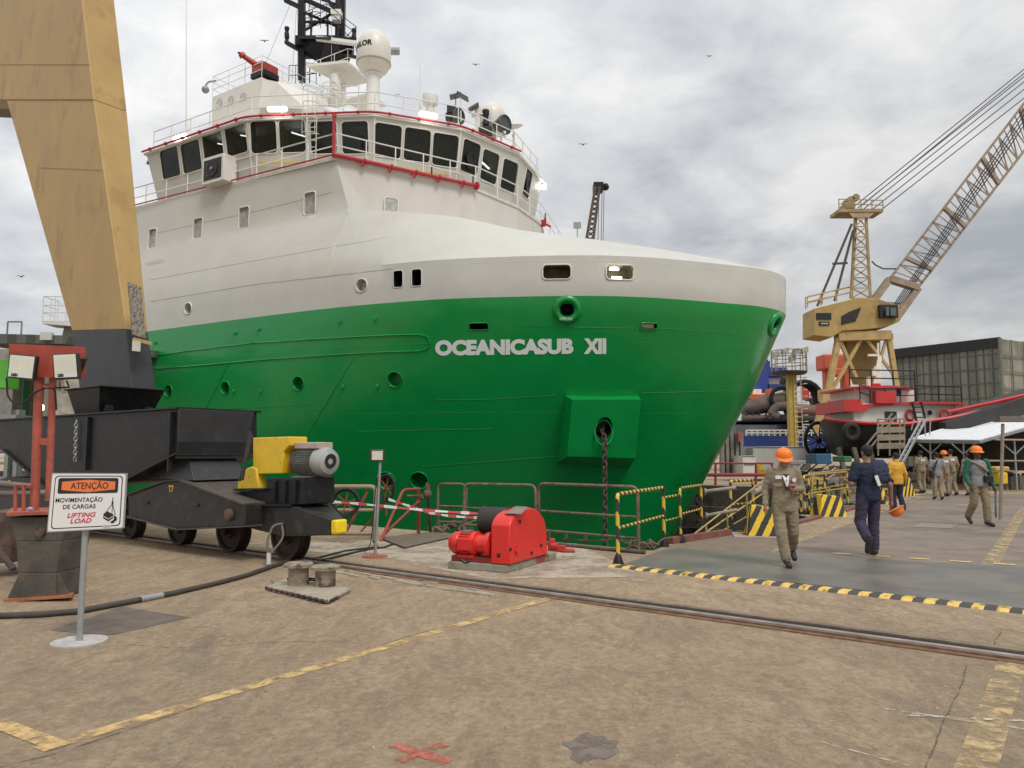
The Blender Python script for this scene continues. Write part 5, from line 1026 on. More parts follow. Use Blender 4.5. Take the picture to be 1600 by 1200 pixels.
# red and white barrier tape
ends = [([(520, 784), (560, 787), (600, 791), (660, 797), (720, 801), (760, 803), (797, 804)], 13.4, 12.6, 'long red and white barrier tape from the bogie to the winch top'), ([(607, 780), (640, 791), (670, 801), (700, 806), (740, 809), (757, 808)], 14.2, 13, 'lower red and white barrier tape from the hose reel to the rope drum')]
for pts, ya, yb_, lab in ends:
    tp = MB(); c = [at(x_, y_, ya+(yb_-ya)*i/(len(pts)-1)) for i, (x_, y_) in enumerate(pts)]; f_ = []
    for a, b in zip(c, c[1:]):
        for j in range(6): f_.append(a.lerp(b, j/6))
    f_.append(c[-1]); h = .028
    for i in range(len(f_)-1): w0 = h*(1-.5*abs(math.sin(i*.5))); w1 = h*(1-.5*abs(math.sin((i+1)*.5))); tp.quad(f_[i]-UP*w0, f_[i+1]-UP*w1, f_[i+1]+UP*w1+V((0, .01, 0)), f_[i]+UP*w0+V((0, .01, 0)), k=(i//2) % 2)
    tag(tp.build('barrier_tape', [mat('tape_white', (.72, .70, .68), .5), mat('tape_red', (.6, .06, .10), .5)], smooth=0), lab, 'barrier tape', 'barrier tapes strung by the winch')
# ---------------------------------------------------------------- yellow and black gates on the dock edge
yb = stripes('yellow_black_pipe', (.66, .44, .05), (.035, .034, .034), .24, (.9, .9, .6), duty=.5)
def gate(px, h, label, r=.03, feet=True, mids=(.52,), m=yb, rad=.08):
    P_ = [G(*p) for p in px]; t = thing('striped_railing', label, 'railing', sum(P_, V())/len(P_), 'yellow and black pipe railings round the dock')
    u = UP*h; q = MB(); q.tube([P_[0], P_[0]+u]+[p+u for p in P_[1:-1]]+[P_[-1]+u, P_[-1]], r, 10, rad=rad)
    for p in P_[1:-1]: q.tube([p, p+u], r, 10)
    q.build('rail_frame', m, t, smooth=60)
    for f_ in mids: q = MB(); q.tube([p+u*f_ for p in P_], r*.8, 8); q.build('mid_rail', m, t, smooth=60)
    if feet:
        for p in (P_[0], P_[-1]): q = MB(); q.lathe([(.09, 0), (.085, .02), (.045, .14), (.035, .16)], p, UP, 12); q.build('post_foot', black, t, smooth=50)
    return t
gate([(966, 883), (1038, 854)], 1.04, 'front striped pipe gate beside the speed bump')
gate([(1038, 854), (1064, 845)], .86, 'short low striped rail linking the two near gates', .022, False)
gate([(1064, 848), (1097, 835)], 1.0, 'striped pipe gate over the red kerb by the ship stem', .025)
gate([(1143, 829), (1178, 824)], 1.05, 'striped pipe gate above the dock stairs', .03)
gate([(1225, 812), (1252, 800)], 1.05, 'striped railing behind the man with the phone', .03, False)
gate([(1258, 806), (1290, 797), (1325, 789)], 1.05, 'long striped railing behind the middle striped block', .03, False)
gate([(1265, 797), (1320, 781), (1378, 769)], 1.05, 'faded striped railing farthest along the dock head', .03, False)
# scaffold handrail down into the dock
hs_ = MB(); 
for o in (0, .45, .95):
    a = at(1075, 842+o*20, 15.2+o*.5); b = at(1200, 745+o*45, 17.6); hs_.tube([a, b], .018, 6)
for t in (.2, .45, .7, .95): a = at(1075, 842, 15.2).lerp(at(1200, 745, 17.6), t); hs_.tube([a, a-UP*1.0], .018, 6)
tag(hs_.build('stair_handrail', mat('yellow_tan_pipe', (.45, .33, .12), .6, var=.3), smooth=60), 'thin tan stair handrails leading down into the dock', 'handrail')
for a, b, lab in (((1101, 768), (1150, 762), 'upper grey pipe arm bolted across the dock gap'), ((1103, 806), (1152, 797), 'lower grey pipe arm bolted across the dock gap')):
    q = MB(); q.tube([at(*a, 16.2), at(*b, 16)], .04, 10); q.lathe([(.001, 0), (.07, 0), (.07, .03), (.001, .03)], at(*a, 16.2), V((1, 0, .1)), 10); tag(q.build('bolted_pipe', mat('pale_pipe', (.28, .25, .2), .6, var=.3), smooth=50), lab, 'pipe')
q = MB(); q.tube([at(1178, 769, 16), at(1228, 748, 18)], .06, 10); tag(q.build('bolted_pipe', MATS['pale_pipe'], smooth=60), 'thick grey pipe behind the man in the khaki jacket', 'pipe')
# striped concrete blocks
sb = stripes('hazard_block_paint', (.74, .48, .03), (.03, .03, .03), .235, (1, .35, -.62), .7)
def hblock(px, h, label):
    A, B = G(*px[0]), G(*px[1]); d = (B-A).normalized(); n_ = V((-d.y, d.x, 0)); n_ = n_ if n_.y > 0 else -n_; w_ = (B-A).length
    q = MB(); bt_ = [A, B, B+n_*.7, A+n_*.7]; tp_ = [A+d*w_*.22+n_*.15+UP*h, B-d*w_*.14+n_*.15+UP*h*.93, B-d*w_*.14+n_*.55+UP*h*.93, A+d*w_*.22+n_*.55+UP*h]
    q.hexa(bt_+tp_); t = thing('hazard_block', label, 'concrete block', (A+B)/2, 'yellow and black striped blocks along the dock'); q.build('block', sb, t, bevel=.03); 
    q = MB(); q.box((A+B)/2+n_*.3+UP*.01, (w_+.5, 1.0, .02), (d, n_, UP)); q.build('block_slab', conc, t)
hblock(((1167, 839), (1215, 840)), .62, 'nearest striped block, left of the khaki man'); hblock(((1280, 809), (1325, 809)), .58, 'striped block left of the navy shirted man'); hblock(((1380, 789), (1388, 789)), .5, 'small striped block between the navy and yellow shirted men'); hblock(((1411, 777), (1432, 776)), .78, 'farthest striped block, right of the yellow jacket')
# ---------------------------------------------------------------- background, right of the ship
def B(mb, x0, x1, y0, y1, Y, dep, k=None):        # a real box whose near face covers the sight window
    a = at(x0, y1, Y); b = at(x1, y0, Y); return mb.box(((a.x+b.x)/2, Y+dep/2, (a.z+b.z)/2), (abs(b.x-a.x), dep, abs(b.z-a.z)), None, k)
def bar2(mb, p, q, Y, w_, Y2=None, k=None): return mb.bar(at(*p, Y), at(*q, Y2 or Y), w_, w_, k=k)
def zfoot(x, Y): return V((x, Y, 0))
# yellow lamp tower with a railed basket
Yt = 55; c = at(1240, 700, Yt); lt = thing('lighting_tower', 'yellow lighting tower with a railed basket beside the ship stem', 'light tower', (c.x, Yt, 0))
zt_ = at(1237, 582, Yt).z; q = MB(); q.box((at(1236.5, 600, Yt).x, Yt, zt_/2), (.62, .5, zt_)); q.build('tower_mast', mat('tower_yellow', (.44, .31, .06), .6, var=.2, scale=3, col2=(.36, .25, .05), cov=.3, sc2=1), lt, bevel=.04)
q = MB(); ladder(q, (at(1247, 700, Yt).x, Yt-.35, .3), (at(1243, 600, Yt).x, Yt-.35, zt_), (1, 0, 0), .5, .35, .03)
for i in range(14): z_ = 1.2+i*(zt_-1.6)/13; q.tube([(at(1247, 700, Yt).x+.3+.35*math.cos(t), Yt-.35-.5*abs(math.sin(t))*0-.3*math.sin(t), z_) for t in [R(-90+i2*30) for i2 in range(7)]], .03, 4)
q.build('tower_ladder', mat('pale_ladder', (.5, .46, .36), .6), lt)
q = MB(); cx_ = at(1233, 580, Yt).x; q.lathe([(1.1, -.15), (1.25, 0), (1.25, .06), (.001, .06)], (cx_, Yt, zt_), UP, 12); q.build('basket_floor', rust, lt)
q = MB(); ring = [V((cx_+1.22*math.cos(t), Yt+1.22*math.sin(t), zt_+.05)) for t in [R(30*i) for i in range(12)]]; railing(q, ring, 1.5, 2, (.35, .7), .035, True); q.build('basket_railing', mat('tan_rail', (.3, .24, .16), .7), lt)
q = MB()
for x_, y_ in ((1212, 553), (1226, 548), (1244, 549), (1257, 547), (1238, 560)): q.box(at(x_, y_, Yt-1), (.5, .3, .4), (V((.9, .2, .3)).normalized(), V((-.2, .9, 0)).normalized(), UP))
q.build('tower_lamps', mat('lamp_grey_tan', (.35, .33, .28), .5, var=.3), lt, bevel=.03)
# blue vessel far behind with its orange deck gear
bv = thing('far_vessel', 'far blue and white vessel with orange deck gear behind the brown pipes', 'ship', at(1190, 700, 115))
blue = mat('blue_paint', (.02, .05, .24), .5, var=.25, scale=.4); q = MB(); B(q, 1150, 1230, 574, 588, 115, 8); B(q, 1150, 1201, 588, 608, 115, 8); B(q, 1200, 1232, 600, 608, 115, 8); q.hexa([at(1160, 574, 115), at(1204, 574, 115), at(1204, 574, 121), at(1160, 574, 121), at(1190, 574, 115)+UP*1.2, at(1200, 574, 115)+UP*1.2, at(1200, 574, 119)+UP*1.2, at(1190, 574, 119)+UP*1.2]); q.build('bridge_block', blue, bv)
q = MB(); B(q, 1200, 1225, 590, 601, 116, 5); B(q, 1165, 1190, 608, 622, 114, 5); q.build('white_deckhouse', white, bv)
q = MB(); q.tube([at(1196+i*4, 578, 113) for i in range(0)] or [at(1222, 600, 112), at(1225, 593, 112), at(1231, 592, 112)], .5, 8); B(q, 1196, 1203, 564, 573, 116, 2); q.build('bridge_fitting', black, bv)
org = mat('orange_red_paint', (.55, .11, .03), .55, var=.2, scale=1); q = MB(); B(q, 1150, 1232, 616, 630, 108, 6)
for a, b in ((1171, 608), (1203, 607)): B(q, a, a+5, b, 622, 107, 2)
q.build('orange_deck_gear', org, bv); q = MB(); B(q, 1258, 1264, 602, 625, 100, 1.0); q.build('red_post', mat('plain_red', (.5, .05, .03), .5), bv)
q = MB(); B(q, 1140, 1300, 660, 705, 120, 12); q.build('vessel_hull', mat('far_hull_grey', (.12, .14, .15), .6, var=.2, scale=.3), bv)
# brown pipe boom
pb = thing('dredge_pipe_boom', 'rusty brown dredging pipes on a dark boom right of the ship', 'pipe boom', at(1220, 650, 78)); br_ = mat('brown_pipe', (.11, .078, .058), .7, var=.35, scale=.8, col2=(.07, .055, .05), cov=.4, sc2=.6)
q = MB(); q.tube([at(1160, 640, 78), at(1210, 629, 78), at(1240, 625, 78)], [.75, .95, 1.0], 14); q.build('suction_pipe', br_, pb, smooth=50)
q = MB(); q.tube([at(1205, 648, 76), at(1212, 636, 76), at(1228, 634, 76), at(1236, 640, 76)], .45, 10, rad=1.2); q.tube([at(1204, 648, 76), at(1215, 652, 76)], .5, 10); q.tube([at(1160, 654, 77), at(1290, 652, 77)], .38, 10); q.build('bent_pipe', br_, pb, smooth=50)
q = MB(); q.tube([at(1240, 640, 77), at(1300, 643, 77)], .6, 12); q.build('discharge_pipe', mat('brown_pipe_red', (.22, .12, .08), .7, var=.3, scale=.8), pb, smooth=50)
q = MB(); B(q, 1150, 1300, 657, 663, 77, 2); q.hexa([at(1150, 664, 77), at(1300, 664, 77), at(1300, 664, 80), at(1150, 664, 80), at(1150, 660, 77), at(1300, 645, 77), at(1300, 645, 80), at(1150, 660, 80)]); 
for i in range(14): a = 1160+i*10; q.bar(at(a, 658, 76.8), at(a+8, 645, 76.8), .14, .14)
B(q, 1230, 1300, 660, 690, 78, 3); q.build('boom_frame', mat('boom_black', (.03, .028, .026), .7), pb)
q = MB(); o = at(1258, 626, 77); 
for k_ in range(4): q.tube([o+V((2.4*math.cos(t)*.7, .5*k_, 1.9*math.sin(t))) for t in [2*math.pi*j/20 for j in range(20)]], .28, 6, True)
q.tube([at(1222, 622, 77)+V((1.1*math.cos(t), 0, 1.1*math.sin(t))) for t in [2*math.pi*j/20 for j in range(20)]], .22, 6, True); q.build('pipe_flange', black, pb, smooth=50)
# clutter silhouettes on the boom
q = MB()
for i in range(60): a = random.uniform(1264, 1300); b = random.uniform(612, 650); q.bar(at(a, b, 80), at(a+random.uniform(-9, 9), b+random.uniform(-9, 9), 81), random.uniform(.1, .5), .2)
q.build('deck_machinery', mat('machinery_grey', (.10, .095, .08), .7, var=.5, scale=1), pb)
# blue hull with white rail
bh = thing('blue_barge', 'blue hulled barge with a white rail behind the grey box', 'barge', at(1220, 700, 70)); q = MB(); B(q, 1160, 1298, 681, 708, 70, 10); q.build('barge_hull', blue, bh)
q = MB(); B(q, 1150, 1300, 663, 680.5, 84, 2); q.build('grey_plating', mat('grey_plates', (.13, .15, .155), .6, var=.3, scale=.4), bh)
q = MB(); railing(q, [at(1166, 681, 69.9), at(1228, 681, 69.9), at(1298, 681, 69.9)], .5, .55, (.5,), .06); railing(q, [at(1256, 672, 69), at(1290, 672, 69)], .5, .8, (.5,), .05); q.build('barge_rail', wpipe, bh)
# grey and white boxes on the far quay
gb_ = mat('box_grey', (.44, .43, .40), .7, var=.06); 
for x0, x1, y0, y1, Y, lab in ((1178, 1266, 699, 744, 46, 'large pale grey container box beyond the dock'), (1161, 1181, 713, 742, 45, 'small white machine box left of the grey container')):
    q = MB(); B(q, x0, x1, y0, y1, Y, 3, 0); B(q, x0, x1, y0-1.2, y0, Y-.05, 3.1, 1); 
    if x0 == 1161: B(q, x0+2, x1-2, 722, 726, Y-.06, .1, 1)
    t = q.build('container_box', [gb_ if x0 > 1170 else white, galv], bevel=.05); tag(t, lab, 'container')
q = MB()
for i in range(9): B(q, 1128+i*3.8, 1131+i*3.8, 676+(i % 2)*1, 745, 47+(i % 2)*.2, .5)
tag(q.build('sheet_piles', mat('pile_grey', (.24, .215, .19), .7, var=.3, scale=1.5)), 'row of upright grey sheet piles right of the ship stem', 'piling')
q = MB(); B(q, 1154, 1160, 674, 690, 46.5, .4); tag(q.build('pile_clamp', mat('dusty_red', (.35, .1, .1), .6)), 'dusty red clamp on top of the sheet piles', 'clamp')
# red rail on the far coping
q = MB(); 
for y_ in (724, 742): q.tube([at(1105, y_, 40), at(1208, y_, 40)], .05 if y_ == 724 else .1, 6)
for x_ in (1118, 1181, 1206): q.tube([at(x_, 724, 40), at(x_, 758, 40)], .06, 6)
tag(q.build('dock_railing', mat('railing_red', (.30, .04, .05), .6)), 'thin dark red railing on the far dock edge', 'railing')
q = MB(); q.prism([at(x_, y_, 40.3) for x_, y_ in ((1184, 744), (1185, 727), (1190, 723), (1199, 744))], V((0, .5, 0))); tag(q.build('yellow_fairlead', yellow), 'yellow wedge shaped fitting on the far dock edge', 'fitting')
# cable sheave wheel
sv_ = thing('sheave_wheel', 'big dark spoked cable wheel left of the black tug', 'wheel', at(1279, 720, 46)); o = at(1279, 688, 46); q = MB()
q.tube([o+V((1.0*math.cos(t)*.8, 0, 1.0*math.sin(t)*1.05)) for t in [2*math.pi*j/24 for j in range(24)]], .11, 8, True)
for j in range(9): t = 2*math.pi*j/9; q.bar(o, o+V((.8*math.cos(t), 0, 1.0*math.sin(t))), .06, .06)
q.sph(o, .2, 10); q.build('spoked_rim', black, sv_, smooth=40); q = MB(); q.hexa([at(1262, 716, 46.5), at(1296, 716, 46.5), at(1296, 716, 48), at(1262, 716, 48), at(1270, 700, 46.5), at(1290, 700, 46.5), at(1290, 700, 48), at(1270, 700, 48)]); q.build('wheel_stand', black, sv_)
# clutter yard between the dock and the tug
cm_ = [mat('clutter_a', (.10, .09, .08), .8, var=.4), mat('clutter_b', (.22, .18, .13), .8, var=.4), mat('clutter_c', (.05, .05, .055), .8), mat('clutter_d', (.04, .12, .22), .6), mat('clutter_e', (.36, .33, .28), .7), mat('clutter_f', (.42, .06, .04), .6), mat('clutter_g', (.03, .2, .10), .6), mat('clutter_h', (.5, .32, .05), .6)]
heap = MB(); heap.k = 0
for i in range(240):
    x_ = random.uniform(1222, 1436); Y = random.uniform(34, 46); z_ = 0; s = random.uniform(.12, .55)
    if x_ > 1300 and Y < 36: continue
    p = at(x_, 720, Y); a = random.uniform(0, 3.1); h = random.uniform(.1, .55)*(1.3 if Y > 40 else 1); heap.box((p.x, Y, h/2), (s*1.6, s*.8, h), (V((math.cos(a), math.sin(a), 0)), V((-math.sin(a), math.cos(a), 0)), UP), random.choice([0, 0, 1, 1, 2, 4, 0, 1]))
    if i % 4 == 0: heap.tube([(p.x-s, Y, h+.05), (p.x+s, Y+.2, h+random.uniform(.05, .7))], .04, 5, k=random.choice([1, 2, 4]))
for i in range(90):
    x_ = random.uniform(1222, 1360); Y = random.uniform(27, 34); p = at(x_, 740, Y); h = random.uniform(.08, .4); s = random.uniform(.1, .4)
    if (p-c3).cross(hd).z > -2.5 or (p-c3).dot(RD) > -0.3 and False: pass
    q_ = c3+hd*((p-c3).dot(hd)); q_ = q_-V((-hd.y, hd.x, 0))*random.uniform(-.0, .0); 
tag(heap.build('scrap_yard_pile', cm_, smooth=0), 'jumble of scrap, timbers and crates below the tug', 'scrap', kind='stuff')
for x_, y0, y1, Y, w_, k_, lab in ((1287, 709, 725, 40, 24, 3, 'blue grey skip tank in the scrap left of the tug'), (1325, 713, 722, 38, 12, 6, 'small green box in the scrap behind the navy shirted man'), (1252, 720, 726, 42, 34, 4, 'pale slatted trough beyond the railings')):
    q = MB(); B(q, x_-w_/2, x_+w_/2, y0, y1, Y, 1.4); tag(q.build('storage_box', cm_[k_], bevel=.03), lab, 'box')
# orange davit behind the yard crane
od = MB(); 
for x_ in (1292, 1320): B(od, x_, x_+7, 560, 640, 88, 1.2)
B(od, 1287, 1322, 553, 577, 87, 2.4); od.box(at(1305, 582, 87.5), (1.6, 1.2, 1.0)); tag(od.build('lifeboat_davit', mat('davit_orange', (.50, .085, .03), .55, var=.2, scale=.8), bevel=.2), 'orange davit frame seen through the legs of the yard crane', 'davit')
# walkway and pipes across the far corner of the dock
q = MB()
for y0, Y, w_ in ((752, 33, .12), (762, 31, .18), (770, 30, .1), (781, 28, .16), (790, 26.5, .1)):
    q.bar(at(1226, y0+4, Y), at(1345, y0-8, Y+2), w_, w_, k=random.choice([0, 1, 2]))
for i in range(46): x_ = random.uniform(1228, 1345); y_ = random.uniform(748, 796); Y = 26+(800-y_)*.15; q.box(at(x_, y_, Y), (random.uniform(.2, .9), .3, random.uniform(.08, .3)), None, random.choice([0, 1, 2, 3, 0]))
for i in range(30): x_ = random.uniform(1228, 1345); Y = random.uniform(26, 33); q.bar(at(x_, random.uniform(742, 770), Y), at(x_+random.uniform(-3, 3), random.uniform(775, 800), Y), .06, .06, k=random.choice([0, 3, 4]))
tag(q.build('dock_gate_gear', [mat('gear_tan', (.26, .20, .13), .7, var=.3), mat('gear_dark', (.06, .05, .045), .8), mat('gear_grey', (.2, .19, .17), .7), mat('gear_yellow', (.5, .35, .06), .6), black], smooth=0), 'tangle of pipes, planks and walkway gear across the far dock corner', 'dock gear', kind='stuff')
# ---------------------------------------------------------------- yard crane with lattice jib
Yc = 62; yc = thing('yard_crane', 'ochre portal slewing crane with a long lattice jib reaching right', 'crane', at(1348, 700, Yc))
cr_ = ochre2; q = MB(); X_ = lambda x_, y_, d=0: at(x_, y_, Yc+d)
for d in (-2.5, 0):
    for a, b, w_ in (((1310, 528), (1283, 672), .42), ((1388, 524), (1412, 672), .36), ((1312, 532), (1338, 590), .24), ((1345, 530), (1300, 610), .26), ((1352, 528), (1400, 590), .2), ((1385, 530), (1376, 560), .2)): q.bar(X_(*a, d), X_(*b, d), w_, w_)
for y_, s_ in ((526, 39), (600, 0)):
    if s_: q.bar(X_(1308, y_, -2.5), X_(1390, y_-2, -2.5), .7, .7); q.bar(X_(1308, y_, 0), X_(1390, y_-2, 0), .7, .7); q.bar(X_(1308, y_, -2.5), X_(1308, y_, 0), .5, .5); q.bar(X_(1390, y_, -2.5), X_(1390, y_, 0), .5, .5)
B(q, 1286, 1336, 608, 626, Yc-3.2, 1.0); q.bar(X_(1288, 626, -3), X_(1274, 676, -3), .45, .45); q.bar(X_(1290, 626, -3), X_(1300, 660, -3), .3, .3); q.build('portal_frame', cr_, yc)
q = MB(); B(q, 1309, 1320, 611, 622, Yc-3.3, .1); q.build('portal_plate', gb_, yc)
q = MB(); q.lathe([(.75, 0), (1.35, 2), (1.45, X_(1340, 524).z-X_(1340, 600).z)], X_(1348, 600), UP, 20); q.build('slewing_column', mat('column_ochre', (.30, .21, .09), .7, var=.2, scale=1), yc, smooth=40)
q = MB(); a = [X_(x_, y_, -3) for x_, y_ in ((1272, 524), (1300, 527), (1316, 517), (1350, 515), (1386, 511), (1406, 502), (1406, 478), (1370, 466), (1340, 465), (1272, 482))]; q.prism(a, V((0, 2.4, 0)), 0); q.build('machinery_house', mat('house_ochre', (.40, .27, .09), .6, var=.15, scale=.8, col2=(.28, .19, .08), cov=.25, sc2=.6), yc, smooth=0, bevel=.05)
q = MB(); q.prism([X_(x_, y_, -3.06) for x_, y_ in ((1315, 507), (1337, 502), (1346, 480), (1327, 487), (1315, 494))], V((0, .1, 0)), 0)
for i in range(4): B(q, 1276+i*6, 1281+i*6, 489, 499, Yc-3.08, .1, 1)
B(q, 1280, 1296, 502.5, 508.5, Yc-3.07, .1, 1); q.build('house_openings', [blackp, blackp], yc, smooth=0); q = MB(); B(q, 1376, 1403, 476, 496, Yc-3.4, 1.2, 0); B(q, 1385, 1389, 480, 493, Yc-3.7, .1, 2); B(q, 1392, 1400, 481, 493, Yc-3.7, .1, 2); q.build('operator_cab', [blackp, blackp, mat('cab_glass', (.10, .14, .13), .15)], yc, smooth=0)
q = MB(); 
text(q, 'YARD 05', .0001, lambda a, b: V((0, 0, 0)), 0) if False else B(q, 1283, 1294, 504.6, 506.4, Yc-3.09, .02); q.build('house_lettering', gb_, yc)
q = MB(); railing(q, [X_(1259, 483, -3), X_(1330, 465, -3)], .9, 1.2, (.5,), .05); q.build('roof_rail', cr_, yc)
q = MB(); railing(q, [X_(1262, 480, .9), X_(1330, 465, .9)], .9, 1.2, (.5,), .05); q.build('roof_rail', cr_, yc)
q = MB(); cxm = 1345
for d in (-1, 1):
    for s_ in (-1, 1): q.bar(X_(cxm+s_*15, 466, d*1.0), X_(cxm+s_*8, 336, d*.7), .2, .2)
for i in range(8):
    y0 = 466-i*16; y1 = y0-16; w0 = 15-i*.9; w1 = w0-.9
    for d in (-1, 1): q.bar(X_(cxm-w0, y0, d), X_(cxm+w1, y1, d), .09, .09); q.bar(X_(cxm+w0, y0, d), X_(cxm-w1, y1, d), .09, .09); q.bar(X_(cxm-w0, y0, d), X_(cxm+w0, y0, d), .08, .08)
q.build('a_frame_tower', mat('tower_ochre', (.33, .24, .13), .7, var=.25, scale=1.5), yc)
q = MB(); B(q, 1311, 1380, 326, 331, Yc-1, 1.8); q.hexa([X_(1333, 340, -1), X_(1358, 340, -1), X_(1358, 340, 1), X_(1333, 340, 1), X_(1322, 328, -.9), X_(1372, 328, -.9), X_(1372, 328, .8), X_(1322, 328, .8)]); B(q, 1322, 1336, 316, 325, Yc-.6, 1.2); q.lathe([(.001, -.5), (.36, -.5), (.36, .5), (.001, .5)], X_(1326, 316), (0, 1, 0), 12); q.lathe([(.001, -.5), (.3, -.5), (.3, .5), (.001, .5)], X_(1334, 311), (0, 1, 0), 12); railing(q, [X_(1311, 326, -1), X_(1380, 328, -1)], .8, .9, (.5,), .04); q.build('tower_head', MATS['tower_ochre'], yc)
q = MB(); 
for a, b in (((1331, 350), (1277, 478)), ((1333, 360), (1304, 470)), ((1301, 412), (1324, 411))):
    for d in (-.8, .8): q.bar(X_(*a, d), X_(*b, d), .16, .16)
q.build('back_stay', mat('stay_dark', (.08, .06, .05), .7), yc)
# jib: four chords and zigzag lacing
q = MB(); f0 = (V((1337, 507)), V((1392, 440))); J0 = V((1385, 462)); J1 = V((1640, 130))
def ch_(t, u, d): # t along the jib, u -1..1 across
    L0 = V((1390, 436)); L1 = V((1612, 146)); R0_ = V((1434, 450)); R1_ = V((1628, 200))
    a = L0.lerp(L1, t); b = R0_.lerp(R1_, t); p = a.lerp(b, u); return X_(p.x, p.y, d)
for u in (0, 1):
    for d in (-1.1, 1.1): q.bar(ch_(0, u, d*.9), ch_(1.15, u, d), .17, .17)
    q.bar(X_(1338, 505, -1.2), ch_(0, 0, -1), .5, .5) if u == 0 else q.bar(X_(1398, 500, -1.2), ch_(0, 1, -1), .5, .5)
    q.bar(X_(1342, 503, 1.2), ch_(0, 0, 1), .4, .4) if u == 0 else q.bar(X_(1396, 500, 1.2), ch_(0, 1, 1), .5, .5)
q.bar(ch_(0, 0, -1), ch_(0, 1, -1), .7, .5); q.bar(ch_(0, 0, 1), ch_(0, 1, 1), .7, .5); q.bar(X_(1385, 475, -1), X_(1412, 478, -1), .5, .3)
nz_ = 30
for i in range(nz_):
    t0, t1 = i/nz_*1.15, (i+1)/nz_*1.15
    for d in (-1.1, 1.1): q.bar(ch_(t0, 0, d), ch_(t1, 1, d), .08, .08) if i % 2 == 0 else q.bar(ch_(t0, 1, d), ch_(t1, 0, d), .08, .08)
    for d in (-1.1, 1.1): q.bar(ch_(t0, 0, d), ch_(t0, 1, d), .06, .06)
    for u in (0, 1): q.bar(ch_(t0, u, -1.1), ch_(t1, u, 1.1), .10, .10) if i % 2 == 0 else q.bar(ch_(t0, u, 1.1), ch_(t1, u, -1.1), .10, .10)
    if i % 7 == 3: q.bar(ch_(t0, 0, -1.1), ch_(t0, 1, -1.1), .3, .3)
q.build('lattice_jib', mat('jib_ochre_rust', (.30, .235, .175), .7, var=.3, scale=1.5), yc)
q = MB()
for i in range(4): q.tube([X_(1398+i*3, 474, -1.3), X_(1540+i*5, 262, -1.3), X_(1640+i*6, 110, -1.3)], .045, 5)
for a, b in (((1335, 322), (1640, 76)), ((1340, 325), (1640, 88)), ((1350, 326), (1640, 96)), ((1362, 328), (1640, 108)), ((1374, 330), (1640, 122)), ((1345, 322), (1640, 82))): q.tube([X_(*a, -.5), X_(*b, -.5)], .045, 5)
q.tube([X_(1362, 408, -1), X_(1368, 414, -1), X_(1380, 420, -1), X_(1400, 420, -1)], .06, 5); q.build('hoist_rope', mat('rope_dark', (.05, .045, .045), .6), yc)
# distant black derrick behind the bow
dd_ = thing('distant_derrick', 'thin dark lattice derrick rising behind the bow', 'crane', at(922, 372, 95)); q = MB(); W_ = lambda x_, y_, d=0: at(x_, y_, 95+d)
for d in (-.6, .6): q.bar(W_(914, 385, d), W_(930, 292, d), .28, .28); q.bar(W_(926, 385, d), W_(937, 292, d), .28, .28)
for i in range(12): y0 = 385-i*7.8; a = 914+i*1.33; b = 926+i*.92; q.bar(W_(a, y0, -.6), W_(b+.9, y0-7.8, -.6), .16, .16); q.bar(W_(b, y0, -.6), W_(a+1.3, y0-7.8, -.6), .16, .16)
q.build('derrick_boom', mat('derrick_brown', (.09, .06, .04), .7), dd_); q = MB(); B(q, 928, 943, 284, 296, 94.5, 1.6); q.sph(W_(946, 292), .5, 8); q.build('derrick_head', black, dd_)
q = MB(); 
for x_ in (936, 941, 944): q.tube([W_(x_, 295), W_(x_-2, 385)], .05, 4)
q.build('derrick_rope', MATS['rope_dark'], dd_)
# ---------------------------------------------------------------- tug on the slip
Yg = 44; tg = thing('tugboat', 'black hulled tug with red rails and white deckhouse on the slip', 'boat', at(1440, 700, Yg))
rdx = mat('tug_red', (.52, .03, .025), .45, var=.15, scale=1)
sta = [(1288, 655, 700, .1), (1296, 658, 704, .9), (1312, 661, 712, 1.7), (1340, 664, 716, 2.5), (1400, 665, 716, 3.0), (1460, 657, 712, 3.2), (1530, 642, 704, 3.3), (1620, 621, 694, 3.2), (1700, 603, 686, 2.6)]
q = MB(); vs = []; 
for x_, yt, yb_, hw in sta:
    t = at(x_, yt, Yg-hw*.6); b = at(x_+ (10 if x_ < 1300 else 4), yb_, Yg); X = t.x; zt_ = t.z; zb_ = max(b.z, .4)
    for (fy, fz) in ((-1, 1), (-.96, .6), (-.8, .3), (-.35, .05), (0, 0), (.35, .05), (.8, .3), (.96, .6), (1, 1)): vs.append(V((X+(1-fz)*(.6 if x_ < 1300 else .2), Yg+fy*hw, zb_+(zt_-zb_)*fz)))
n_ = 9; fs = []
for i in range(len(sta)-1): fs += [(i*n_+j, i*n_+j+1, (i+1)*n_+j+1, (i+1)*n_+j) for j in range(n_-1)]
for i in range(len(sta)-1): fs.append((i*n_, (i+1)*n_, (i+1)*n_+8, i*n_+8))
fs += [tuple(range(n_)), tuple((len(sta)-1)*n_+j for j in range(n_))]; q.add(vs, fs); q.build('tug_hull', mat('tug_black', (.022, .022, .024), .5, var=.3, scale=1, col2=(.08, .07, .06), cov=.25, sc2=.8), tg, smooth=40)
q = MB(); q.tube([vs[i*n_]+UP*.05-V((0, .03, 0)) for i in range(len(sta))], .11, 6); q.tube([vs[i*n_]+UP*.38-V((0, .03, 0)) for i in range(5, len(sta))], .10, 6); q.build('tug_gunwale', rdx, tg, smooth=50)
q = MB(); B(q, 1334, 1440, 630, 664, Yg-1.8, 3.6, 0); B(q, 1334, 1429, 606, 630, Yg-1.5, 3.2, 0); B(q, 1438, 1486, 630, 660, Yg-1.6, 3.2, 0); q.build('deckhouse', white, tg, bevel=.04)
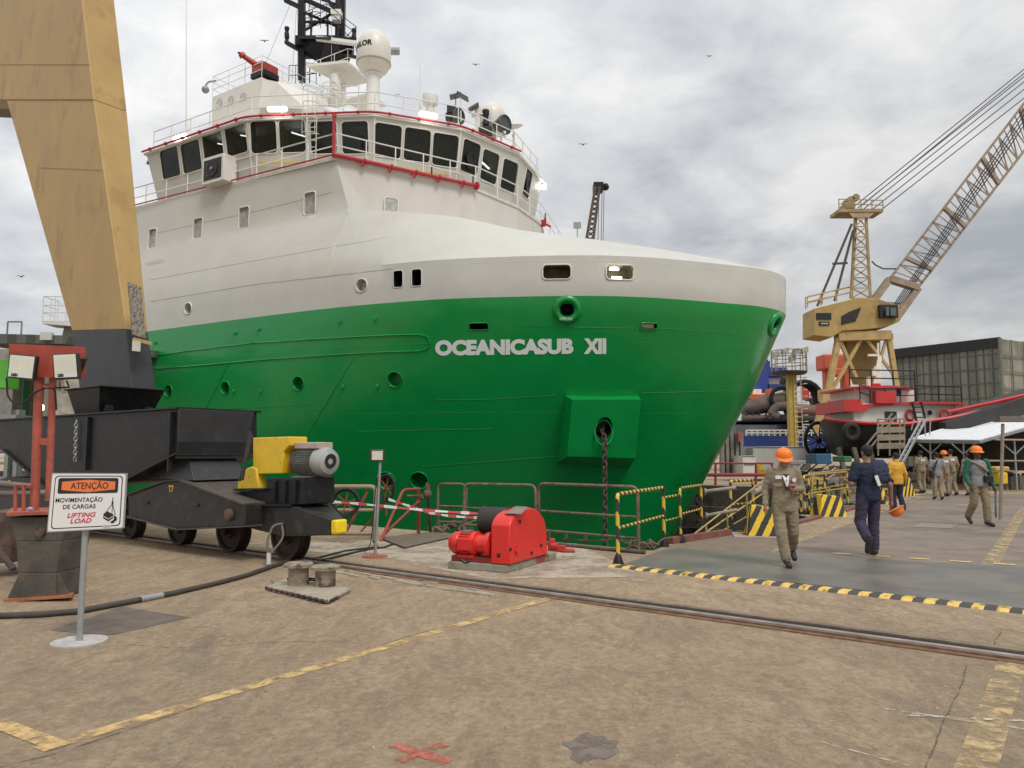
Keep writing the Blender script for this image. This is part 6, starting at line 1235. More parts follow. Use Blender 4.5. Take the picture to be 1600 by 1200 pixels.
q = MB(); q.prism([at(x_, y_, Yg-2.1) for x_, y_ in ((1326, 604), (1390, 602), (1430, 606), (1430, 609), (1390, 606), (1326, 607))], V((0, 4, 0))); q.prism([at(x_, y_, Yg-2.1) for x_, y_ in ((1320, 643), (1352, 643), (1360, 636), (1430, 631), (1508, 632), (1508, 629), (1430, 627), (1400, 630), (1347, 632), (1345, 624), (1319, 624))], V((0, 4, 0))); B(q, 1369, 1400, 611, 630, Yg-2.3, .4); q.build('red_awning', rdx, tg)
q = MB(); B(q, 1384, 1401, 643, 662, Yg-1.86, .06, 0); B(q, 1402, 1408, 609, 618, Yg-1.56, .06, 0); q.build('door_opening', blackp, tg)
for x_ in (1423, 1476):
    q = MB(); o = at(x_, 649, Yg-1.9); q.tube([o+V((.24*math.cos(t), 0, .27*math.sin(t))) for t in [2*math.pi*j/18 for j in range(18)]], .07, 6, True); q.build('life_ring', rdx, tg, smooth=50)
q = MB(); q.tube([at(1453, 645, Yg-1.7)+V((.09*math.cos(t), 0, .11*math.sin(t))) for t in [2*math.pi*j/12 for j in range(12)]], .03, 5, True); q.sph(at(1453, 645, Yg-1.6), (.08, .03, .1), 8); q.build('tug_porthole', blackp, tg)
q = MB(); railing(q, [at(1328, 603, Yg-2), at(1430, 605, Yg-2)], .9, 1.1, (.5,), .035); railing(q, [at(1432, 628, Yg-2), at(1503, 630, Yg-2)], .9, 1.1, (.5,), .035); railing(q, [at(1344, 624, Yg-2.2), at(1360, 630, Yg-2.2)], .8, .5, (.5,), .03); railing(q, [at(1384, 630, Yg-2.2), at(1430, 629, Yg-2.2)], .8, .9, (.5,), .03); q.build('tug_railing', black, tg)
q = MB(); q.hexa([at(1364, 602, Yg-.4), at(1376, 602, Yg-.4), at(1376, 602, Yg+.4), at(1364, 602, Yg+.4), at(1372, 556, Yg-.3), at(1378, 556, Yg-.3), at(1378, 556, Yg+.3), at(1372, 556, Yg+.3)]); q.box(at(1370, 575, Yg-.4), (.25, .2, .2)); q.box(at(1366, 582, Yg-.4), (.25, .2, .4)); q.tube([at(1372, 558, Yg), at(1372, 536, Yg)], .06, 6); q.box(at(1358, 596, Yg-.8), (.25, .2, .5)); q.box(at(1363, 555, Yg-.4), (.5, .1, .12)); q.build('tug_mast', white, tg)
q = MB(); B(q, 1363, 1376, 599, 602.5, Yg-.6, 1.2); q.build('mast_base', rdx, tg)
q = MB(); ladder(q, at(1440, 660, Yg-2.2), at(1432, 628, Yg-2.2), (1, 0, 0), .5, .28, .05); q.build('tug_ladder', black, tg)
q = MB(); o = at(1330, 675, Yg-3.1); q.tube([o+V((.33*math.cos(t), 0, .38*math.sin(t))) for t in [2*math.pi*j/18 for j in range(18)]], .17, 8, True); q.build('tyre_fender', rubber, tg, smooth=60)
nm2 = MB(); P = at(1578, 633, Yg-3.45); text(nm2, 'THORSUND', .32, lambda a, b: P+V((a, 0, b+a*.22)), .01) if False else text(nm2, 'THOR', .32, lambda a, b: P+V((a, 0, b+a*.22)), .01); nm2.build('tug_name', wpipe, tg, smooth=0)
for x_, lab in ((1320, 'keel block under the bow of the black tug'), (1370, 'keel block behind the scaffold platform of the tug'), (1420, 'keel block behind the galvanised stairs'), (1480, 'keel block behind the canopy under the tug')): p = at(x_, 716, Yg); q = MB(); q.box((p.x, Yg, .45), (.9, 2.4, .9)); tag(q.build('keel_block', concd, bevel=.04), lab, 'block', 'blocks under the tug')
for i, lab in enumerate(('first shore from the tug bow', 'second shore from the tug bow', 'third shore from the tug bow, by the scaffold')): a = at(1310+i*24, 700, Yg-2.2); q = MB(); q.bar(V((a.x, Yg-3.2, 0)), a, .2, .2); tag(q.build('timber_shore', concd), lab+' leaning against its black hull', 'timber prop', 'timber shores of the tug')
# access stairs and scaffold beside the tug
sc2 = MB(); sm2 = mat('scaffold_tan', (.28, .23, .17), .6, var=.3)
for a, b in (((1400, 650), (1356, 704)), ((1394, 646), (1350, 700))): sc2.bar(at(*a, 40), at(*b, 40), .07, .07)
for y_ in (672, 684, 697): sc2.bar(at(1370, y_, 40), at(1414, y_-1, 40), .09, .3)
for x_ in (1372, 1390, 1406, 1413): sc2.tube([at(x_, 655, 40), at(x_, 712, 40)], .045, 6)
for y_ in (655, 663): sc2.tube([at(1370, y_, 40), at(1414, y_-1, 40)], .04, 6)
tag(sc2.build('scaffold_platform', sm2), 'rusty scaffold platform against the side of the tug', 'scaffold')
st2 = MB()
for o in (0, 7): st2.bar(at(1444+o-4, 655, 36), at(1404+o, 722, 34), .06, .1)
for i in range(10): t = i/10+.05; st2.bar(at(1440, 655, 36).lerp(at(1404, 722, 34), t), at(1447, 655, 36).lerp(at(1411, 722, 34), t), .05, .03)
for a, b in (((1428, 655), (1424, 672)), ((1445, 655), (1446, 690)), ((1454, 656), (1452, 690))): st2.tube([at(*a, 36), at(*b, 36)], .03, 5)
tag(st2.build('metal_stairs', galv), 'steep galvanised stairs leading up to the tug deck', 'stairs')
# netted shed
Yn = 72; ns = thing('netted_building', 'building wrapped in grey green scaffold netting behind the tug', 'building', at(1500, 700, Yn))
a = at(1397, 548, Yn+14); b = at(1558, 529, Yn); c = at(1760, 500, Yn+12); zr = (a.z+b.z)/2
net = stripes('net_fabric', (.17, .18, .15), (.23, .24, .20), 1.5, (.9, -.4, 0), .9, .62); net2 = mat('net_fabric_pale', (.27, .26, .21), .9, var=.3, scale=.4, col2=(.15, .17, .14), cov=.45, sc2=.12)
def wall_(p, q_, z0, z1, m, name, off=0): w_ = MB(); w_.hexa([V((p.x, p.y, z0)), V((q_.x, q_.y, z0)), V((q_.x, q_.y+.3, z0)), V((p.x, p.y+.3, z0)), V((p.x, p.y, z1)), V((q_.x, q_.y, z1*b.z/a.z if p is a and z1 > 5 else z1)), V((q_.x, q_.y+.3, z1*b.z/a.z if p is a and z1 > 5 else z1)), V((p.x, p.y+.3, z1))]); return w_.build(name, m, ns, smooth=0)
wall_(a, b, 0, a.z, net, 'net_wall'); wall_(b, c, 0, b.z, net2, 'net_wall')
q = MB(); q.hexa([a+V((-.5, -.4, -.9)), b+V((0, -.4, -.9)), b+V((12, 14, -.9)), a+V((8, 14, -.9)), a+V((-.5, -.4, .1)), b+V((0, -.4, .1)), b+V((12, 14, .1)), a+V((8, 14, .1))]); q.build('shed_roof', mat('roof_black', (.025, .025, .025), .8), ns)
q = MB()
for i in range(1, 9): z_ = a.z*i/9; z2 = b.z*i/9; q.tube([V((a.x, a.y-.3, z_)), V((b.x, b.y-.3, z2))], .05, 4)
for i in range(15): t = i/14; p = a.lerp(b, t); q.tube([V((p.x, p.y-.35, 0)), V((p.x, p.y-.35, a.z+(b.z-a.z)*t))], .06 if i < 14 else .16, 4)
for i in range(1, 8): z_ = b.z*i/8; q.tube([V((b.x, b.y-.2, z_)), V((c.x, c.y-.2, z_))], .05, 4)
for i in range(12): p = b.lerp(c, i/12); q.tube([V((p.x, p.y-.2, 0)), V((p.x, p.y-.2, b.z))], .06, 4)
q.build('scaffold_tube', mat('scaffold_faint', (.15, .155, .13), .7), ns)
# dark lean-to roof
q = MB(); q.prism([at(1478, 660, 40), at(1700, 590, 40), at(1700, 700, 40), at(1478, 668, 40)], V((0, 4, 0))); tag(q.build('shed_roof', mat('dark_sheet', (.04, .038, .036), .8, var=.3, scale=1)), 'dark sloping lean-to roof behind the white canopy', 'shed')
# white canopy on posts
cn = thing('canopy', 'white corrugated canopy roof on thin grey posts, right side', 'canopy', at(1500, 720, 26)); p = [at(1419, 686, 36), at(1530, 687, 33), at(1720, 634, 33), at(1720, 630, 40), at(1640, 657, 44), at(1508, 658, 44)]
q = MB(); q.prism([p[0], p[1], p[2], at(1700, 656, 44), p[5]], UP*-.06); q.build('canopy_roof', stripes('corrugated_white', (.74, .75, .76), (.66, .67, .69), .22, (1, 0, 0), .5), cn, smooth=0)
q = MB(); q.bar(p[0]-UP*.1, p[1]-UP*.1, .1, .14); q.bar(p[1]-UP*.1, p[2]-UP*.1, .1, .12); q.build('canopy_beam', steel, cn)
for x_, Y in ((1453, 35.4), (1505, 34), (1585, 33.6)):
    q = MB(); a = at(x_, 692, Y); q.tube([V((a.x, a.y, 0)), a+UP*.15], .04, 6); q.bar(a-UP*.5, a+V((.5, 0, -.05)), .05, .05); q.bar(a-UP*.5, a+V((-.5, 0, -.05)), .05, .05); q.build('canopy_post', galv, cn)
q = MB()
for i in range(7): x_ = 1432+i*16; q.box(at(x_, 692, 36), (.45, .3, .15)); q.bar(at(x_, 688, 36), at(x_+12, 697, 36), .05, .05)
q.build('canopy_truss', black, cn)
fr2 = thing('post_and_beam', 'thin brown pipe frame with a box beam in front of the canopy', 'frame', G(1563, 812)); q = MB(); a = G(1563, 812); ax_ = at(1567, 662, a.y); q.tube([a, V((ax_.x, ax_.y, ax_.z))], .04, 8); q.build('frame_post', mat('post_tan_grey', (.27, .22, .17), .6, var=.3), fr2, smooth=50)
q = MB(); B(q, 1563, 1720, 650, 659, a.y-.1, .3); q.build('frame_beam', mat('beam_grey_brown', (.16, .14, .12), .7), fr2); q = MB(); q.tube([at(1555, 687, a.y+3), at(1720, 689, a.y+3)], .03, 6); q.tube([at(1545, 720, a.y+6), at(1720, 721, a.y+6)], .03, 6); q.build('frame_rail', MATS['post_tan_grey'], fr2)
# things under the canopy
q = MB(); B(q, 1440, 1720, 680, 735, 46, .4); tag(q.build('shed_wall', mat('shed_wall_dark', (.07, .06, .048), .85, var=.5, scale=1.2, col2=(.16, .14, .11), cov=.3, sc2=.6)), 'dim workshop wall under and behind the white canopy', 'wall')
q = MB()
for i in range(60): x_ = random.uniform(1545, 1720); Y = random.uniform(34, 42); p_ = at(x_, 720, Y); h = random.uniform(.1, .7); a_ = random.random()*3; q.box((p_.x, Y, h/2), (.3+random.random()*.5, .3, h), (V((math.cos(a_), math.sin(a_), 0)), V((-math.sin(a_), math.cos(a_), 0)), UP), random.choice([0, 1, 2, 4, 0]))
tag(q.build('scrap_workshop_pile', cm_, smooth=0), 'dark clutter of timber and parts in front of the workshop wall', 'clutter', kind='stuff')
q = MB(); B(q, 1562, 1575, 738, 757, 29, .5, 0); B(q, 1556, 1578, 729, 737, 29, .6, 1); tag(q.build('yellow_bin', [yellow, mat('dusty_orange_yellow', (.5, .34, .1), .6)], bevel=.05), 'yellow bin under orange boards near the pipe frame', 'bin')
# ---------------------------------------------------------------- background, left of the crane leg
lb = thing('quay_building', 'low white corrugated building with a dark sheet roof at far left', 'building', at(40, 700, 30)); q = MB()
B(q, 64, 112, 560, 700, 30, 8, 0); q.build('building_wall', stripes('corrugated_cream', (.56, .52, .43), (.50, .46, .38), .5, (1, 0, 0), .7), lb)
q = MB(); B(q, -60, 24, 545, 700, 31, 6); q.build('side_wall', mat('pale_side_wall', (.42, .41, .38), .8, var=.2), lb)
q = MB(); q.prism([at(x_, y_, 28) for x_, y_ in ((-60, 520), (98, 524), (98, 537), (-60, 536))], V((0, 9, .5))); q.build('building_roof', stripes('roof_sheets', (.10, .095, .09), (.17, .16, .15), .7, (1, .2, 0), .8), lb, smooth=0)
q = MB(); B(q, 62, 80, 519, 531, 27.9, .2); q.build('roof_panel', white, lb)
for x_ in (31, 88): q = MB(); B(q, x_, x_+5, 588, 700, 29.5, .4); q.build('green_column', mat('green_steel', (.02, .16, .06), .6), lb)
q = MB(); railing(q, [at(11, 523, 29), at(33, 523, 29)], .5, 2, (), .03); q.build('roof_hoop', steel, lb)
q = MB(); B(q, 94, 170, 590, 700, 27.5, .6)
for i in range(70): x_ = random.uniform(96, 170); y_ = random.uniform(560, 650); q.box(at(x_, y_, 26+random.uniform(-.5, .5)), (random.uniform(.3, .9), .4, random.uniform(.2, .6)), (V((.9, 0, random.uniform(-.4, .4))).normalized(), V((0, 1, 0)), V((random.uniform(-.3, .3), 0, 1)).normalized()))
tag(q.build('stacked_sacks', mat('cream_sacks', (.50, .46, .37), .8, var=.3)), 'cream sacks and sheeting piled behind the crane girder', 'sacks', kind='stuff')
q = MB()
for y_ in (650, 672, 700, 722, 745, 770): B(q, -60, 30, y_, y_+4, 24, .4)
for x_ in (-30, 8, 22): B(q, x_, x_+3, 640, 790, 23.8, .3)
B(q, 0, 25, 648, 662, 23.6, 1); tag(q.build('steel_shelving', steel), 'grey steel staging behind the floodlight tower, far left', 'staging')
gl = MB(); B(gl, -40, 14, 562, 606, 26, .6); tag(gl.build('green_machine', mat('lime_paint', (.12, .5, .05), .5)), 'lime green machine part behind the left floodlight', 'machine')
pi_ = MB(); a = G(-60, 860); pi_.tube([at(-40, 752, 11.5), at(62, 762, 11.5)], .05, 8); pi_.tube([at(-40, 772, 11.5), at(75, 770, 11.5)], .045, 8); tag(pi_.build('low_pipe', mat('low_pipe_grey', (.14, .12, .11), .6, var=.3), smooth=60), 'pair of low grey pipes behind the floodlight pedestal', 'pipe')
mb_ = MB(); B(mb_, -40, 22, 800, 880, 10.4, .8); mb_.tube([at(22, 790, 10.2), at(28, 860, 10.2)], .05, 8); mb_.bar(at(-4, 858, 10), at(22, 890, 9.8), .08, .05); tag(mb_.build('machine_block', rust, bevel=.04), 'rusty machine block left of the floodlight pedestal', 'machine')
mb_ = MB(); B(mb_, 99, 112, 830, 880, 10.2, .3); tag(mb_.build('wooden_post', mat('wood_tan', (.25, .16, .08), .8, var=.3)), 'short tan timber upright behind the pedestal and sign', 'timber')
gw = MB(); gw.sph(at(62, 637, 9.55), .05, 12); tag(gw.build('welding_arc', mat('arc_glow', (1, 1, 1), .4, emit=(1, .92, .72), es=60), smooth=60), 'bright glare of a welding arc behind the floodlight tower poles', 'welding arc')  # glowing ball stands for the glare of a welding arc
# railed crane basket seen beyond the leg
bk = thing('access_basket', 'small white railed access basket beyond the crane leg', 'basket', at(85, 500, 30)); z_ = at(80, 506, 30).z; q = MB(); a = at(66, 506, 30); q.hexa([V((a.x, 30, z_)), V((a.x+1.4, 30, z_-.1)), V((a.x+1.4, 31, z_-.1)), V((a.x, 31, z_)), V((a.x, 30, z_+.12)), V((a.x+1.4, 30, z_+.12)), V((a.x+1.4, 31, z_+.12)), V((a.x, 31, z_+.12))]); q.build('basket_floor', white, bk); q = MB(); railing(q, [V((a.x, 31, z_+.1)), V((a.x, 30, z_+.1)), V((a.x+1.4, 30, z_+.1))], 1.0, .5, (.35, .65), .018); q.build('basket_railing', wpipe, bk)
q = MB(); q.hexa([at(92, 545, 30.5), at(130, 545, 30.5), at(130, 545, 32), at(92, 545, 32), at(100, 512, 30.5), at(130, 512, 30.5), at(130, 512, 32), at(100, 512, 32)]); q.build('basket_arm', mat('arm_grey_tan', (.32, .28, .22), .7), bk)
# gulls
for x_, y_, Y, lab in ((413, 64, 60, 'gull gliding left of the mast'), (743, 101, 70, 'gull high above the far roof railing'), (1108, 88, 80, 'gull highest in the open sky above the bow'), (911, 226, 60, 'gull tumbling right of the wheelhouse'), (618, 149, 60, 'gull just above the wheelhouse roof beside the dome'), (33, 432, 60, 'gull far left under the crane beam')):
    q = MB(); c = at(x_, y_, Y); q.sph(c, (.07, .2, .06), 8)
    for s_ in (-1, 1): q.add([c, c+V((s_*.2, -.04, .10)), c+V((s_*.42, .04, .03)), c+V((s_*.2, .08, .08)), c+V((0, .08, .0)), c+V((s_*.2, 0, .07))], [(0, 1, 3, 4), (1, 2, 3), (0, 5, 1), (5, 2, 1), (4, 3, 5), (3, 2, 5), (0, 4, 5)])
    tag(q.build('gull', mat('gull_grey', (.2, .2, .2), .8)), lab, 'bird', 'gulls in the sky')
# low far quay line
q = MB(); B(q, 900, 1700, 700, 709, 240, 20); B(q, -900, 240, 695, 709, 260, 20); struct(q.build('horizon_quay', mat('far_quay', (.12, .12, .12), .9, var=.4, scale=.05)))
# ---------------------------------------------------------------- people
def remesh(mb, name, m, parent, vox, smooth_it=4, disp=0, dscale=.08, label=None):
    o = mb.build(name, m, parent, smooth=0, label=label); r = o.modifiers.new('r', 'REMESH'); r.mode = 'VOXEL'; r.voxel_size = vox; r.use_smooth_shade = True
    s = o.modifiers.new('s', 'SMOOTH'); s.iterations = smooth_it; s.factor = .5; apply_mods(o)
    if disp:
        me = o.data; me.update()
        for v in me.vertices:
            p = v.co; k = noise.noise(V((p.x/dscale, p.y/dscale, p.z/(dscale*.55))))+.5*noise.noise(p/(dscale*.45)); v.co += v.normal*k*disp
    o.data.polygons.foreach_set('use_smooth', [True]*len(o.data.polygons)); return o
skinc = mat('skin_brown', (.30, .155, .095), .5, var=.08); skind = mat('skin_dark', (.12, .062, .042), .5, var=.08); hairc = mat('hair_black', (.012, .011, .011), .7)
khaki = mat('khaki_cloth', (.25, .205, .135), .85, var=.15, scale=7, bump=.3, bscale=60); khl = mat('khaki_light', (.27, .215, .145), .85, var=.15, scale=7, bump=.3); navy = mat('navy_cloth', (.012, .017, .040), .85, var=.2, scale=7, bump=.3); indigo = mat('indigo_trousers', (.035, .028, .058), .85, var=.25, scale=7, bump=.3)
yelj = mat('yellow_jacket', (.62, .34, .035), .7, var=.12, scale=7, bump=.2); greyt = mat('grey_tshirt', (.22, .235, .24), .85, var=.15, scale=7); greens = mat('green_sleeve', (.02, .115, .075), .8, var=.15, scale=7); boot = mat('boot_black', (.02, .019, .018), .6, var=.3); tan = mat('worn_khaki_trousers', (.235, .18, .115), .85, var=.2, scale=7)
refl = mat('reflective_patch', (.7, .7, .68), .5); hv = mat('hi_vis_red', (.75, .09, .05), .6)
def person(loc, rz, label, J, top, legs, skin=skinc, helmet=None, hair=True, hgt=1.72, vox=.014, sleeves='long', vest=None, backpatch=False, stripe=False, fat=1.0, sleevem=None, jacket=False, lookdown=0, vneck=False):
    k = hgt/1.72; L_ = V(loc); t = thing('person', label, 'person', L_, 'workers walking on the quay'); W = lambda p: L_+Matrix.Rotation(rz, 4, 'Z')@(V(p)*k)
    # default joints: the body faces -Y; x>0 is the person's left
    D = dict(hipL=(.095, 0, .92), hipR=(-.095, 0, .92), kneeL=(.10, -.03, .50), kneeR=(-.10, -.03, .50), ankL=(.10, .0, .09), ankR=(-.10, 0, .09), toeL=(.12, -.17, .035), toeR=(-.12, -.17, .035), shL=(.185, .01, 1.40), shR=(-.185, .01, 1.40), elL=(.26, .03, 1.12), elR=(-.26, .03, 1.12), wrL=(.27, -.07, .88), wrR=(-.27, -.07, .88), chest=(0, 0, 1.27), pel=(0, 0, .95), neck=(0, 0, 1.46), head=(0, -.015, 1.60))
    D.update(J); g = {a: V(b) for a, b in D.items()}; hv_ = (g['head']-g['neck']).normalized()
    b = MB()
    def ring(c, a_, b_): return (W(c), a_*k*fat, b_*k*fat)
    def tor(mb, e, z0='pel', zmin=.86, full=True):
        P, Cc, Nn = g['pel'], g['chest'], g['neck']; w0 = P+V((0, 0, zmin-.95)); rs = [(w0, .155+e, .115+e), (P+V((0, 0, .02)), .165+e, .12+e), (P.lerp(Cc, .45), .145+e, .108+e), (Cc, .175+e, .12+e), (Cc.lerp(Nn, .55), .168+e*.6, .105+e*.8), (Cc.lerp(Nn, .80), .115+e*.5, .08+e*.6), (Cc.lerp(Nn, .95), .07+e*.5, .065+e*.5)]
        if abs(math.sin(rz)) > .5: mb.loft([(W(c), y_*k*fat, x_*k*fat) for c, x_, y_ in rs], 20)
        else: mb.loft([(W(c), x_*k*fat, y_*k*fat) for c, x_, y_ in rs], 20)
    def limb(mb, pts, rad):
        for (a_, b_), (ra, rb) in zip(zip(pts, pts[1:]), zip(rad, rad[1:])): mb.cap(W(g[a_] if isinstance(a_, str) else a_), W(g[b_] if isinstance(b_, str) else b_), ra*k, rb*k)
    tor(b, -.01); limb(b, ['neck', g['neck']+hv_*.07], [.056, .054]); hd_ = g['head']; Rz = Matrix.Rotation(rz, 3, 'Z'); tilt = Rz@Matrix.Rotation(lookdown, 3, 'X'); ax = tuple(tilt@V(v) for v in ((1, 0, 0), (0, 1, 0), (0, 0, 1)))
    HP = lambda p: W(hd_)+tilt@(V(p)*k)
    b.sph(HP((0, .01, .03)), (.074*k, .094*k, .088*k), 18, ax=ax); b.sph(HP((0, -.022, -.035)), (.058*k, .068*k, .078*k), 16, ax=ax); b.cap(HP((0, -.095, .012)), HP((0, -.108, -.028)), .010*k, .015*k); b.sph(HP((0, -.085, -.092)), .024*k, 10); b.sph(HP((0, -.09, -.058)), (.026*k, .012*k, .009*k), 10, ax=ax)
    for s in (-1, 1): b.sph(HP((s*.076, .012, -.01)), (.012*k, .022*k, .033*k), 10, ax=ax); b.sph(HP((s*.033, -.085, .028)), (.02*k, .01*k, .006*k), 8, ax=ax)
    for s in 'LR': limb(b, ['sh'+s, 'el'+s, 'wr'+s], [.05, .042, .028]); limb(b, ['hip'+s, 'knee'+s, 'ank'+s], [.08, .052, .036]); limb(b, ['ank'+s, 'toe'+s], [.034, .03])
    for s in 'LR':       # palm, four unequal fingers and a thumb
        w_, e_ = g['wr'+s], g['el'+s]; d = (w_-e_).normalized(); curl = V(J.get('curl'+s, (0, -.35, 0))); d2 = (d+curl*.5).normalized(); sg = 1 if s == 'L' else -1
        side_ = d.cross(V((sg, 0, 0))); side_ = side_.normalized() if side_.length > .1 else V((0, -1, 0)); side_ = -side_ if side_.y > 0 else side_
        pc = w_+d*.085; b.cap(W(w_), W(w_+d*.07), .026*k, .034*k)
        for i, ln in enumerate((.075, .085, .08, .062)): o = w_+d*.075+side_*(.027-.018*i); m_ = o+d2*ln*.55; e2 = m_+(d2+curl).normalized()*ln*.5; b.cap(W(o), W(m_), .0105*k, .0095*k, 8); b.cap(W(m_), W(e2), .0095*k, .008*k, 8)
        o = w_+d*.03+side_*.028; b.cap(W(o), W(o+(d+side_*.8).normalized()*.04), .013*k, .011*k, 8); b.cap(W(o+(d+side_*.8).normalized()*.04), W(o+(d+side_*.5).normalized()*.075), .011*k, .009*k, 8)
    remesh(b, 'body', skin, t, min(vox, .009), 2)
    # trousers
    q = MB(); tor_p = g['pel']; q.loft([(W(tor_p+V((0, 0, -.10))), .15*k*fat, .125*k*fat), (W(tor_p+V((0, 0, -.02))), .168*k*fat, .13*k*fat), (W(tor_p+V((0, 0, .08))), .152*k*fat, .12*k*fat)], 18)
    for s in 'LR': limb(q, ['hip'+s, 'knee'+s], [.105, .083]); limb(q, ['knee'+s, g['knee'+s].lerp(g['ank'+s], .88)], [.083, .077])
    remesh(q, 'trousers', legs, t, vox, 3, .009)
    for s in 'LR': q = MB(); limb(q, [g['ank'+s]+V((0, 0, .06)), 'ank'+s], [.05, .05]); limb(q, [g['ank'+s]+(g['toe'+s]-g['ank'+s])*-.25-V((0, 0, .03)), 'toe'+s], [.048, .043]); remesh(q, 'boot', boot, t, vox*.8, 2)
    # top
    q = MB(); tor(q, .018 if not jacket else .03, zmin=.86 if not jacket else .80)
    if sleeves != 'none':
        for s in 'LR':
            if sleeves == 'long': limb(q, ['sh'+s, 'el'+s, g['el'+s].lerp(g['wr'+s], .93)], [.066, .058, .045])
            elif sleeves == 'short': limb(q, ['sh'+s, g['sh'+s].lerp(g['el'+s], .72)], [.076, .072])
    if jacket: q.cap(W(g['neck']+V((0, .02, .0))), W(g['neck']+V((0, .01, .03))), .078*k, .07*k)
    remesh(q, 'jacket' if jacket else 'shirt', top, t, vox, 3, .009)
    if sleevem:
        q = MB(); 
        for s in 'LR': limb(q, ['sh'+s, 'el'+s, g['el'+s].lerp(g['wr'+s], .93)], [.08, .064, .048])
        remesh(q, 'sleeves', sleevem, t, vox, 3, .006)
    back = g['chest']
    if backpatch: q = MB(); q.box(W(back+V((0, .135, .06))), (.17*k, .02, .08*k), (Rz@V((1, 0, 0)), Rz@V((0, 1, 0)), UP)); q.build('back_patch', refl, t, bevel=.006)
    if stripe:
        q = MB(); 
        for s in 'LR': 
            sg = 1 if s == 'L' else -1; q.cap(W(g['knee'+s].lerp(g['hip'+s], .75)+V((sg*.096, 0, 0))), W(g['knee'+s]+V((sg*.086, 0, 0))), .009, .009, 8); q.cap(W(g['knee'+s]+V((sg*.086, 0, 0))), W(g['knee'+s].lerp(g['ank'+s], .6)+V((sg*.08, 0, 0))), .009, .009, 8)
        remesh(q, 'trouser_stripe', hv, t, .008, 1)
    if helmet:
        q = MB(); hx = HP((0, .012, .055)); q.lathe([(.118*k, -.035*k), (.119*k, .0), (.112*k, .035*k), (.095*k, .068*k), (.065*k, .092*k), (.03*k, .103*k), (.001, .106*k)], hx, ax[2], 28, ref=ax[0]); vs0 = []
        for j in range(28):
            a = 2*math.pi*j/28; f_ = max(0, -math.sin(a)); vs0 += [hx+ax[0]*.116*k*math.cos(a)+ax[1]*.124*k*math.sin(a)-ax[2]*.03*k, hx+ax[0]*(.130+.01*f_)*k*math.cos(a)+ax[1]*(.134+.05*f_)*k*math.sin(a)-ax[2]*(.042+.012*f_)*k, hx+ax[0]*(.130+.01*f_)*k*math.cos(a)+ax[1]*(.134+.05*f_)*k*math.sin(a)-ax[2]*(.034+.012*f_)*k, hx+ax[0]*.116*k*math.cos(a)+ax[1]*.124*k*math.sin(a)-ax[2]*.02*k]
        q.add(vs0, [(j*4+i, j*4+(i+1) % 4, ((j+1) % 28)*4+(i+1) % 4, ((j+1) % 28)*4+i) for j in range(28) for i in range(4)]); q.cap(hx-ax[1]*.08*k+ax[2]*.065*k, hx+ax[1]*.08*k+ax[2]*.075*k, .018*k, .018*k)
        q.build('helmet', helmet, t, smooth=50)
    if hair:
        q = MB(); q.sph(HP((0, .022, .045)), (.082*k, .098*k, .086*k), 18, ax=ax); q.sph(HP((0, .06, .0)), (.068*k, .05*k, .06*k), 14, ax=ax)
        h_ = remesh(q, 'hair', hairc, t, .01, 1, .004, .02)
    q = MB()
    for s in (-1, 1): q.sph(HP((s*.032, -.078, .012)), (.012*k, .006*k, .007*k), 10, ax=ax)
    q.build('eyes', hairc, t, smooth=60)
    return t, g, W, HP
PI = math.pi
# 1 khaki man walking towards us, looking at a phone
p1, g1, W1, H1 = person(G(1229, 884), -.12, 'man in khaki work suit and orange helmet looking down at a phone', dict(hipL=(.095, 0, .9), hipR=(-.095, 0, .9), kneeR=(-.09, -.12, .50), ankR=(-.03, -.14, .10), toeR=(-.03, -.32, .04), kneeL=(.12, .03, .49), ankL=(.16, .32, .22), toeL=(.17, .22, .08), elR=(-.26, .06, 1.13), wrR=(-.29, -.05, .89), elL=(.265, .04, 1.13), wrL=(.09, -.27, 1.14), head=(0, -.045, 1.59), curlL=(-.3, 0, .5)), khaki, khaki, helmet=orange, hair=False, hgt=1.70, jacket=True, stripe=False, lookdown=.35, fat=.97)
q = MB(); q.prism([W1(p) for p in ((-.05, -.128, 1.36), (.05, -.128, 1.36), (.012, -.158, 1.12), (-.012, -.158, 1.12))], W1((0, -.035, 0))-W1((0, 0, 0))); q.build('dark_undershirt', blackp, p1, bevel=.01)
q = MB(); q.add([W1(p) for p in ((-.06, -.172, 1.34), (-.035, -.172, 1.34), (-.012, -.2, 1.18), (.012, -.2, 1.18), (.045, -.172, 1.34), (.02, -.172, 1.34), (.0, -.2, 1.25), (-.018, -.2, 1.25), (0, -.18, 1.30))], [(0, 1, 7, 2), (2, 7, 6, 3), (5, 4, 3, 6), (1, 8, 7), (8, 5, 6)]); q.build('shirt_print', refl, p1, smooth=0)
for s_, z_ in ((-1, 1.31), (1, 1.27)): q = MB(); q.box(W1((s_*.11, -.152, z_)), (.09 if s_ < 0 else .05, .02, .05)); q.build('name_badge', refl, p1, bevel=.004)
q = MB(); q.box(W1((.09, -.160, 1.185)), (.13, .02, .05)); q.build('pocket_flap', khl, p1, bevel=.006)
q = MB(); q.box(W1((-.12, -.150, 1.20)), (.13, .02, .05)); q.build('pocket_flap', khl, p1, bevel=.006)
q = MB(); q.cap(W1((.17, .0, .82)), W1((.155, .02, .50)), .016, .014); q.build('trouser_stripe', hv, p1, smooth=50)
q = MB(); q.box(W1((.03, -.335, 1.175)), (.085, .14, .018), (V((1, 0, 0)), V((0, .9, -.3)).normalized(), V((0, .3, .9)).normalized())); tag(q.build('mobile_phone', mat('phone_red', (.35, .03, .03), .3), bevel=.004), 'small red phone held by the man in the orange helmet', 'phone')
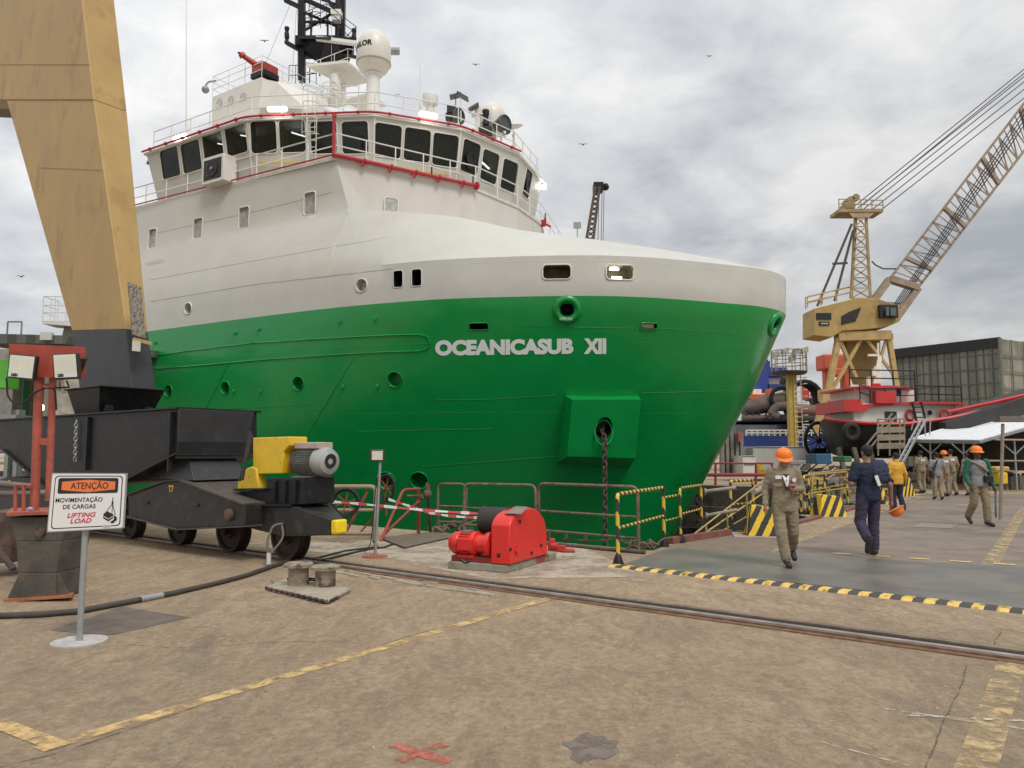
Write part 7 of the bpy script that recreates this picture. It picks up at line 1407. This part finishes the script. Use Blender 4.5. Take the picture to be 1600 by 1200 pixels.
# 2 navy shirt, seen from behind
p2, g2, W2, H2 = person(G(1361, 869), PI+.12, 'dark haired man in navy t-shirt walking away with a jacket over his shoulder', dict(kneeL=(.15, -.02, .52), ankL=(.19, .26, .27), toeL=(.20, .24, .11), kneeR=(-.08, -.03, .49), ankR=(-.06, .0, .09), elR=(-.31, .09, 1.10), wrR=(-.36, .02, .86), elL=(.29, .02, 1.12), wrL=(.24, -.20, 1.16), shL=(.19, .0, 1.40), shR=(-.19, .0, 1.40)), navy, indigo, skin=skinc, sleeves='short', hgt=1.78, fat=1.05, stripe=False)
q = MB(); q.cap(W2((-.19, .0, .80)), W2((-.165, -.02, .52)), .012, .012); q.cap(W2((-.165, -.02, .52)), W2((-.135, .01, .2)), .012, .012); q.build('trouser_stripe', hv, p2, smooth=50)
q = MB(); q.loft([(W2((-.10, .16, 1.12)), .035, .02), (W2((-.11, .17, 1.20)), .11, .035), (W2((-.13, .15, 1.33)), .14, .05), (W2((-.14, .08, 1.44)), .13, .07), (W2((-.15, -.01, 1.50)), .11, .06), (W2((-.15, -.10, 1.46)), .09, .03)], 14); q.cap(W2((-.18, .14, 1.30)), W2((-.20, .12, 1.18)), .07, .05); jk = remesh(q, 'folded_jacket', mat('folded_navy', (.022, .030, .062), .85, var=.25, scale=9), None, .012, 3, .012, .06); tag(jk, 'folded navy jacket slung over the shoulder of the navy shirted man', 'jacket')
q = MB(); q.box(W2((-.03, .215, 1.17)), (.055, .02, .17), (V((.95, 0, .3)).normalized(), V((0, 1, 0)), V((-.3, 0, .95)).normalized())); q.build('white_lining', refl, jk, bevel=.006) if False else None
ORI[jk.name] = jk.location.copy(); q.build('white_lining', refl, jk, bevel=.006)
def loose_helmet(c, label, m, tilt=(.2, .1, 1)):
    q = MB(); ax_ = V(tilt).normalized(); q.lathe([(.14, 0), (.135, .012), (.118, .014), (.114, .05), (.098, .09), (.06, .12), (.001, .13)], c, ax_, 26); tag(q.build('safety_helmet', m, smooth=50), label, 'helmet')
loose_helmet(W2((-.40, .06, .73)), 'orange helmet carried in the hand of the navy shirted man', mat('helmet_orange_dark', (.75, .17, .02), .35), (.5, -.2, -1))
# 3 yellow jacket
person(G(1403, 800), PI+.15, 'man in yellow jacket and navy trousers walking away', dict(kneeL=(.10, -.05, .5), ankR=(-.10, .14, .12), toeR=(-.10, .02, .04), elR=(-.27, .05, 1.1), wrR=(-.30, -.04, .86)), yelj, navy, hgt=1.66, jacket=True, vox=.02, stripe=False)
# 4 green sleeves, facing us
p4, g4, W4, H4 = person(G(1532, 822), .05, 'man in orange helmet and green long sleeved shirt walking towards the camera', dict(kneeR=(-.10, .03, .50), ankR=(-.13, .22, .20), toeR=(-.13, .12, .07), kneeL=(.11, -.08, .5), ankL=(.13, -.06, .09), toeL=(.14, -.22, .04), elR=(-.27, .03, 1.12), wrR=(-.24, -.08, .89), elL=(.30, .03, 1.13), wrL=(.33, -.02, .87), shL=(.2, 0, 1.4), shR=(-.2, 0, 1.4)), greyt, tan, skin=skind, helmet=orange, hair=False, hgt=1.78, sleevem=greens, vox=.016)
q = MB(); q.cap(W4((-.18, -.06, 1.42)), W4((0, -.17, 1.30)), .028, .03); q.cap(W4((0, -.17, 1.30)), W4((.12, -.15, 1.20)), .03, .035); q.cap(W4((-.18, -.06, 1.42)), W4((-.24, .10, 1.40)), .03, .045); o_ = remesh(q, 'tied_jacket', khl, None, .014, 2, .008); tag(o_, 'khaki garment tied across the chest of the green sleeved man', 'jacket')
q = MB(); q.box(W4((.12, -.17, 1.03)), (.17, .09, .15)); q.box(W4((.12, -.217, 1.06)), (.07, .01, .04)); tag(q.build('shoulder_bag', blackp, bevel=.02), 'small black bag on the chest of the green sleeved man', 'bag')
q = MB(); q.cap(W4((.345, -.06, .86)), W4((.35, -.02, .20)), .018, .022); tag(q.build('walking_stick', mat('pale_blue_umbrella', (.12, .18, .19), .6), smooth=50), 'pale blue folded umbrella held by the green sleeved man', 'umbrella')
# 5-9 group walking away
def walker(px, py, rz, lab, **k):
    ph = k.pop('ph', 1); J = dict(kneeL=(.10, -.04*ph, .5), ankL=(.10, .13*ph if ph > 0 else .0, .11), toeL=(.11, .13*ph-.14 if ph > 0 else -.15, .04), ankR=(-.10, .0 if ph > 0 else .13, .10), toeR=(-.11, -.15 if ph > 0 else .0, .04)); J.update(k.pop('J', {})); return person(G(px, py), rz, lab, J, vox=.024, **k)
walker(1441, 771, PI+.1, 'bareheaded man in khaki vest, leftmost of the group walking away', top=khaki, legs=khl, backpatch=True, sleeves='short', hgt=1.75, fat=1.1, skin=skinc)
p6_ = walker(1466, 781, PI-.2, 'man in grey t-shirt with a black shoulder strap walking away', top=greyt, legs=khl, sleeves='short', hgt=1.68, ph=-1)
q = MB(); q.cap(p6_[2]((.02, .16, 1.42)), p6_[2]((.20, .12, .95)), .025, .03); q.box(p6_[2]((.21, .1, .92)), (.1, .2, .26)); q.build('sling_bag', blackp, p6_[0], bevel=.02)
walker(1478, 776, PI, 'man in khaki shirt and orange helmet in the group walking away', top=khaki, legs=khl, backpatch=True, helmet=orange, hgt=1.72, hair=False)
walker(1488, 774, PI+.05, 'tall man in khaki shirt with a dark diagonal strap, no helmet', top=khl, legs=khaki, backpatch=True, hgt=1.80, ph=-1)
walker(1513, 774, PI+.3, 'man in khaki shirt walking between the group and the green sleeved man', top=khl, legs=khl, backpatch=True, hgt=1.66)
# orange vested figure seen past the khaki man
